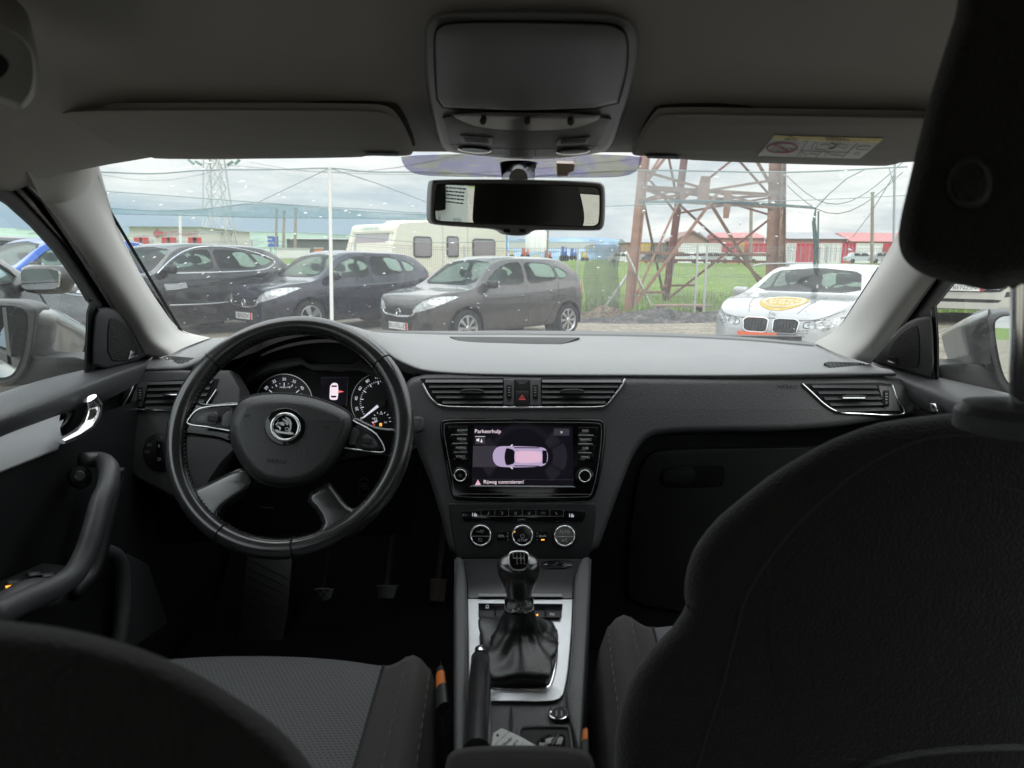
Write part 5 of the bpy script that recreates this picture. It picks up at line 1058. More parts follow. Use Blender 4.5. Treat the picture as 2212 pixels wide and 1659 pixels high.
# side bolster seams
def seamline(pts, S, off, parent, m_=None, r=.0012): 
    mb = MB(); mb.tube([S(x, y, off) for x, y in rs(pts, 5)], r, 6); mb.build('seam', m_ or M_seam_d, parent)
M_seam_d = mat('dark seam', (.036, .034, .032), .9)
seamline([(1484, 1306), (1510, 1338), (1540, 1380), (1574, 1422)], SPb, .024, bk_)
seamline([(2126, 940), (2000, 948), (1880, 1000), (1800, 1060), (1740, 1115), (1690, 1170), (1640, 1240), (1608, 1300), (1592, 1360), (1576, 1420), (1556, 1500), (1530, 1580), (1490, 1700)], SPb, .0298, bk_)
pl('rear_pocket', chaikin([(1640, 1330), (1700, 1640), (1900, 1648), (2300, 1642), (2400, 1500), (2400, 1100), (2000, 1010), (1800, 1100), (1690, 1220)], 2), SPb.up(.029), M_back, bk_, h=.0016, back=0, w=10)
pl('pocket_hem', chaikin([(1860, 1660), (1960, 1632), (2100, 1618), (2300, 1615), (2300, 1700), (1860, 1700)], 1), SPb.up(.036), M_back, bk_, h=.006, back=.01, w=10)
# passenger head restraint
SH = Pl(P(2080, 300, .40), (-.16, -1, -.05))
ho = chaikin([(2060, -120), (2075, 0), (2040, 110), (2008, 210), (1985, 300), (1962, 400), (1945, 470), (1939, 520), (1950, 560), (1985, 590), (2040, 608), (2110, 622), (2140, 630), (2210, 612), (2400, 605), (2700, 600), (2830, 560), (2850, 400), (2750, 100), (2700, -140)], 2)
hr = pl('head_restraint', ho, SH, M_back, ps_, h=.03, back=.08, w=55, steps=8, ang=180, taper=True)
bt = pl('release_disc', ell(2094, 395, 52, 62, 36, 8), SH.up(.0285), mat('ring plastic', (.012, .012, .012), .5), ps_, h=.004, back=0, w=6)
pl('disc_centre', ell(2098, 393, 37, 47, 36, 8), SH.up(.0325), M_back, bt, h=.003, back=0, w=5)
mb = MB(); pa, pb = P(2212, 560, .40), P(2208, 905, .395); mb.tube([pa, pb], .0065, 16); mb.build('headrest_post', M_chrome, ps_)
mb = MB(); pa2, pb2 = pa+Vector((.155, 0, 0)), pb+Vector((.155, 0, 0)); mb.tube([pa2, pb2], .0065, 16); mb.build('headrest_post', M_chrome, ps_)
mb = MB(); g_ = P(2190, 886, .40); mb.lathe([(.0, .006), (.012, .006), (.026, .003), (.030, -.002), (.030, -.012)], g_, n=32); mb.build('post_guide', M_soft, ps_)
# ================================================================ the car's own door mirrors
def doormirror(f_, glass, rim, shell, lower, Y, nx, lbl, edge, srows):
    S = Pl(P(*f_(rim[len(rim)//2])[0], Y), (nx, -1, .04))
    root = pl('door_mirror', f_(*lower), S, M_hard, car, h=.006, back=.08, w=3, rnd=1, label=lbl, ang=60)
    g = smoothgrid([[P(*p) for p in r] for r in srows], 4, 4); mb = MB(); mb.grid(g); mb.build('mirror_shell', M_paint, root, 180, fix=False)
    r_ = pl('mirror_rim', f_(*rim), S.up(.004), M_soft, root, h=.016, back=.07, w=7, rnd=1, ang=60)
    pl('mirror_surround', f_(*edge), S.up(.020), M_deep, root, h=.001, back=0, rnd=1)
    pl('mirror_glass', f_(*glass), S.up(.0215), M_mirror, root, h=.0005, back=0, rnd=1)
doormirror(c4, ((-330, 1000), (-250, 965), (0, 960), (110, 965), (175, 990), (198, 1035), (196, 1130), (178, 1260), (150, 1370), (110, 1450), (60, 1485), (0, 1492), (-300, 1470)),
    ((-380, 960), (-250, 900), (0, 900), (130, 905), (225, 928), (280, 962), (282, 1010), (262, 1200), (235, 1340), (190, 1460), (120, 1530), (0, 1560), (-380, 1540)),
    ((260, 955), (330, 962), (420, 990), (560, 1062), (655, 1112), (650, 1180), (630, 1270), (610, 1332), (240, 1332), (250, 1100)),
    ((120, 1320), (250, 1328), (660, 1330), (672, 1440), (470, 1490), (300, 1535), (60, 1560), (0, 1558)), 1.12, .38, 'silver grey door mirror outside the driver window',
    ((-345, 985), (-250, 948), (0, 944), (115, 950), (188, 976), (214, 1030), (211, 1140), (192, 1270), (162, 1385), (118, 1470), (62, 1504), (0, 1510), (-320, 1490)),
    [[(85, 662, 1.27), (120, 668, 1.32), (160, 690, 1.38), (188, 706, 1.42)], [(78, 667, 1.13), (116, 675, 1.18), (158, 698, 1.27), (187, 713, 1.34)], [(75, 716, 1.12), (112, 722, 1.16), (155, 735, 1.25), (183, 742, 1.31)], [(70, 771, 1.12), (108, 771, 1.16), (150, 771, 1.24), (176, 769, 1.30)]])
doormirror(c5, ((1395, 750), (1415, 720), (1460, 690), (1560, 682), (2200, 690), (2300, 760), (2280, 1250), (2100, 1330), (1700, 1335), (1560, 1315), (1500, 1270), (1450, 1140), (1405, 900)),
    ((1285, 720), (1310, 680), (1380, 645), (1480, 628), (2250, 630), (2380, 760), (2360, 1320), (2150, 1400), (1600, 1392), (1500, 1370), (1420, 1300), (1370, 1150), (1310, 920)),
    ((1340, 640), (1280, 665), (1150, 710), (1000, 790), (915, 850), (925, 930), (950, 1030), (985, 1110), (1330, 1118), (1360, 1100), (1330, 800)),
    ((880, 1122), (1000, 1112), (1330, 1116), (1480, 1340), (1600, 1390), (1300, 1370), (1100, 1320), (885, 1250)), 1.12, -.30, 'silver grey door mirror outside the passenger window',
    ((1378, 745), (1400, 708), (1450, 676), (1560, 667), (2210, 675), (2315, 750), (2295, 1262), (2110, 1348), (1700, 1352), (1552, 1330), (1488, 1282), (1434, 1145), (1388, 900)),
    [[(2140, 668, 1.24), (2095, 683, 1.30), (2060, 702, 1.36), (2032, 718, 1.40)], [(2134, 674, 1.12), (2092, 690, 1.17), (2056, 710, 1.25), (2033, 724, 1.31)], [(2138, 726, 1.12), (2096, 733, 1.16), (2060, 742, 1.24), (2039, 750, 1.29)], [(2140, 786, 1.12), (2104, 786, 1.15), (2074, 785, 1.22), (2050, 784, 1.27)]])
# ================================================================ parked cars outside
def interp(tab, x):
    if x <= tab[0][0]: return tab[0][1]
    for (a, va), (b, vb) in zip(tab, tab[1:]):
        if x <= b: return va+(vb-va)*(x-a)/(b-a)
    return tab[-1][1]
def smoothtab(pts, k=6):
    q = catmull([Vector((a, b, 0)) for a, b in pts], k); o = []
    for v in q:
        if not o or v.x > o[-1][0]+1e-4: o.append((v.x, v.y))
    return o
M_cglass = glassmat('car window glass', (.72, .84, .80), .48, (.74, .85, .82))  # milky mix stands in for pale sky reflected in the panes
M_tyre = mat('tyre', (.022, .022, .022), .8, spec=.3, bump=('noise', 90, .3, .004))
M_rim = mat('wheel rim', (.55, .56, .57), .3, metal=.85)
M_lamp = mat('headlamp glass', (.50, .52, .53), .15, metal=.5, coat=1, bump=('noise', 16, .8, .03), var=(14, .55))
M_tail = mat('tail lamp', (.42, .02, .03), .15, coat=1)
M_black = mat('black trim', (.015, .015, .016), .4)
M_cabin = mat('cabin cloth', (.035, .035, .038), .9)
M_plate = mat('plate white', (.72, .72, .72), .5)
M_platebar = mat('plate red', (.55, .03, .05), .5)
M_ink = mat('plate letter', (.03, .03, .03), .6)
def paint(name, c, metal=.3, rough=.32, var=None): return mat(name, c, rough*.7, metal*.6, spec=.5, coat=1, var=var)
def carve(bm, poly, ax, cond, push=0.0):
    i, j = ax; x0 = min(p[0] for p in poly); x1 = max(p[0] for p in poly); y0 = min(p[1] for p in poly); y1 = max(p[1] for p in poly)
    def cand():
        r = []
        for f in bm.faces:
            c = f.calc_center_median()
            if not cond(c, f.normal): continue
            a = [v.co[i] for v in f.verts]; b = [v.co[j] for v in f.verts]
            if max(a) < x0 or min(a) > x1 or max(b) < y0 or min(b) > y1: continue
            r.append(f)
        return r
    for k in range(len(poly)):
        a, b = poly[k], poly[(k+1) % len(poly)]; d = (b[0]-a[0], b[1]-a[1])
        if math.hypot(*d) < 1e-5: continue
        no = [0, 0, 0]; no[i] = -d[1]; no[j] = d[0]; co = [0, 0, 0]; co[i] = a[0]; co[j] = a[1]
        fs = cand(); g = list(fs)+list({e for f in fs for e in f.edges})+list({v for f in fs for v in f.verts})
        bmesh.ops.bisect_plane(bm, geom=g, dist=1e-5, plane_co=co, plane_no=no)
    def inside(x, y):
        c = False
        for k in range(len(poly)):
            (xa, ya), (xb, yb) = poly[k], poly[k-1]
            if (ya > y) != (yb > y) and x < (xb-xa)*(y-ya)/(yb-ya)+xa: c = not c
        return c
    out = [f for f in cand() if inside(f.calc_center_median()[i], f.calc_center_median()[j])]
    m = MB(); vm = {}
    for f in out:
        ids = []
        for v in f.verts:
            if v.index not in vm or True:
                key_ = tuple(round(q, 5) for q in v.co)
                if key_ not in vm: vm[key_] = len(m.v); m.v.append(v.co+v.normal*push)
            ids.append(vm[key_])
        m.f.append(tuple(ids)); m.m.append(0)
    bmesh.ops.delete(bm, geom=out, context='FACES')
    return m
def rounded(p, n=2): return chaikin(p, n, True, .13)
def make_car(name, label, cat, s, mpaint, group=None):
    root = empty(name); tag(root, label, cat, group)
    Ln, W, H = s['L'], s['W']/2, s['H']; h = Ln/2
    top = smoothtab([(-h, s.get('tail_z', .62)), (-h+.04, s.get('tail_z2', .80)), (s['rb'], s['rbz']), (s['rt'], H-.07), ((s['rt']+s['wt'])/2, H), (s['wt'], H-.05), (s['wb'], s['hood']), (h-.55, s['hood']-.07), (h-.16, s['nose']+.10), (h-.05, s['nose']), (h, s['nose']-.16)], 5)
    plan = smoothtab([(-h, .70), (-h+.12, .85), (-h+.5, .97), (0, 1.0), (h-.8, .985), (h-.4, .93), (h-.14, .82), (h, .62)], 5)
    belt = smoothtab([(-h, s['belt']+.08), (-h*.5, s['belt']+.04), (0, s['belt']), (s['wb'], s['belt']-.03), (h, s['nose'])], 4)
    sill = [(-h, .34), (-h+.4, .24), (h-.5, .20), (h, .24)]
    xs = [-h, -h+.02, -h+.05, -h+.09, -h+.15, -h+.22, -h+.32]
    x = -h+.42
    while x < h-.42: xs.append(x); x += .10
    xs += [h-.36, h-.28, h-.2, h-.14, h-.09, h-.05, h-.02, h]
    rows = []
    for x in xs:
        zt = interp(top, x); w = W*interp(plan, x); zb = min(interp(belt, x), zt-.03); zs = interp(sill, x)
        low = [(w*.86, zs), (w*.955, zs+.05), (w*.99, zs+(zb-zs)*.35), (w*1.0, zs+(zb-zs)*.62), (w*.985, zs+(zb-zs)*.86), (w*.945, zb)]
        hh = zt-zb; k = max(0, min(1, (hh-.04)/.40)); wr = w*(.93+(s.get('tumble', .74)-.93)*k)
        upp = [(w*.945+(wr-w*.945)*.5, zb+hh*.50+.0*k), (wr, zb+hh*(.80+.04*k)), (wr*.93, zb+hh*(.90+.03*k)), (wr*.72, zb+hh*.985), (wr*.38, zt), (0, zt+.004)]
        half = catmull([Vector((x, a, b)) for a, b in low+upp], 4)
        full = [Vector((x, 0, zs))]+half+[Vector((v.x, -v.y, v.z)) for v in half[-2::-1]]+[Vector((x, 0, zs))]
        rows.append(full)
    mb = MB(); mb.grid(rows, flip=False); mb.add(rows[0], [tuple(range(len(rows[0])))]); mb.add(rows[-1], [tuple(range(len(rows[-1])))[::-1]])
    me = bpy.data.meshes.new('tmp'); me.from_pydata([tuple(v) for v in mb.v], [], mb.f); bm = bmesh.new(); bm.from_mesh(me); bpy.data.meshes.remove(me)
    bmesh.ops.remove_doubles(bm, verts=bm.verts, dist=1e-4); bmesh.ops.recalc_face_normals(bm, faces=bm.faces); bm.normal_update()
    bv = BVHTree.FromBMesh(bm)
    def side(x, z, sg=1, off=0.0):
        r = bv.ray_cast(Vector((x, sg*2, z)), Vector((0, -sg, 0))); return (r[0]+r[1]*off) if r[0] else Vector((x, sg*W, z))
    def front(y, z, off=0.0, sg=1):
        r = bv.ray_cast(Vector((sg*4, y, z)), Vector((-sg, 0, 0))); return (r[0]+r[1]*off) if r[0] else Vector((sg*h, y, z))
    body = empty  # placeholder
    # wheel arches
    wr_ = s['wr']
    for wx_ in s['wx']:
        arch = ell(wx_, wr_+.01, wr_+.055, wr_+.055, 22)
        for sg in (1, -1): carve(bm, arch, (0, 2), lambda c, n, sg=sg: c.y*sg > .45)
    parts = []
    for sg in (1, -1):
        for wq in s['side_windows']:
            parts.append(('side_window', carve(bm, rounded(wq, 2), (0, 2), lambda c, n, sg=sg: c.y*sg > .25 and c.z > s['belt']-.2, -.004), M_cglass))
        for q in s.get('tail_lamps', []): parts.append(('tail_lamp', carve(bm, rounded(q, 1), (0, 2), lambda c, n, sg=sg: c.y*sg > .2 and c.x < 0), M_tail))
        hl = [(a*sg, b) for a, b in s['headlamp']]
        parts.append(('headlight', carve(bm, rounded(hl, 1), (1, 2), lambda c, n: c.x > h-1.05 and n.x > .02), M_lamp))
        if 'fog' in s: parts.append(('fog_lamp', carve(bm, [(a*sg, b) for a, b in s['fog']], (1, 2), lambda c, n: c.x > h-.8 and n.x > .05), M_black))
    for q in s['grilles']: parts.append(('grille', carve(bm, rounded(q, 1), (1, 2), lambda c, n: c.x > h-.8 and n.x > .05, -.006), s.get('gmat', M_black)))
    ws = s['wind']; parts.append(('windshield', carve(bm, rounded(ws, 1), (1, 2), lambda c, n: n.x > .25 and s['wt']-.25 < c.x < s['wb']+.05, -.003), M_cglass))
    rw = s['rearw']; parts.append(('rear_window', carve(bm, rounded(rw, 1), (1, 2), lambda c, n: n.x < -.2 and c.x < s['rt']+.1 and c.z > .8, -.003), M_cglass))
    me = bpy.data.meshes.new('body'); bm.to_mesh(me); bm.free(); me.materials.append(mpaint); me.shade_smooth(); me.set_sharp_from_angle(angle=rad(40))
    b = bpy.data.objects.new('body', me); col.objects.link(b); b.parent = root
    for nm, m, mt in parts:
        if m.f: m.build(nm, mt, root, 60, fix=False)
    # seams, trims, handles
    mb = MB()
    for sg in (1, -1):
        for ln in s.get('seams', []): mb.tube([side(x, z, sg, .001) for x, z in rs(ln, 4)], .0045, 4, cap=False)
    for sg in (1, -1): mb.tube([front(a*sg, z, .002) for a, z in rounded(s['headlamp'], 1)], .006, 4, closed=True)
    for ln in s.get('front_seams', []): mb.tube([front(y, z, .001) for y, z in rs(ln, 4)], .0045, 4, cap=False)
    if mb.v: mb.build('panel_seam', M_black, b)
    for sg in (1, -1):
        mb = MB()
        for ln in s.get('chrome', []): mb.tube([side(x, z, sg, .004) for x, z in rs(ln, 4)], .012, 5)
        if mb.v: mb.build('chrome_trim', M_chrome, root)
        mb = MB()
        for wq in s['side_windows']: mb.tube([side(x, z, sg, .001) for x, z in rounded(wq, 2)], .008, 4, closed=True)
        mb.build('window_seal', M_black, root)
        for x, z in s['handles']:
            mb = MB(); p = side(x, z, sg, .018); mb.tube([p+Vector((-.085, -.015*sg, 0)), p+Vector((-.05, 0, .0)), p+Vector((.05, 0, .002)), p+Vector((.085, -.015*sg, 0))], .012, 6); mb.build('door_handle', mpaint, root, 60)
        for ln in s.get('lowtrim', []):
            mb = MB(); mb.tube([side(x, z, sg, .004) for x, z in rs(ln, 3)], .012, 5); mb.build('side_trim', M_rim, root)
        x, z = s['mirror']; p = side(x, z, sg); o = p+Vector((.0, .13*sg, .04)); mb = MB()
        mb.tube([p, o+Vector((0, -.08*sg, -.04))], .02, 6)
        mb.grid([[o+Vector((max(-.066, math.cos(t)*.085*k), .115*k2*math.sin(t)*sg, .0+q)) for t in [2*math.pi*e/20 for e in range(20)]] for k, k2, q in ((.35, .55, -.072), (.78, .88, -.062), (1, 1, -.03), (1, 1, .02), (.85, .93, .055), (.5, .65, .07))], True)
        mb.build('wing_mirror', s.get('mmat', mpaint), root, 180)
        mb = MB(); q_ = rounded([(-.085, -.05), (.085, -.045), (.095, .04), (.05, .052), (-.08, .048)], 2); mb.prism([o+Vector((-.071, a*sg, b_)) for a, b_ in q_], [o+Vector((-.05, a*sg, b_)) for a, b_ in q_]); mb.build('mirror_face', M_mirror, root)
    # grille chrome, badge, plate
    mb = MB()
    for ln in s.get('grille_chrome', []): mb.tube([front(y, z, .006) for y, z in rs(ln, 5)], s.get('gcw', .014), 6)
    if mb.v: mb.build('grille_trim', M_chrome, root)
    by, bz, br_ = s.get('badge', (0, .66, .05)); p = front(by, bz, .012); mb = MB()
    mb.tube([p+Vector((0, br_*math.cos(t)*s.get('badge_w', 1), br_*math.sin(t))) for t in [2*math.pi*k/20 for k in range(20)]], .008, 6, closed=True)
    if s.get('bolt'): mb.tube([p+Vector((0, -br_*1.2, -.004)), p+Vector((0, 0, .006)), p+Vector((0, br_*1.2, .004))], .008, 6)
    mb.build('badge', M_chrome, root)
    if 'plate' in s:
        pz, tx, mt, bar = s['plate']; p = front(0, pz, .02); mb = MB(); mb.box(p, (.012, .52, .115)); po = mb.build('number_plate', mt, root)
        if bar: mb = MB(); mb.box(p+Vector((.001, .232 if s.get('barl', 1) else -.232, 0)), (.013, .05, .113)); mb.build('plate_band', M_platebar, po)
        if tx: mb = MB(); text3(mb, tx, p+Vector((.0075, -.02, -.002)), (0, 1, 0), (0, 0, 1), .075); mb.build('plate_lettering', M_ink, po)
    for q in s.get('extra', []): q(root, side, front, b)
    # wheels
    for wx_ in s['wx']:
        for sg in (1, -1):
            c = Vector((wx_, sg*(W-.115), wr_)); R = Matrix.Rotation(-sg*math.pi/2, 3, 'X'); mb = MB(); r = wr_
            mb.lathe([(r*.66, -.09), (r*.92, -.10), (r*.99, -.07), (r, 0), (r*.99, .07), (r*.93, .10), (r*.70, .098), (r*.66, .08)], c, R, 32); ty = mb.build('wheel', M_tyre, root, 50)
            mb = MB(); mb.lathe([(r*.70, .094), (r*.67, .098), (r*.63, .085), (r*.60, .02)], c, R, 32)
            ns = s.get('spokes', 5)
            for k in range(ns):
                t = 2*math.pi*k/ns; dv = R @ Vector((math.cos(t), math.sin(t), 0)); tv = R @ Vector((-math.sin(t), math.cos(t), 0)); ax_ = R @ Vector((0, 0, 1)); a, b2 = r*.12, r*.64; wa, wb_ = s.get('spw', (.022, .034))
                mb.prism([c+ax_*.095+dv*a+tv*wa, c+ax_*.095+dv*a-tv*wa, c+ax_*.082+dv*b2-tv*wb_, c+ax_*.082+dv*b2+tv*wb_], [c+ax_*.05+dv*a+tv*wa, c+ax_*.05+dv*a-tv*wa, c+ax_*.05+dv*b2-tv*wb_, c+ax_*.05+dv*b2+tv*wb_])
            mb.lathe([(0, .104), (r*.12, .102), (r*.16, .09)], c, R, 16); mb.build('rim', M_rim, ty, 40)
            mb = MB(); mb.lathe([(0, .015), (r*.62, .015)], c, R, 20); mb.build('wheel_hub', M_black, ty)
    # arch liners and cabin
    mb = MB()
    for wx_ in s['wx']:
        for sg in (1, -1):
            mb.grid([[Vector((wx_+math.cos(t)*(wr_+.06), sg*yy, wr_+.01+math.sin(t)*(wr_+.06))) for t in [math.pi*k/14 for k in range(-1, 16)]] for yy in (W-.03, W-.32)])
            mb.add([Vector((wx_+math.cos(t)*(wr_+.06), sg*(W-.32), wr_+.01+math.sin(t)*(wr_+.06))) for t in [2*math.pi*k/20 for k in range(20)]], [tuple(range(20))])
    mb.box((0, 0, .24), (Ln-.7, W*1.6, .02)); mb.build('wheel_arch_liner', M_black, b, fix=False)
    mb = MB(); zc_ = s['belt']
    for xx in (.25, -.65):
        for yy in (-.36, .36):
            mb.box((xx, yy, zc_-.22), (.12, .46, .62)); mb.tube([(xx-.06, yy-.10, zc_+.23), (xx-.06, yy+.10, zc_+.23)], [.085, .085], 10, sq=.7); mb.box((xx+.2, yy, .45), (.5, .46, .16))
    mb.build('seat', M_cabin, root, 60)
    mb = MB(); mb.box((s['wb']-.25, 0, zc_-.12), (.45, W*1.7, .2)); mb.tube([(s['wb']-.45, .36+.18*math.cos(t), zc_-.02+.18*math.sin(t)) for t in [2*math.pi*k/20 for k in range(20)]], .014, 5, closed=True); mb.build('dashboard', M_cabin, root)
    return root
def place(root, local, world, head):
    a = math.atan2(head[1], head[0]); root.rotation_euler = (0, 0, a); c, s_ = math.cos(a), math.sin(a)
    root.location = (world[0]-(local[0]*c-local[1]*s_), world[1]-(local[0]*s_+local[1]*c), world[2]); return root
hatch = dict(L=3.92, W=1.74, H=1.48, hood=.98, nose=.74, belt=.93, wb=.98, wt=.30, rt=-1.42, rb=-1.86, rbz=1.02, wr=.305, wx=(1.19, -1.32),
    side_windows=[[(.78, 1.00), (.38, 1.27), (.10, 1.36), (-.18, 1.375), (-.18, 1.0)], [(-.27, 1.0), (-.27, 1.375), (-.75, 1.36), (-.98, 1.32), (-1.05, 1.06)], [(-1.10, 1.07), (-1.04, 1.31), (-1.25, 1.25), (-1.38, 1.17), (-1.32, 1.10)]],
    headlamp=[(.36, .60), (.44, .70), (.62, .79), (.78, .85), (.82, .82), (.76, .68), (.58, .60), (.42, .575)], grilles=[[(-.42, .56), (-.44, .63), (.44, .63), (.42, .56), (.30, .49), (-.30, .49)], [(-.36, .38), (-.40, .45), (.40, .45), (.36, .38), (.34, .26), (-.34, .26)]],
    wind=[(-.66, .99), (.66, .99), (.60, 1.36), (.0, 1.42), (-.60, 1.36)], rearw=[(-.5, 1.08), (.5, 1.08), (.46, 1.36), (-.46, 1.36)],
    tail_lamps=[[(-1.72, .80), (-1.74, 1.02), (-2.1, 1.02), (-2.1, .80)]],
    seams=[[(.86, .30), (.90, .55), (.86, .88), (.84, .96)], [(-.22, .28), (-.22, .96)], [(-.22, .28), (.3, .25), (.86, .30)], [(-.85, .52), (-.98, .70), (-1.07, 1.0)], [(-.22, .28), (-.70, .30), (-.85, .52)], [(.84, .75), (.2, .78), (-.6, .84), (-1.5, .90)]],
    front_seams=[[(-.72, .90), (-.62, .80), (-.40, .69), (0, .665), (.40, .69), (.62, .80), (.72, .90)]],
    handles=[(-.02, .80), (-.88, .84)], mirror=(.72, .98), mmat=M_black, grille_chrome=[[(-.44, .585), (-.34, .525), (0, .505), (.34, .525), (.44, .585)]], gcw=.018, badge=(0, .565, .055), bolt=True, spokes=5, spw=(.03, .055),
    plate=(.34, 'BENZIN', M_plate, True), fog=[(.55, .30), (.70, .32), (.72, .42), (.58, .42)])
M_navy = paint('navy car paint', (.012, .014, .032), .3, .3); M_brown = paint('grey brown car paint', (.060, .055, .054), .5, .32)
def roofant(root, side, front, b):
    pass
navy = make_car('parked_hatchback', 'dark navy blue hatchback parked behind the white net pole', 'car', hatch, M_navy, 'small hatchbacks parked nose out')
h2 = dict(hatch); h2['spokes'] = 8; h2['spw'] = (.014, .03); h2['plate'] = (.34, 'BRUXELLES', M_plate, True)
brown = make_car('parked_hatchback', 'grey brown hatchback parked in front of the cream caravan', 'car', h2, M_brown, 'small hatchbacks parked nose out')
def G(dx, dy, z=-.30): d = U(dx, dy); return C0+d*((z-CZ)/d.z)
hd41 = (-.735, -.68)
p = P(1223, 725, 13.0); place(brown, (-1.32, .80), p, (-.70, -.714))
p = P(671, 723, 12.0); place(navy, (1.19, .80), p, (-.62, -.785))
M_blk = paint('black car paint', (.012, .012, .014), .25, .25); M_blk2 = paint('wet black car paint', (.014, .014, .016), .2, .3)
suv = dict(hatch, L=4.38, W=1.84, H=1.59, hood=1.10, nose=.86, belt=1.08, wb=1.12, wt=.46, rt=-1.55, rb=-2.02, rbz=1.12, wr=.34, wx=(1.36, -1.28),
    side_windows=[[(.96, 1.14), (.60, 1.34), (.25, 1.46), (-.08, 1.49), (-.08, 1.14)], [(-.17, 1.14), (-.17, 1.49), (-.7, 1.475), (-.93, 1.45), (-1.10, 1.17)], [(-1.17, 1.19), (-1.00, 1.44), (-1.28, 1.39), (-1.52, 1.29), (-1.38, 1.23)]],
    chrome=[[(1.08, 1.09), (.70, 1.32), (.30, 1.48), (-.10, 1.535), (-.7, 1.52), (-1.25, 1.42), (-1.58, 1.29), (-1.40, 1.18), (-1.15, 1.125), (-.5, 1.10), (.8, 1.09)]],
    headlamp=[(.42, .84), (.56, .93), (.74, .96), (.82, .94), (.80, .86), (.62, .80), (.46, .78)], grilles=[[(-.38, .66), (-.42, .84), (.42, .84), (.38, .66)], [(-.5, .34), (-.5, .52), (.5, .52), (.5, .34)]],
    wind=[(-.70, 1.08), (.70, 1.08), (.62, 1.47), (0, 1.53), (-.62, 1.47)], rearw=[(-.5, 1.16), (.5, 1.16), (.46, 1.46), (-.46, 1.46)], tail_lamps=[[(-1.78, .98), (-1.72, 1.10), (-2.3, 1.08), (-2.3, .92)]],
    seams=[[(.98, .36), (1.02, .65), (.98, 1.02)], [(-.12, .32), (-.12, 1.06)], [(-.12, .32), (.98, .36)], [(-.98, .62), (-1.12, .85), (-1.14, 1.08)], [(-.12, .32), (-.78, .36), (-.98, .62)], [(.95, .86), (0, .90), (-1.3, .97)]],
    lowtrim=[[(.95, .58), (0, .56), (-.8, .60)]], handles=[(.06, .93), (-.92, .96)], mirror=(.92, 1.12), grille_chrome=[[(-.22, .84), (-.14, .68), (0, .66), (.14, .68), (.22, .84)]], gcw=.018, badge=(0, .76, .06), bolt=False, plate=(.56, 'BENZIN', M_plate, True), front_seams=[[(-.75, 1.0), (-.5, .90), (0, .88), (.5, .90), (.75, 1.0)]], fog=[(.58, .42), (.76, .44), (.76, .56), (.6, .56)])
qsuv = make_car('parked_suv', 'black SUV with chrome window surround, seen between the pillar and the navy hatchback', 'car', suv, M_blk)
place(qsuv, (-2.19, 0), P(583, 688, 14.3), (-.40, -.917)); qsuv.location.z = -.20
nsuv = make_car('parked_hatchback', 'rain-wet black car standing right next to the driver side window', 'car', dict(hatch, L=4.30, mmat=M_blk), mat('rain beaded black paint', (.016, .016, .018), .3, .2, coat=1, bump=('grain', 90, .5, .003), var=(30, .5, (.07, .073, .078))))
place(nsuv, (.72, -1.0), (-2.28, 3.38, .02), (-.10, .995))
blue = make_car('parked_hatchback', 'bright blue hatchback standing beyond the rain-wet black car', 'car', dict(hatch, chrome=[[(.80, .965), (-.2, .965), (-1.3, 1.04)]]), paint('bright blue car paint', (.015, .09, .42), .2, .25))
place(blue, (0, 0), P(118, 655, 11.6), (-.45, -.89)); blue.location.z = -.02
dark = make_car('parked_hatchback', 'dark grey car at the far left beyond the rain-wet black car', 'car', dict(hatch), paint('dark grey car paint', (.05, .05, .055), .3, .3))
place(dark, (0, 0), P(-70, 650, 13.5), (-.35, -.93)); dark.location.z = .08
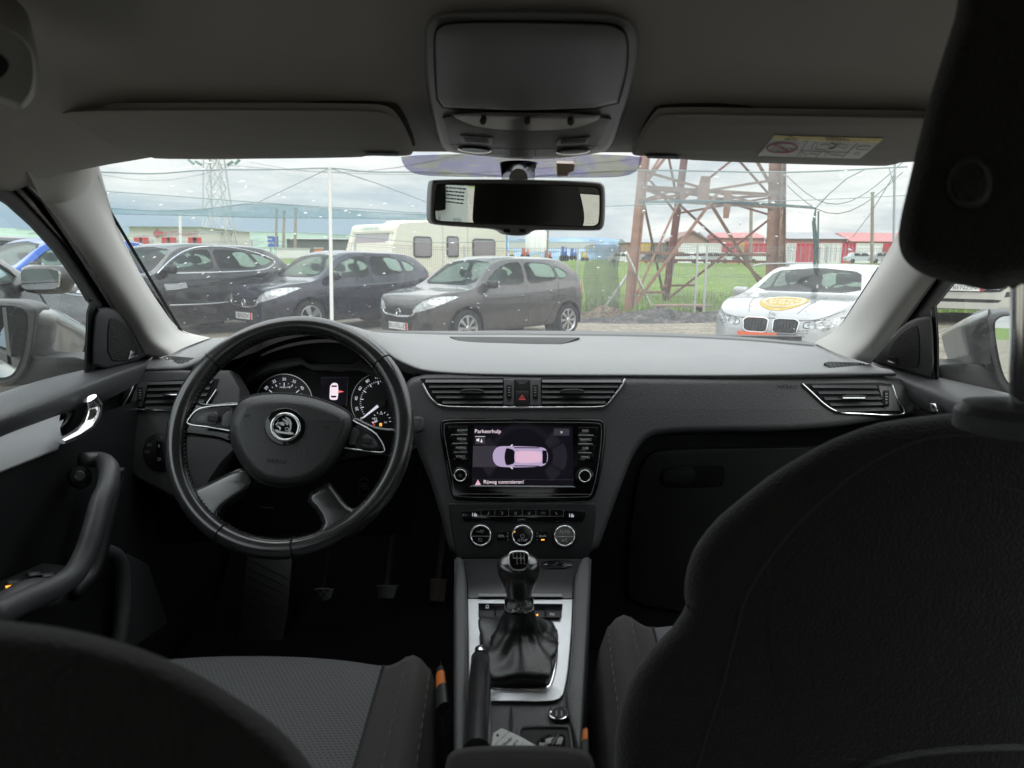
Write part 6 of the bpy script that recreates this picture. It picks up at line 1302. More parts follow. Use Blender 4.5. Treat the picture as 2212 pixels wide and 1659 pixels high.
# white estate car
M_whitep = paint('white car paint', (.40, .41, .425), .0, .3)
def estate_extra(root, side, front, b):
    mb = MB()    # round yellow sticker lying on the bonnet
    c0 = (1.86, .02)
    bvh = BVHTree.FromPolygons([v.co for v in b.data.vertices], [tuple(p.vertices) for p in b.data.polygons])
    def top(x, y, off): 
        r = bvh.ray_cast(Vector((x, y, 3)), Vector((0, 0, -1))); return r[0]+Vector((0, 0, off))
    def disc(r, off, name, m, par, n=28):
        mb = MB(); rings = [[top(c0[0]+rr*1.15*math.cos(t), c0[1]+rr*math.sin(t), off) for t in [2*math.pi*k/n for k in range(n)]] for rr in (r, r*.66, r*.33, .001)]; mb.grid(rings, True); return mb.build(name, m, par, 180, fix=False)
    st = disc(.30, .005, 'round_sticker', mat('sticker yellow ochre', (.40, .27, .03), .4), root)
    mb = MB()
    for s_, x, hh in (('AUTO', .12, .08), ('ETHLETE', -.02, .10)):
        vs, fs = glyphs(s_); k = hh/.72; mb.add([top(c0[0]+x+v.y*k, c0[1]+v.x*k, .008) for v in vs], fs)
    for rr in (.24, .262):
        mb.tube([top(c0[0]+rr*math.cos(t), c0[1]+rr*math.sin(t), .007) for t in [2*math.pi*k/28 for k in range(28)]], .005, 4, closed=True)
    mb.build('sticker_print', mat('sticker pale print', (.75, .74, .66), .5), st)
    for sg in (1, -1):
        for yy in (.36, .36+.0):
            for k in range(7): 
                mb = MB(); y_ = sg*(.075+k*.04); a, c_ = front(y_, .74, .008), front(y_, .61, .008)
                if k == 0 and yy: mb2 = MB()
                mb2.tube([a, c_], .004, 4)
        mb2.build('kidney_slat', M_deep, root)
        mb = MB(); mb.tube([front(sg*y_, z_, .008) for y_, z_ in rounded([(.035, .60), (.03, .745), (.09, .765), (.30, .765), (.35, .73), (.33, .61), (.28, .585), (.08, .585)], 2)], .009, 6, closed=True); mb.build('kidney_frame', M_chrome, root)
        for y_, r_ in ((.62, .05), (.50, .045)):
            mb = MB(); p = front(sg*y_, .705, .012); mb.tube([p+Vector((0, r_*math.cos(t), r_*math.sin(t))) for t in [2*math.pi*k/16 for k in range(16)]], .006, 5, closed=True); mb.build('lamp_ring', M_rim, root)
    mb = MB(); p = front(-.05, .525, .024); mb.box(p+Vector((0, -.10, 0)), (.012, .50, .115)); mb.build('paper_plate', mat('orange plate', (.70, .13, .05), .6), root)
    mb = MB(); mb.box(p+Vector((0, .27, .0)), (.012, .22, .12)); q = mb.build('paper_plate', mat('dark plate end', (.08, .08, .10), .6), root); mb = MB(); mb.add([p+Vector((.008, .21, -.05)), p+Vector((.008, .33, -.05)), p+Vector((.008, .27, .045))], [(0, 1, 2)]); mb.build('plate_mark', M_platebar, q)
    for sg in (1, -1): mb = MB(); mb.tube([side(.4, 1.40, sg, .03), side(0, 1.43, sg, .05), side(-1.6, 1.40, sg, .05), side(-1.9, 1.33, sg, .02)], .014, 6); mb.build('roof_rail', M_rim, root)
est = dict(hatch, L=4.62, W=1.83, H=1.44, hood=1.05, nose=.78, belt=1.0, wb=.86, wt=.10, rt=-1.80, rb=-2.14, rbz=.98, wr=.32, wx=(1.43, -1.38), tumble=.74,
    side_windows=[[(.66, 1.05), (.25, 1.20), (-.02, 1.31), (-.32, 1.335), (-.32, 1.05)], [(-.40, 1.05), (-.40, 1.335), (-1.0, 1.33), (-1.22, 1.07)], [(-1.28, 1.07), (-1.08, 1.32), (-1.7, 1.24), (-1.86, 1.10)]],
    headlamp=[(.40, .665), (.40, .73), (.60, .775), (.80, .80), (.87, .79), (.83, .72), (.66, .665)], grilles=[[(.035, .60), (.03, .745), (.09, .765), (.30, .765), (.35, .73), (.33, .61), (.28, .585), (.08, .585)], [(-.035, .60), (-.08, .585), (-.28, .585), (-.33, .61), (-.35, .73), (-.30, .765), (-.09, .765), (-.03, .745)], [(-.5, .26), (-.55, .34), (.55, .34), (.5, .26)]],
    wind=[(-.72, 1.05), (.72, 1.05), (.60, 1.33), (0, 1.385), (-.60, 1.33)], rearw=[(-.5, 1.02), (.5, 1.02), (.46, 1.28), (-.46, 1.28)], tail_lamps=[[(-1.95, .80), (-1.95, .95), (-2.4, .95), (-2.4, .78)]],
    seams=[[(.80, .3), (.84, .6), (.80, .9)], [(-.36, .28), (-.36, .95)]], front_seams=[[(-.78, .88), (-.62, .80), (-.40, .755), (0, .765), (.40, .755), (.62, .80), (.78, .88)], [(-.42, 1.0), (-.36, .92), (-.30, .83)], [(.42, 1.0), (.36, .92), (.30, .83)]],
    handles=[(-.15, .82), (-1.05, .85)], mirror=(.62, .98), mmat=M_whitep, chrome=[], grille_chrome=[], badge=(0, .81, .035), bolt=False, spokes=10, fog=[(.62, .28), (.76, .30), (.76, .38), (.62, .38)], extra=[estate_extra]); est.pop('plate', None)
bmw = make_car('parked_estate_car', 'white estate car with a round yellow sticker on its bonnet', 'car', est, M_whitep)
place(bmw, (2.31, 0), P(1664, 690, 8.7), (-.60, -.80)); bmw.location.z = -.33
# silver people carrier seen through the passenger window
M_silver = paint('pale silver car paint', (.50, .49, .45), .3, .32)
mpv = dict(suv, L=4.10, W=1.80, H=1.60, hood=1.10, nose=.86, belt=1.0, wb=1.2, wt=.5, headlamp=[(.46, .80), (.56, .92), (.74, .99), (.80, .97), (.74, .84), (.60, .78)], grilles=[[(-.48, .70), (-.62, .64), (-.5, .54), (.5, .54), (.62, .64), (.48, .70)], [(-.5, .36), (-.56, .42), (.56, .42), (.5, .36)]],
    chrome=[], lowtrim=[], grille_chrome=[[(-.48, .66), (.48, .66)], [(-.5, .60), (.5, .60)]], gcw=.005, badge=(0, .84, .045), badge_w=2.0, plate=(.62, 'BENZIN', M_plate, True), fog=[(.58, .46), (.74, .48), (.74, .56), (.6, .56)], front_seams=[[(-.75, 1.02), (-.46, .90), (0, .88), (.46, .90), (.75, 1.02)]])
ford = make_car('parked_people_carrier', 'pale silver people carrier seen through the passenger side window', 'car', mpv, M_silver)
place(ford, (2.05, 0), P(2078, 690, 12.5), (-.52, -.854)); ford.location.z = .08
# ================================================================ terrain
ctl = [(0, 0, 0), (-1, 2, 0), (1, 2, 0), (-4, 3, 0), (4, 3, -.02), (-6, 0, 0), (6, 0, 0), (0, -6, 0), (tuple(qsuv.location)), tuple(navy.location), tuple(brown.location), tuple(bmw.location), tuple(ford.location), tuple(blue.location), tuple(dark.location), (0, 17, -.30), (-8, 18, -.15), (8, 18, -.25), (-20, 14, .0), (20, 14, .05), (-25, 25, 0), (25, 25, 0), (0, 25, -.3), (6, 20, -.3)]
def gz(x, y):
    w = s_ = 0
    for a, b, c in ctl:
        d = ((a-x)**2+(b-y)**2)**1.6+.05; w += 1/d; s_ += c/d
    z = s_/w
    if y > 24: k = min(1, (y-24)/96); z = z*(1-k)+.62*k
    if y > 120: z = .62+(y-120)*.0003
    return z
def terr(name, xs, ys, m, off, kind='structure', bump=0):
    mb = MB(); mb.grid([[(x, y, gz(x, y)+off+(bump*noise.noise(Vector((x*1.7, y*1.7, 0))) if bump else 0)) for x in xs] for y in ys]); o = mb.build(name, m, None, 180, fix=False); tag(o, kind=kind); return o
def gm(name, c1_, c2_, sc_, sc2=40, bstr=.6, c3_=None, rough=.95):
    m = bpy.data.materials.new(name); m.use_nodes = True; t = m.node_tree; b = t.nodes['Principled BSDF']; b.inputs['Roughness'].default_value = rough; b.inputs['Specular IOR Level'].default_value = .15
    co = t.nodes.new('ShaderNodeTexCoord'); a = t.nodes.new('ShaderNodeTexNoise'); a.inputs['Scale'].default_value = sc_; a.inputs['Detail'].default_value = 8; a.inputs['Roughness'].default_value = .7; t.links.new(co.outputs['Object'], a.inputs['Vector'])
    r = t.nodes.new('ShaderNodeValToRGB'); r.color_ramp.elements[0].position = .35; r.color_ramp.elements[1].position = .65; r.color_ramp.elements[0].color = (*c1_, 1); r.color_ramp.elements[1].color = (*c2_, 1)
    if c3_: e = r.color_ramp.elements.new(.5); e.color = (*c3_, 1)
    t.links.new(a.outputs[0], r.inputs[0])
    v = t.nodes.new('ShaderNodeTexVoronoi'); v.inputs['Scale'].default_value = sc2; t.links.new(co.outputs['Object'], v.inputs['Vector'])
    mx = t.nodes.new('ShaderNodeMix'); mx.data_type = 'RGBA'; mx.blend_type = 'MULTIPLY'; mx.inputs[0].default_value = .7; t.links.new(r.outputs[0], mx.inputs[6])
    hs = t.nodes.new('ShaderNodeSeparateColor'); t.links.new(v.outputs['Color'], hs.inputs[0]); mr_ = t.nodes.new('ShaderNodeMapRange'); mr_.inputs[3].default_value = .45; mr_.inputs[4].default_value = 1.3; t.links.new(hs.outputs[0], mr_.inputs[0]); t.links.new(mr_.outputs[0], mx.inputs[7])
    t.links.new(mx.outputs[2], b.inputs['Base Color'])
    bp = t.nodes.new('ShaderNodeBump'); bp.inputs['Strength'].default_value = bstr; bp.inputs['Distance'].default_value = .03; t.links.new(v.outputs[0], bp.inputs['Height']); t.links.new(bp.outputs[0], b.inputs['Normal'])
    return m
M_gravel = gm('beige gravel', (.20, .18, .145), (.34, .31, .26), 2.2, 30)
M_grass = gm('field grass', (.11, .175, .045), (.17, .24, .075), .25, 9, .8, (.14, .205, .058))
M_dirt = gm('dark rubble', (.055, .055, .058), (.14, .135, .13), 3, 14, 1)
def fr(a, b, n): return [a+(b-a)*i/n for i in range(n+1)]
# ground of the yard
terr('ground', fr(-60, 60, 90), fr(-60, 18.5, 90), M_gravel, 0)
big = MB(); ysb = fr(18.4, 60, 30)+fr(70, 400, 22)+[800, 2500]; mb = MB()
mb.grid([[(x*(1 if y < 60 else y/60), y, gz(x, y)-.006+(.10*noise.noise(Vector((x*.3, y*.3, 0)))*(1 if 20 < y < 300 else 0))) for x in fr(-60, 60, 60)] for y in ysb]); tag(mb.build('field', M_grass, None, 180, fix=False), kind='structure')
mb = MB(); mb.grid([[(x, y, -.6) for x in (-400, 400)] for y in (-400, 3000)]); tag(mb.build('terrain', M_grass, None, fix=False), kind='structure')
# long grass along the field's near edge
rnd = random.Random(5); mb = MB()
for k in range(9000):
    x = rnd.uniform(-9, 13); y = 17.8+rnd.random()**2*9; z = gz(x, y); hh = rnd.uniform(.08, .34)*(1.4 if rnd.random() < .1 else 1); a = rnd.uniform(0, 6.28); dx_, dy_ = math.cos(a)*.012, math.sin(a)*.012; lx, ly = rnd.uniform(-.08, .08), rnd.uniform(-.08, .08)
    mb.add([(x-dx_, y-dy_, z-.02), (x+dx_, y+dy_, z-.02), (x+lx, y+ly, z+hh)], [(0, 1, 2)])
tag(mb.build('grass', mat('grass blades', (.15, .22, .055), .9, var=(2, .35)), None, 180, fix=False), 'long green grass along the near edge of the field', 'grass', kind='stuff')
# heaps of dark rubble along the fence
def heap(x0, y0, rx, ry, hh, seed, lbl, m=M_dirt):
    mb = MB(); n_ = 26; rows = []
    for i in range(n_+1):
        rows.append([])
        for j in range(n_+1):
            u, v = -1+2*i/n_, -1+2*j/n_; r = math.hypot(u, v); f = max(0, 1-r*r); x, y = x0+u*rx, y0+v*ry
            z = gz(x, y)-.02+f*hh*(.75+.5*noise.noise(Vector((u*3+seed, v*3, 0))))+.05*f**.5*noise.noise(Vector((x*6, y*6, seed)))
            rows[-1].append((x, y, z))
    mb.grid(rows); o = mb.build('rubble', m, None, 180, fix=False); tag(o, lbl, 'rubble', kind='stuff')
heap(3.6, 16.2, 2.6, .9, .32, 1, 'dark rubble bank by the fence post in front of the pylon'); heap(6.4, 15.6, 2.2, .9, .28, 4, 'dark rubble bank running behind the white estate car'); heap(1.9, 16.6, 1.0, .6, .35, 9, 'stony heap beside the grey brown hatchback tail', gm('brown soil', (.09, .075, .06), (.19, .16, .13), 3, 18, 1))
# planks on the rubble
pk = empty('timber_pallet', (4.0, 17.6, gz(4, 17.6)+.15)); tag(pk, 'low stack of pale timber planks lying on the rubble in the field edge', 'timber')
for k in range(3):
    mb = MB(); mb.bar((-.75+.1*k, -.2+.2*k, .12), (.75-.05*k, -.25+.22*k, .13), .16, .04); mb.build('plank', mat('weathered wood', (.24, .17, .13), .85, var=(6, .3)), pk)
for x in (-.5, .5): mb = MB(); mb.bar((x, -.3, .04), (x, .3, .05), .1, .1); mb.build('bearer', mat('dark wood', (.10, .075, .06), .9), pk)
# ================================================================ fence
M_galv = mat('galvanised steel', (.45, .47, .48), .5, metal=.5); M_wire = mat('fence wire', (.22, .25, .24), .6, metal=.3); M_whitepole = mat('white painted pole', (.70, .70, .68), .5)
def fence(a, b, hgt, lbl, step=2.5):
    a, b = Vector(a), Vector(b); d = b-a; Ln = d.length; t = d.normalized(); f = empty('wire_fence', (a.x, a.y, gz(a.x, a.y))); tag(f, lbl, 'fence'); o = Vector((a.x, a.y, gz(a.x, a.y)))
    def g_(s_): q = a+t*s_; return Vector((q.x-o.x, q.y-o.y, gz(q.x, q.y)-o.z))
    mb = MB(); k = 0
    while k < Ln: q = g_(k); mb.bar(q+Vector((0, 0, .08)), q+Vector((0, 0, hgt)), .005, .005); k += .055
    for z in (.1, .55, .60, 1.0, 1.05, hgt-.1, hgt-.04):
        pts = [g_(Ln*i/12)+Vector((0, .004, z)) for i in range(13)]
        for p_, q_ in zip(pts, pts[1:]): mb.bar(p_, q_, .007, .007)
    mb.build('mesh_panel', M_wire, f, fix=False)
    n = int(Ln/step)
    for i in range(n+1): q = g_(Ln*i/n); m2 = MB(); m2.box(q+Vector((0, .02, hgt/2)), (.045, .045, hgt+.04)); m2.build('post', M_galv, f)
fence((-13, 19.2, 0), (4.2, 16.9, 0), 1.75, 'green wire mesh fence running behind the hatchbacks, in front of the caravan'); fence((4.4, 16.8, 0), (14, 19.0, 0), 1.75, 'wire mesh fence in front of the rusty pylon')
# leaning white poles (an A frame) and the rolled net on the fence
def pole(name, a, b, r, m, lbl, cat, group=None):
    a, b = Vector(a), Vector(b); o = empty(name, tuple(a)); tag(o, lbl, cat, group); mb = MB(); mb.tube([(0, 0, 0), (b-a)*.5, b-a], [r, r*.95, r*.9], 10); mb.build('shaft', m, o, 60); mb = MB(); mb.tube([(b-a)*.995, (b-a)*1.012], r*1.25, 8); mb.build('cap', m, o, 60); return o
pole('prop_pole', G(1301, 673), P(1386, 552, 19.4), .045, M_whitepole, 'white prop leaning up to the right, left of the rusty pylon foot', 'pole')
pole('prop_pole', P(1352, 546, 18.6), G(1410, 671), .045, M_whitepole, 'white prop leaning down to the right across the rusty pylon leg', 'pole')
M_net = None
def netmat(name, c, a, sc_=700):
    m = bpy.data.materials.new(name); m.use_nodes = True; t = m.node_tree; t.nodes.clear(); n = t.nodes.new; o = n('ShaderNodeOutputMaterial'); tr = n('ShaderNodeBsdfTransparent'); d = n('ShaderNodeBsdfDiffuse'); d.inputs[0].default_value = (*c, 1); tl = n('ShaderNodeBsdfTranslucent'); tl.inputs[0].default_value = (*c, 1)
    m1 = n('ShaderNodeMixShader'); m1.inputs[0].default_value = .5; m2 = n('ShaderNodeMixShader'); t.links.new(d.outputs[0], m1.inputs[1]); t.links.new(tl.outputs[0], m1.inputs[2])
    co = n('ShaderNodeTexCoord'); nz = n('ShaderNodeTexNoise'); nz.inputs['Scale'].default_value = 1.3; nz.inputs['Detail'].default_value = 5; t.links.new(co.outputs['Object'], nz.inputs['Vector']); mr_ = n('ShaderNodeMapRange'); mr_.inputs[1].default_value = .3; mr_.inputs[2].default_value = .7; mr_.inputs[3].default_value = a*.6; mr_.inputs[4].default_value = a*1.4; t.links.new(nz.outputs[0], mr_.inputs[0]); t.links.new(mr_.outputs[0], m2.inputs[0])
    t.links.new(tr.outputs[0], m2.inputs[1]); t.links.new(m1.outputs[0], m2.inputs[2]); t.links.new(m2.outputs[0], o.inputs[0]); return m
M_net = netmat('shade net', (.34, .41, .42), .26); M_netd = netmat('folded shade net', (.16, .27, .27), .50); M_netg = netmat('dense grey net', (.14, .16, .15), .62); M_rope = mat('net rope', (.24, .31, .31), .8)
mb = MB(); mb.grid([[P(1262+i*9.5+3*math.sin(i*1.7+j), 528+j*16+(6 if i in (0, 8) and j == 0 else 0), 17.0+.12*math.sin(i*1.3)) for i in range(9)] for j in range(11)]); tag(mb.build('rolled_net', M_netg, None, 180, fix=False), 'dark grey net hanging in a dense sheet over the fence', 'net')
# ================================================================ shade nets on their posts
cano = [[(60, 372, 8.2), (205, 371, 8.0), (330, 375, 8.0), (450, 367, 8.2), (600, 366, 8.6), (712, 363, 9.0), (800, 371, 8.8), (930, 372, 8.6), (1130, 382, 8.5), (1380, 368, 8.6), (1700, 372, 8.5), (1960, 360, 8.4)],
        [(60, 398, 10.2), (230, 413, 10.2), (330, 420, 10.4), (460, 430, 10.6), (600, 440, 10.8), (705, 447, 11), (800, 452, 11), (920, 460, 11), (1130, 455, 11), (1400, 442, 11), (1750, 432, 11), (2000, 420, 11)],
        [(60, 440, 12.2), (245, 450, 12.2), (340, 455, 12.5), (430, 452, 12.7), (560, 440, 12.9), (705, 450, 13), (800, 458, 13), (920, 463, 13), (1130, 460, 13), (1400, 450, 13), (1750, 448, 13), (2000, 440, 13)],
        [(60, 455, 13.2), (255, 462, 13.2), (340, 464, 13.5), (430, 466, 13.7), (560, 470, 13.9), (705, 471, 14), (800, 472, 14), (920, 475, 14), (1130, 474, 14), (1400, 462, 14), (1750, 460, 14), (2000, 456, 14)],
        [(60, 520, 15.4), (300, 510, 15.4), (380, 506, 15.4), (440, 503, 15.6), (560, 501, 15.8), (705, 505, 16), (800, 514, 16), (925, 524, 16), (1130, 520, 16), (1400, 500, 16), (1750, 490, 16), (2000, 490, 16)]]
CG = [[P(*p) for p in r] for r in cano]
net = empty('shade_net', tuple(CG[0][5])); tag(net, 'pale green shade net drawn over the yard from the white posts', 'net'); nl = net.location
def sub(rows, m, nm, ku=3, kv=4):
    g = smoothgrid([[p-nl for p in r] for r in rows], ku, kv); mb = MB(); mb.grid(g); return mb.build(nm, m, net, 180, fix=False)
sub([[p for p in r[:9]] for r in CG[:2]], M_net, 'net_sheet'); sub([r[:9] for r in CG[1:3]], netmat('shade net fold', (.26, .36, .38), .42), 'net_sheet'); sub([r[:9] for r in CG[2:4]], netmat('doubled shade net', (.16, .28, .30), .66), 'net_sheet'); sub([r[:9] for r in CG[3:5]], netmat('thin shade net', (.34, .46, .45), .12), 'net_sheet')
sub([r[8:] for r in CG[:2]], M_net, 'net_sheet'); sub([r[8:] for r in CG[1:3]], netmat('thin net', (.34, .44, .43), .14), 'net_sheet')
mb = MB()
for k, r_ in ((0, .009), (1, .006), (2, .006), (3, .007), (4, .008)):
    mb.tube([p-nl for p in catmull(CG[k][:9], 4)], r_, 5)
    if k < 2: mb.tube([p-nl for p in catmull(CG[k][8:], 4)], r_, 5)
def rope(pts, r=.010): mb.tube([P(*p)-nl for p in pts], r, 5)
rope([(712, 363, 9), (560, 436, 12.9), (440, 452, 12.7)], .007); rope([(712, 363, 9), (820, 398, 10), (920, 436, 11)], .007)
rope([(1762, 450, 11), (1790, 420, 10.5), (1830, 385, 10), (1870, 365, 9.5)], .008); rope([(1842, 512, 12), (1880, 462, 11), (1930, 380, 9)], .006); rope([(1920, 362, 9), (1932, 400, 9), (1930, 440, 9)], .006)
mb.build('rope', M_rope, net, 180, fix=False)
# bunched vertical net by the far right post
mb = MB(); mb.tube([P(1762, 452, 11)-nl, P(1758, 480, 11)-nl, P(1762, 520, 11)-nl, P(1760, 570, 11)-nl], [.02, .045, .06, .035], 8, sq=.5); mb.build('bunched_net', netmat('bunched net', (.09, .17, .16), .8), net, 180)
mb = MB(); mb.tube([P(1380, 437, 11)-nl, P(1500, 434, 11)-nl, P(1640, 440, 11)-nl, P(1762, 449, 11)-nl], [.012]*4, 6, sq=2.2); mb.build('net_hem', netmat('net hem', (.12, .20, .20), .7), net, 180)
pp = lambda dx, top, bot, Y, r, lbl, m=M_whitepole: pole('net_post', P(dx+(bot-top)*.024*(1 if dx < 1130 else -1)*.6, bot, Y), P(dx, top, Y), r, m, lbl, 'post', 'posts that carry the shade net')
pp(712, 363, 722, 9, .024, 'tall white post of the shade net in front of the navy hatchback')
pp(389, 463, 640, 16, .035, 'white post of the shade net left of the lattice pylon')
pp(1933, 352, 640, 9, .016, 'pale post of the shade net at the right edge of the windscreen', mat('grey post', (.30, .34, .36), .5))
pp(1768, 458, 600, 11.1, .014, 'dark post of the shade net with bunched net around it', mat('dark green post', (.06, .11, .10), .6))
# ================================================================ rusty pylon
M_rust = mat('rusty steel', (.20, .075, .042), .85, metal=.1, var=(3.5, .5, (.36, .22, .16))); M_rustd = mat('dark rusty steel', (.15, .05, .04), .85, var=(1.5, .35))
pyl = empty('rusty_pylon', (6.6, 23.5, gz(6.6, 23.5))); tag(pyl, 'huge rust-red lattice pylon standing at the edge of the green field', 'pylon'); po = pyl.location
FL, BL, FR, BR = P(1357, 672, 18.8), P(1437, 645, 24.6), P(1664, 640, 22.0), P(1689, 630, 27.5)
cen = (FL+BL+FR+BR)/4; 
tops = [P(1392, 335, 18.8+1.3), P(1478, 335, 24.6), P(1674, 335, 22.0), P(1690, 335, 27.0)]
legs = [FL, BL, FR, BR]; names = 0
def on(i, z):
    a, b = legs[i], tops[i]; return a+(b-a)*((z-a.z)/(b.z-a.z))
ztop = 6.4
for i, (w_, mm_) in enumerate(((.26, M_rust), (.22, M_rustd), (.34, M_rust), (.20, M_rust))):
    mb = MB(); a, b = on(i, legs[i].z-.3)-po, on(i, ztop)-po; t = (b-a).normalized()
    mb.bar(a, b, w_, .03, up=(0, 1, .01)); mb.bar(a+Vector((w_/2, .0, 0)), b+Vector((w_/2, 0, 0)), .03, w_, up=(0, 1, .01)); mb.build('leg', mm_, pyl)
faces = [(0, 2), (0, 1), (1, 3), (2, 3)]
def brace(a, b, w_=.09, m=M_rust, nm='brace'): w_ *= .72; mb = MB(); mb.bar(a-po, b-po, w_, .03, up=(0, 1, .02)); mb.bar(a-po+Vector((0, 0, w_/2)), b-po+Vector((0, 0, w_/2)), .03, w_*.8, up=(0, 1, .02)); mb.build(nm, m, pyl)
for i, j in faces:
    m_ = M_rust if (i, j) != (1, 3) else M_rustd
    za, zb_, zc_ = .35, 3.05, 5.9
    brace(on(i, 1.15), on(j, 1.1), .09, m_) if (i, j) != (0, 2) else None
    for z0_, z1_ in ((gz(5, 20), 3.1), (3.1, 6.3)):
        mid = lambda z: on(i, z)*.5+on(j, z)*.5
        if (i, j) == (0, 2):
            brace(on(i, z0_), mid(z1_)*.9+on(j, z1_)*.1, .13, m_); brace(on(j, z0_+.2), mid(z1_)*.9+on(i, z1_)*.1, .13, m_)
        else:
            brace(on(i, z0_), on(j, z1_), .10, m_); brace(on(j, z0_), on(i, z1_), .10, m_)
    brace(on(i, 3.15), on(j, 3.15), .13, m_, 'ring_beam'); 
    brace(on(i, 2.75), on(j, 3.6), .08, m_); brace(on(j, 2.75), on(i, 3.6), .08, m_)
    a, b = on(i, 1.35), on(j, 1.35); brace(a, a+(b-a)*.33, .07, m_); brace(b, b+(a-b)*.33, .07, m_)
    brace(on(i, .25), on(i, .25)+(on(j, .25)-on(i, .25))*.22, .08, m_); brace(on(j, .25), on(j, .25)+(on(i, .25)-on(j, .25))*.22, .08, m_)
brace(on(0, 3.15), on(3, 3.15), .08, M_rustd); brace(on(1, 3.15), on(2, 3.15), .08, M_rustd)
SPy = Pl(P(1520, 420, 20.3), (0, -1, 0))
for q in (((765, 160), (828, 165), (822, 232), (815, 350), (735, 355), (745, 230)), ((917, 262), (970, 262), (962, 370), (948, 448), (912, 446), (915, 360)), ((620, 265), (660, 265), (658, 325), (622, 328))):
    pt = MB(); plate(pt, c3(*q), SPy, .02, .02); pt.v = [v-po for v in pt.v]; pt.build('gusset_plate', M_rust, pyl)
# ================================================================ white lattice pylon far away
wp = empty('lattice_pylon', tuple(P(476, 540, 82))); tag(wp, 'pale grey lattice power pylon beyond the yard, in line with the black SUV', 'pylon'); wo = wp.location; M_pyl = mat('pale pylon steel', (.42, .43, .42), .6, metal=.3); hgt = 20
def wl(ix, iy, z): w_ = max(.32, 1.5-.085*z); return Vector((ix*w_, iy*w_, z-.8))
for ix in (-1, 1):
    for iy in (-1, 1): mb = MB(); mb.bar(wl(ix, iy, 0), wl(ix, iy, hgt), .13); mb.build('leg', M_pyl, wp)
mb = MB(); z = 0
while z < hgt-1:
    s_ = 2.4*(1-z/hgt)+.6
    for (a, b) in (((-1, -1), (1, -1)), ((1, -1), (1, 1)), ((1, 1), (-1, 1)), ((-1, 1), (-1, -1))): mb.bar(wl(*a, z), wl(*b, min(hgt, z+s_)), .07); mb.bar(wl(*b, z), wl(*a, min(hgt, z+s_)), .07)
    z += s_
mb.build('lattice', M_pyl, wp, fix=False)
for sg in (-1, 1): mb = MB(); mb.bar((0, 0, 10.3), (sg*3.8, 0, 10.5), .14); mb.bar((0, 0, 11.1), (sg*3.8, 0, 10.5), .10); mb.build('cross_arm', M_pyl, wp)
for sg in (-1, 1): mb = MB(); mb.tube([(sg*2.2, 0, 10.1), (sg*1.5, 0, 9.7)], .16, 6); mb.tube([(sg*3.0, 0, 10.3), (sg*2.4, 0, 9.8)], .16, 6); mb.build('insulator', mat('green insulator', (.12, .22, .18), .3), wp)
# cables
cb_ = empty('power_lines', tuple(P(505, 360, 80))); tag(cb_, 'power cables crossing the sky from the pale lattice pylon', 'cable'); mb = MB(); co_ = cb_.location
for a, b in (((440, 352, 80), (1700, 300, 60)), ((505, 356, 80), (60, 330, 60)), ((540, 350, 82), (1300, 250, 40)), ((1700, 400, 45), (1950, 372, 40)), ((1700, 380, 45), (1950, 350, 40))):
    pa, pb = P(*a), P(*b); mb.tube([pa+(pb-pa)*t-Vector((0, 0, 2*math.sin(math.pi*t)))-co_ for t in [k/10 for k in range(11)]], .022, 4)
mb.build('cable', M_deep, cb_, fix=False)
# wooden and concrete poles
for dx, tp, bt, Y, lbl in ((598, 452, 540, 60, 'leftmost of the three wooden poles between the blue sign and the warehouse'), (614, 456, 548, 55, 'middle of the three wooden poles by the warehouse, with a pale foot'), (639, 450, 550, 50, 'rightmost of the three wooden poles, in front of the warehouse'), (1184, 480, 560, 70, 'thin wooden pole right of the caravan'), (1623, 438, 570, 45, 'thin pole between the pylon and the bunched net'), (1885, 417, 585, 30, 'dark wooden pole at the right beyond the white estate car')):
    pole('utility_pole', P(dx-2, bt, Y), P(dx, tp, Y), .11 if Y > 40 else .07, mat('grey wood pole', (.24, .21, .17), .9), lbl, 'pole')
# ================================================================ caravan
cvn = empty('caravan'); tag(cvn, 'old cream caravan parked behind the fence and the hatchbacks', 'caravan'); cvn.location = (-3.68, 19.0, -.30); cvn.rotation_euler = (0, 0, math.atan2(.77, .64))
M_cream = mat('cream caravan skin', (.62, .60, .51), .45, var=(1.2, .08)); M_cwin = mat('mauve curtained window', (.20, .17, .19), .15, coat=.6)
# local x along the side (away), local y to the left = front face direction
mb = MB(); prof = [(.10, .40), (.0, .75), (0, 1.40), (.26, 2.15), (.32, 2.32), (.50, 2.42), (1.5, 2.50), (1.9, 2.62), (4.6, 2.60), (4.8, 2.50), (4.85, 1.2), (4.85, .42)]
pr = rs(prof, 3); mb.prism([(x, 0, z) for x, z in pr], [(x, 2.1, z) for x, z in pr]); mb.build('body', M_cream, cvn, 25)
for x0, x1, z0, z1 in ((.85, 1.55, 1.48, 2.08), (2.15, 2.65, 1.50, 2.12), (3.25, 4.30, 1.48, 2.08)):
    mb = MB(); q = chaikin([(x0, z0), (x1, z0), (x1, z1), (x0, z1)], 2, True, .10); mb.prism([(x, -.02, z) for x, z in q], [(x, .01, z) for x, z in q]); w_ = mb.build('window', M_black, cvn)
    mb = MB(); q = inset(q, .05); mb.prism([(x, -.03, z) for x, z in q], [(x, -.015, z) for x, z in q]); mb.build('pane', M_cwin, w_)
mb = MB(); mb.add([(.03, .22, 1.46), (.03, 1.88, 1.46), (.26, 1.80, 2.12), (.26, .30, 2.12)], [(0, 1, 2, 3)]); mb.v = [v+Vector((-.02, 0, 0)) for v in mb.v]; mb.build('front_window', M_cwin, cvn, fix=False)
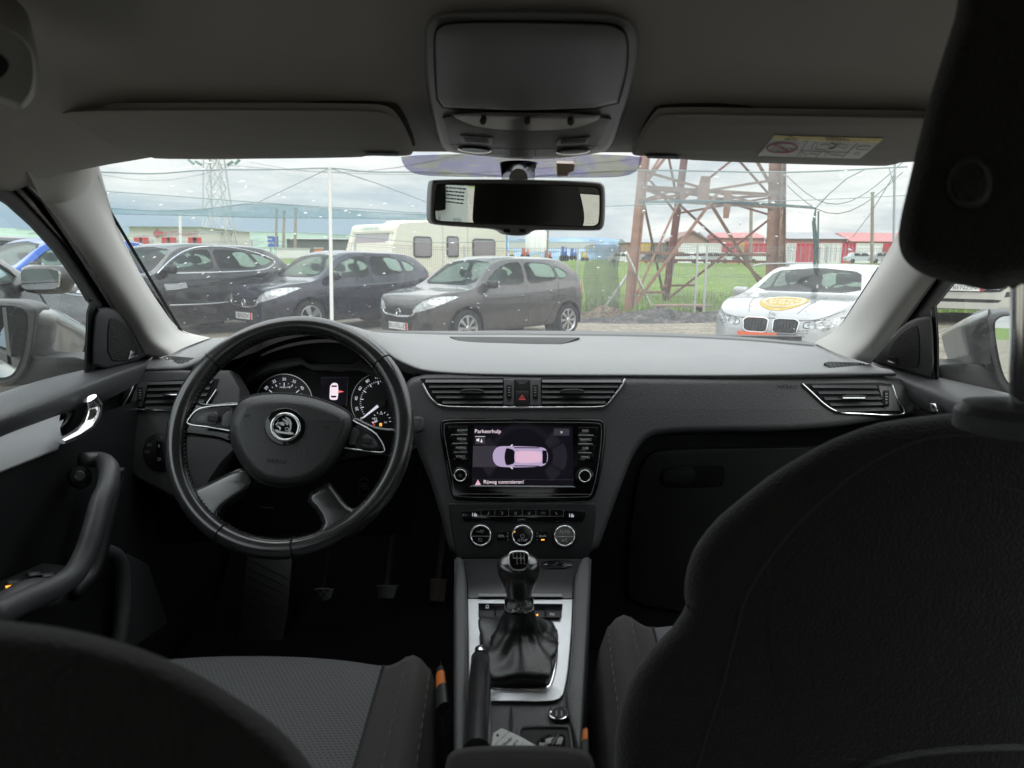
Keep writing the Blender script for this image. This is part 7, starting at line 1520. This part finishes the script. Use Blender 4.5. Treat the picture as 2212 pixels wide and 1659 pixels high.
mb = MB(); mb.bar((.25, .15, 2.18), (.25, 1.95, 2.18), .05, .06); mb.bar((-.0, .14, 1.40), (.26, .22, 2.16), .06, .04); mb.bar((-.0, 1.96, 1.40), (.26, 1.88, 2.16), .06, .04); mb.build('window_surround', M_cream, cvn)
mb = MB(); text3(mb, 'CARAVELAIR', (.30, 1.2, 2.31), (0, -1, 0), (.3, 0, 1), .10); mb.v = [v+Vector((-.03, 0, 0)) for v in mb.v]; mb.build('lettering', mat('teal lettering', (.10, .35, .36), .5), cvn)
for x in (2.0, 3.05): mb = MB(); mb.box((x, -.004, 1.45), (.012, .01, 1.9)); mb.build('panel_joint', M_galv, cvn)
mb = MB(); mb.box((2.5, 1.0, .36), (4.4, 1.8, .1)); mb.build('chassis', M_black, cvn)
for yy in (.0, 2.0): mb = MB(); mb.lathe([(0, .09), (.2, .09), (.3, .08), (.32, 0), (.3, -.08), (0, -.08)], (2.6, yy+.05, .32), Matrix.Rotation(math.pi/2, 3, 'X'), 24); mb.build('wheel', M_tyre, cvn)
# ================================================================ containers, buildings, far vehicles
def wx(dx, Y): return P(dx, 560, Y).x
M_cred, M_cwhite, M_cyel, M_cgrey, M_cbrown = [mat('container '+n_, c, .6, var=(.5, .12)) for n_, c in (('red', (.50, .03, .06)), ('white', (.66, .66, .67)), ('yellow', (.60, .38, .03)), ('grey', (.30, .31, .32)), ('brown', (.16, .11, .09)))]
def container(dx0, dx1, Y, m, lbl, y0=568, y1=526):
    a, b = wx(dx0, Y), wx(dx1, Y); zb_, zt_ = P((dx0+dx1)/2, y0, Y).z, P((dx0+dx1)/2, y1, Y).z; w_ = b-a; o = empty('shipping_container', ((a+b)/2, Y, zb_)); tag(o, lbl, 'container', 'shipping containers along the far side of the field'); hh = zt_-zb_
    n_ = max(4, int(w_/.35)); fr_ = []; 
    for i in range(n_*2+1): fr_.append((-w_/2+w_*i/(n_*2), -.0 if i % 2 else -.08))
    mb = MB(); mb.grid([[(x, y, z) for x, y in fr_] for z in (.15, hh-.12)]); mb.box((0, 1.2, hh/2), (w_-.02, 2.2, hh-.05)); mb.build('wall', m, o, 20, fix=False)
    mb = MB(); mb.box((0, -.06, hh-.06), (w_, .14, .14)); mb.box((0, -.06, .08), (w_, .14, .16)); mb.box((-w_/2+.06, -.07, hh/2), (.12, .14, hh)); mb.box((w_/2-.06, -.07, hh/2), (.12, .14, hh)); mb.build('frame', m, o)
    if w_ < 4: mb = MB(); mb.box((0, -.12, hh/2), (.06, .05, hh*.9)); mb.box((-w_/4, -.12, hh/2), (.05, .05, hh*.85)); mb.box((w_/4, -.12, hh/2), (.05, .05, hh*.85)); mb.build('door_bar', M_galv, o)
    return o
X3 = lambda x: 1270.2+.3203*x
clist = [(368, 418, M_cyel, 'yellow container left of the pylon leg'), (425, 520, M_cbrown, 'brown container seen behind the left pylon leg'), (562, 606, M_cred, 'narrow red container end right of the dark pylon leg'), (606, 892, M_cwhite, 'long white container row under the brown gable'),
    (930, 1010, M_cred, 'red container between the yellow one and the gusset plate'), (1012, 1046, M_cyel, 'yellow container end in the middle of the pylon'), (1080, 1205, M_cred, 'wide red container left of the thick pylon leg'), (1330, 1396, M_cwhite, 'white container just right of the pylon'),
    (1398, 1516, M_cred, 'red container right of the pylon, left of the bunched net'), (1560, 1702, M_cwhite, 'white container right of the bunched net'), (1704, 1796, M_cred, 'red container above the roof of the white estate car'), (1798, 1976, M_cwhite, 'long white container near the right pillar'), (2014, 2120, M_cred, 'red container next to the right pillar')]
for a, b, m, l in clist: container(X3(a), X3(b), 112, m, l)
def house(dx0, dx1, Y, ytop, yeave, ybase, mw_, mr_, lbl, gable=False, D=14, name='house'):
    a, b = wx(dx0, Y), wx(dx1, Y); zb_, ze_, zt_ = [P((dx0+dx1)/2, q, Y).z for q in (ybase, yeave, ytop)]; w_ = b-a; o = empty(name, ((a+b)/2, Y, zb_)); tag(o, lbl, 'building'); he, ht = ze_-zb_, zt_-zb_
    mb = MB(); mb.box((0, D/2, he/2), (w_, D, he))
    if gable: mb.add([(-w_/2, 0, he), (w_/2, 0, he), (0, 0, ht-.1)], [(0, 1, 2)])
    mb.build('wall', mw_, o, 20, fix=False)
    mb = MB()
    if gable: mb.prism([(-w_/2-.6, -.5, he-.3), (0, -.5, ht), (w_/2+.6, -.5, he-.3), (w_/2+.6, -.5, he-.6), (0, -.5, ht-.35), (-w_/2-.6, -.5, he-.6)], [(-w_/2-.6, D, he-.3), (0, D, ht), (w_/2+.6, D, he-.3), (w_/2+.6, D, he-.6), (0, D, ht-.35), (-w_/2-.6, D, he-.6)])
    else: mb.prism([(-w_/2-.4, -.6, he), (-w_/2-.4, D/2, ht), (-w_/2-.4, D+.6, he)], [(w_/2+.4, -.6, he), (w_/2+.4, D/2, ht), (w_/2+.4, D+.6, he)])
    mb.build('roof', mr_, o, 20)
    n_ = max(1, int(w_/5)) if name == 'house' else 0
    for i in range(n_): mb = MB(); mb.box((-w_/2+w_*(i+.5)/n_, -.03, he*.55), (1.3, .06, 1.2)); mb.build('window', M_black, o)
    return o
M_roofg = mat('grey sheet roof', (.26, .27, .29), .6, bump=('wave', 3, .6, .05, 'X')); M_roofr = mat('pinkish red roof', (.40, .16, .16), .7, bump=('wave', 3, .6, .05, 'X')); M_wallb = mat('brown brick wall', (.30, .19, .16), .9); M_wallp = mat('pink wall', (.46, .20, .20), .9)
house(X3(600), X3(790), 150, 497, 515, 566, M_wallb, mat('brown gable roof', (.22, .14, .12), .8), 'brown gabled house behind the white containers', True)
house(X3(260), X3(600), 160, 514, 524, 566, M_wallb, M_roofg, 'low grey-roofed building left of the brown gable')
house(X3(890), X3(1180), 155, 500, 514, 566, M_wallp, M_roofr, 'pink building with a red roof seen through the pylon')
house(X3(800), X3(890), 165, 498, 515, 566, M_wallb, M_roofg, 'narrow grey roof between the brown gable and the red roof')
house(X3(1340), X3(1750), 150, 499, 516, 566, mat('dull pink wall', (.36, .16, .16), .9), M_roofg, 'long building with a grey roof right of the pylon')
house(X3(1770), X3(2250), 148, 500, 522, 566, M_wallp, M_roofr, 'pink building with a red roof at the right pillar')
# far parked cars: one small model copied along the containers
def farcar():
    o = empty('parked_car'); mb = MB(); prf = rs([(-2.1, .3), (-2.15, .8), (-1.7, .95), (-1.3, 1.42), (.2, 1.46), (.9, .98), (1.9, .82), (2.15, .6), (2.1, .3)], 3); mb.prism([(x, -.85, z) for x, z in prf], [(x, .85, z) for x, z in prf]); mb.build('body', mat('far car paint', (.5, .51, .53), .35, coat=.6), o, 30)
    for x0, x1 in ((-1.2, -.35), (-.25, .65)): mb = MB(); mb.prism([(x0-.1, -.87, .98), (x1+.1, -.87, .98), (x1-.25, -.87, 1.36), (x0, -.87, 1.36)], [(x0-.1, -.8, .98), (x1+.1, -.8, .98), (x1-.25, -.8, 1.36), (x0, -.8, 1.36)]); mb.build('window', M_black, o)
    for x in (-1.35, 1.35): mb = MB(); mb.lathe([(0, .05), (.3, .05), (.32, -.1), (0, -.1)], (x, -.82, .32), Matrix.Rotation(math.pi/2, 3, 'X'), 16); mb.build('wheel', M_tyre, o)
    return o
fc = farcar(); fpos = [(232, 'pale car at the left foot of the pylon, far across the field'), (440, 'white car under the yellow container'), (655, 'grey car below the left end of the white containers'), (760, 'white car below the middle of the white containers'), (845, 'white car below the right end of the white containers'), (945, 'dark car below the red container in mid pylon'), (1055, 'light car below the wide red container'), (1175, 'bluish car by the thick pylon leg'), (1840, 'silver car beyond the white estate car roof'), (1965, 'pale car beyond the estate car by the pillar')]
pc = [mat('far paint '+str(i), c, .35, coat=.6) for i, c in enumerate(((.6, .6, .6), (.65, .66, .66), (.3, .31, .33), (.06, .06, .07), (.45, .5, .56)))]
for i, (x, l) in enumerate(fpos):
    o = fc if i == 0 else copy_tree(fc)
    tag(o, l, 'car', 'cars parked along the containers'); o.location = P(X3(x), 570, 96); o.location.z = P(X3(x), 569, 96).z; o.rotation_euler = (0, 0, .3*math.sin(i*2.3))
    for ch in o.children:
        if ch.name.startswith('body'): ch.data = ch.data.copy(); ch.data.materials[0] = pc[(i*3) % 5]
# left side buildings
X1 = lambda x: 198.7+.25*x
M_pan = mat('white panel wall', (.60, .58, .55), .6, bump=('wave', 2.5, .4, .03, 'Z'))
bd = house(X1(345), X1(940), 75, 489, 490, 540, M_pan, M_pan, 'white flat-roofed hall with red logo sign beyond the black SUV', name='hall'); bo = bd.location
mb = MB(); a = P(X1(600), 504, 74.8)-bo
mb.add([a+Vector((-.9, 0, 0)), a+Vector((-.4, 0, .6)), a+Vector((-.4, 0, .2)), a+Vector((.2, 0, .2)), a+Vector((.2, 0, -.2)), a+Vector((-.4, 0, -.2)), a+Vector((-.4, 0, -.6))], [(0, 1, 2, 3, 4, 5, 6)]); text3(mb, 'AUTOMARKET', a+Vector((2.2, 0, 0)), (1, 0, 0), (0, 0, 1), .42); mb.build('sign_lettering', M_red, bd, fix=False)
for x in (400, 450, 640, 690, 870, 910): mb = MB(); q = P(X1(x), 522, 74.7)-bo; mb.box(q, (.9, .1, .9)); mb.build('red_door', M_red, bd)
wh = house(X1(1690), X1(2320), 70, 511, 517, 556, mat('dark warehouse wall', (.12, .13, .14), .7, bump=('wave', 2, .5, .03, 'X')), mat('grey warehouse roof', (.30, .31, .31), .7), 'dark grey warehouse with an open front left of the caravan', name='warehouse')
def board(name, dx0, dx1, y0, y1, Y, m, lbl, cat, legs_=True):
    a, b = P(dx0, y1, Y), P(dx1, y0, Y); o = empty(name, ((a.x+b.x)/2, Y, min(a.z, b.z))); tag(o, lbl, cat); w_, hh = abs(b.x-a.x), abs(a.z-b.z); mb = MB(); mb.box((0, 0, hh/2), (w_, .12, hh)); mb.build('panel', m, o); mb = MB(); mb.box((0, -.02, hh), (w_+.1, .16, .08)); mb.box((0, -.02, 0), (w_+.1, .16, .08)); mb.build('frame', M_galv, o)
    if legs_:
        for s_ in (-1, 1): mb = MB(); mb.box((s_*w_*.3, .1, -1), (.12, .1, 2)); mb.build('post', M_galv, o)
    return o
bs = board('road_sign', X1(1522), X1(1606), 510, 534, 60, mat('road sign blue', (.02, .10, .45), .5), 'blue road sign in front of the pale green hill', 'sign')
mb = MB()
for k, s_ in enumerate(('Sibiu', 'Fagaras')): text3(mb, s_, (-.3, -.08, .7-.3*k), (1, 0, 0), (0, 0, 1), .22)
mb.build('sign_lettering', M_plate, bs)
board('orange_skip', X1(1925), X1(1992), 536, 551, 45, mat('orange sheet', (.62, .16, .03), .6), 'orange box standing by the warehouse', 'skip', False)
board('billboard', 734.5+.25*1365, 734.5+.25*1447, 507, 541, 60, mat('billboard blue', (.05, .20, .42), .6), 'blue billboard right behind the caravan tail', 'sign')
board('white_container_office', X1(1600), X1(1880), 537, 558, 48, M_cwhite, 'low white cabin wall beside the wooden poles', 'cabin', False)
rnd = random.Random(11)
X2 = lambda x: 734.5+.25*x
mc = [(1380, 1450, 850, 890, (.40, .07, .05), 'orange-red machine right of the billboard'), (1470, 1500, 845, 885, (.6, .45, .12), 'small yellow machine between the red ones'), (1560, 1640, 830, 890, (.42, .10, .06), 'tall rust-red machine beside a pale pole'), (1660, 1745, 890, 935, (.62, .50, .04), 'yellow machine low in front of the others'), (1760, 1830, 850, 910, (.38, .09, .06), 'red machine with the pole behind it'), (1905, 1965, 815, 910, (.05, .09, .38), 'dark blue machine left of the white post'), (1985, 2050, 830, 900, (.10, .14, .42), 'blue machine next to the dark net'), (2080, 2140, 860, 910, (.55, .40, .08), 'yellow machine behind the dark net'), (1520, 1620, 900, 930, (.5, .06, .10), 'long red trailer low on the ground')]
for a, b, y0, y1, c, l in mc:
    Y = 85; yb = 328.4+.25*y1; yt = 328.4+.25*y0; p0, p1 = P(X2(a), yb+8, Y), P(X2(b), yt, Y); w_, hh = p1.x-p0.x, p1.z-p0.z; o = empty('farm_machine', ((p0.x+p1.x)/2, Y, p0.z)); tag(o, l, 'machine', 'farm machines lined up behind the fence')
    m_ = mat('machine paint', c, .5); mb = MB(); mb.box((0, 0, hh*.45), (w_*.8, 2, hh*.35)); mb.box((-w_*.2, 0, hh*.78), (w_*.35, 1.6, hh*.42)); mb.box((w_*.3, 0, hh*.7), (w_*.12, .4, hh*.5)); mb.build('frame', m_, o)
    for s_ in (-1, 1): mb = MB(); mb.lathe([(0, .2), (hh*.2, .2), (hh*.22, -.2), (0, -.2)], (s_*w_*.3, -1, hh*.2), Matrix.Rotation(math.pi/2, 3, 'X'), 14); mb.build('wheel', M_tyre, o)
for i, x in enumerate((1655, 1695, 1733)):
    p0 = P(X2(x), 545, 120); o = empty('silo', tuple(p0)); tag(o, ('left', 'middle', 'right')[i]+' one of the three small white silos above the machines', 'silo', 'white silos beyond the machines'); mb = MB(); mb.lathe([(0, 4.4), (.6, 4.0), (1.1, 3.2), (1.1, 0), (0, 0)], n=18); mb.build('tank', M_cwhite, o)
board('long_white_hall', X2(1460), X2(2200), 524, 536, 170, mat('long hall wall', (.45, .46, .47), .7), 'long low white hall on the skyline beyond the machines', 'hall', False)
# hills
def hill(name, Y, pts, m, depth=900):
    top_ = rs(pts, 6); mb = MB(); mb.grid([[P(x, 575, Y-depth) for x, y in top_], [P(x, (y+575)/2+3*noise.noise(Vector((x*.03, 1, 2))), Y-depth*.5) for x, y in top_], [P(x, y, Y) for x, y in top_], [P(x, 575, Y+depth) for x, y in top_]]); tag(mb.build(name, m, None, 180, fix=False), kind='structure')
hill('hills', 2600, [(-900, 490), (-500, 480), (-200, 486), (0, 492), (100, 500), (200, 503), (320, 506), (450, 502), (560, 500), (700, 504), (850, 514), (950, 524), (1060, 545), (1150, 560)], gm('haze pale pasture', (.20, .29, .23), (.27, .35, .27), .002, .01, 0, (.22, .31, .25)))  # paleness of the distance haze is mixed into the hill colour
hill('mountains', 4200, [(700, 540), (900, 527), (1000, 522), (1100, 517), (1250, 512), (1330, 516), (1450, 522), (1650, 526), (1900, 530), (2400, 540)], gm('haze blue mountains', (.17, .27, .36), (.22, .32, .41), .002, .01, 0))  # bluish distance haze is put into the mountain colour
# more of the yard seen through the passenger window
bpy.data.objects.remove(_fo)
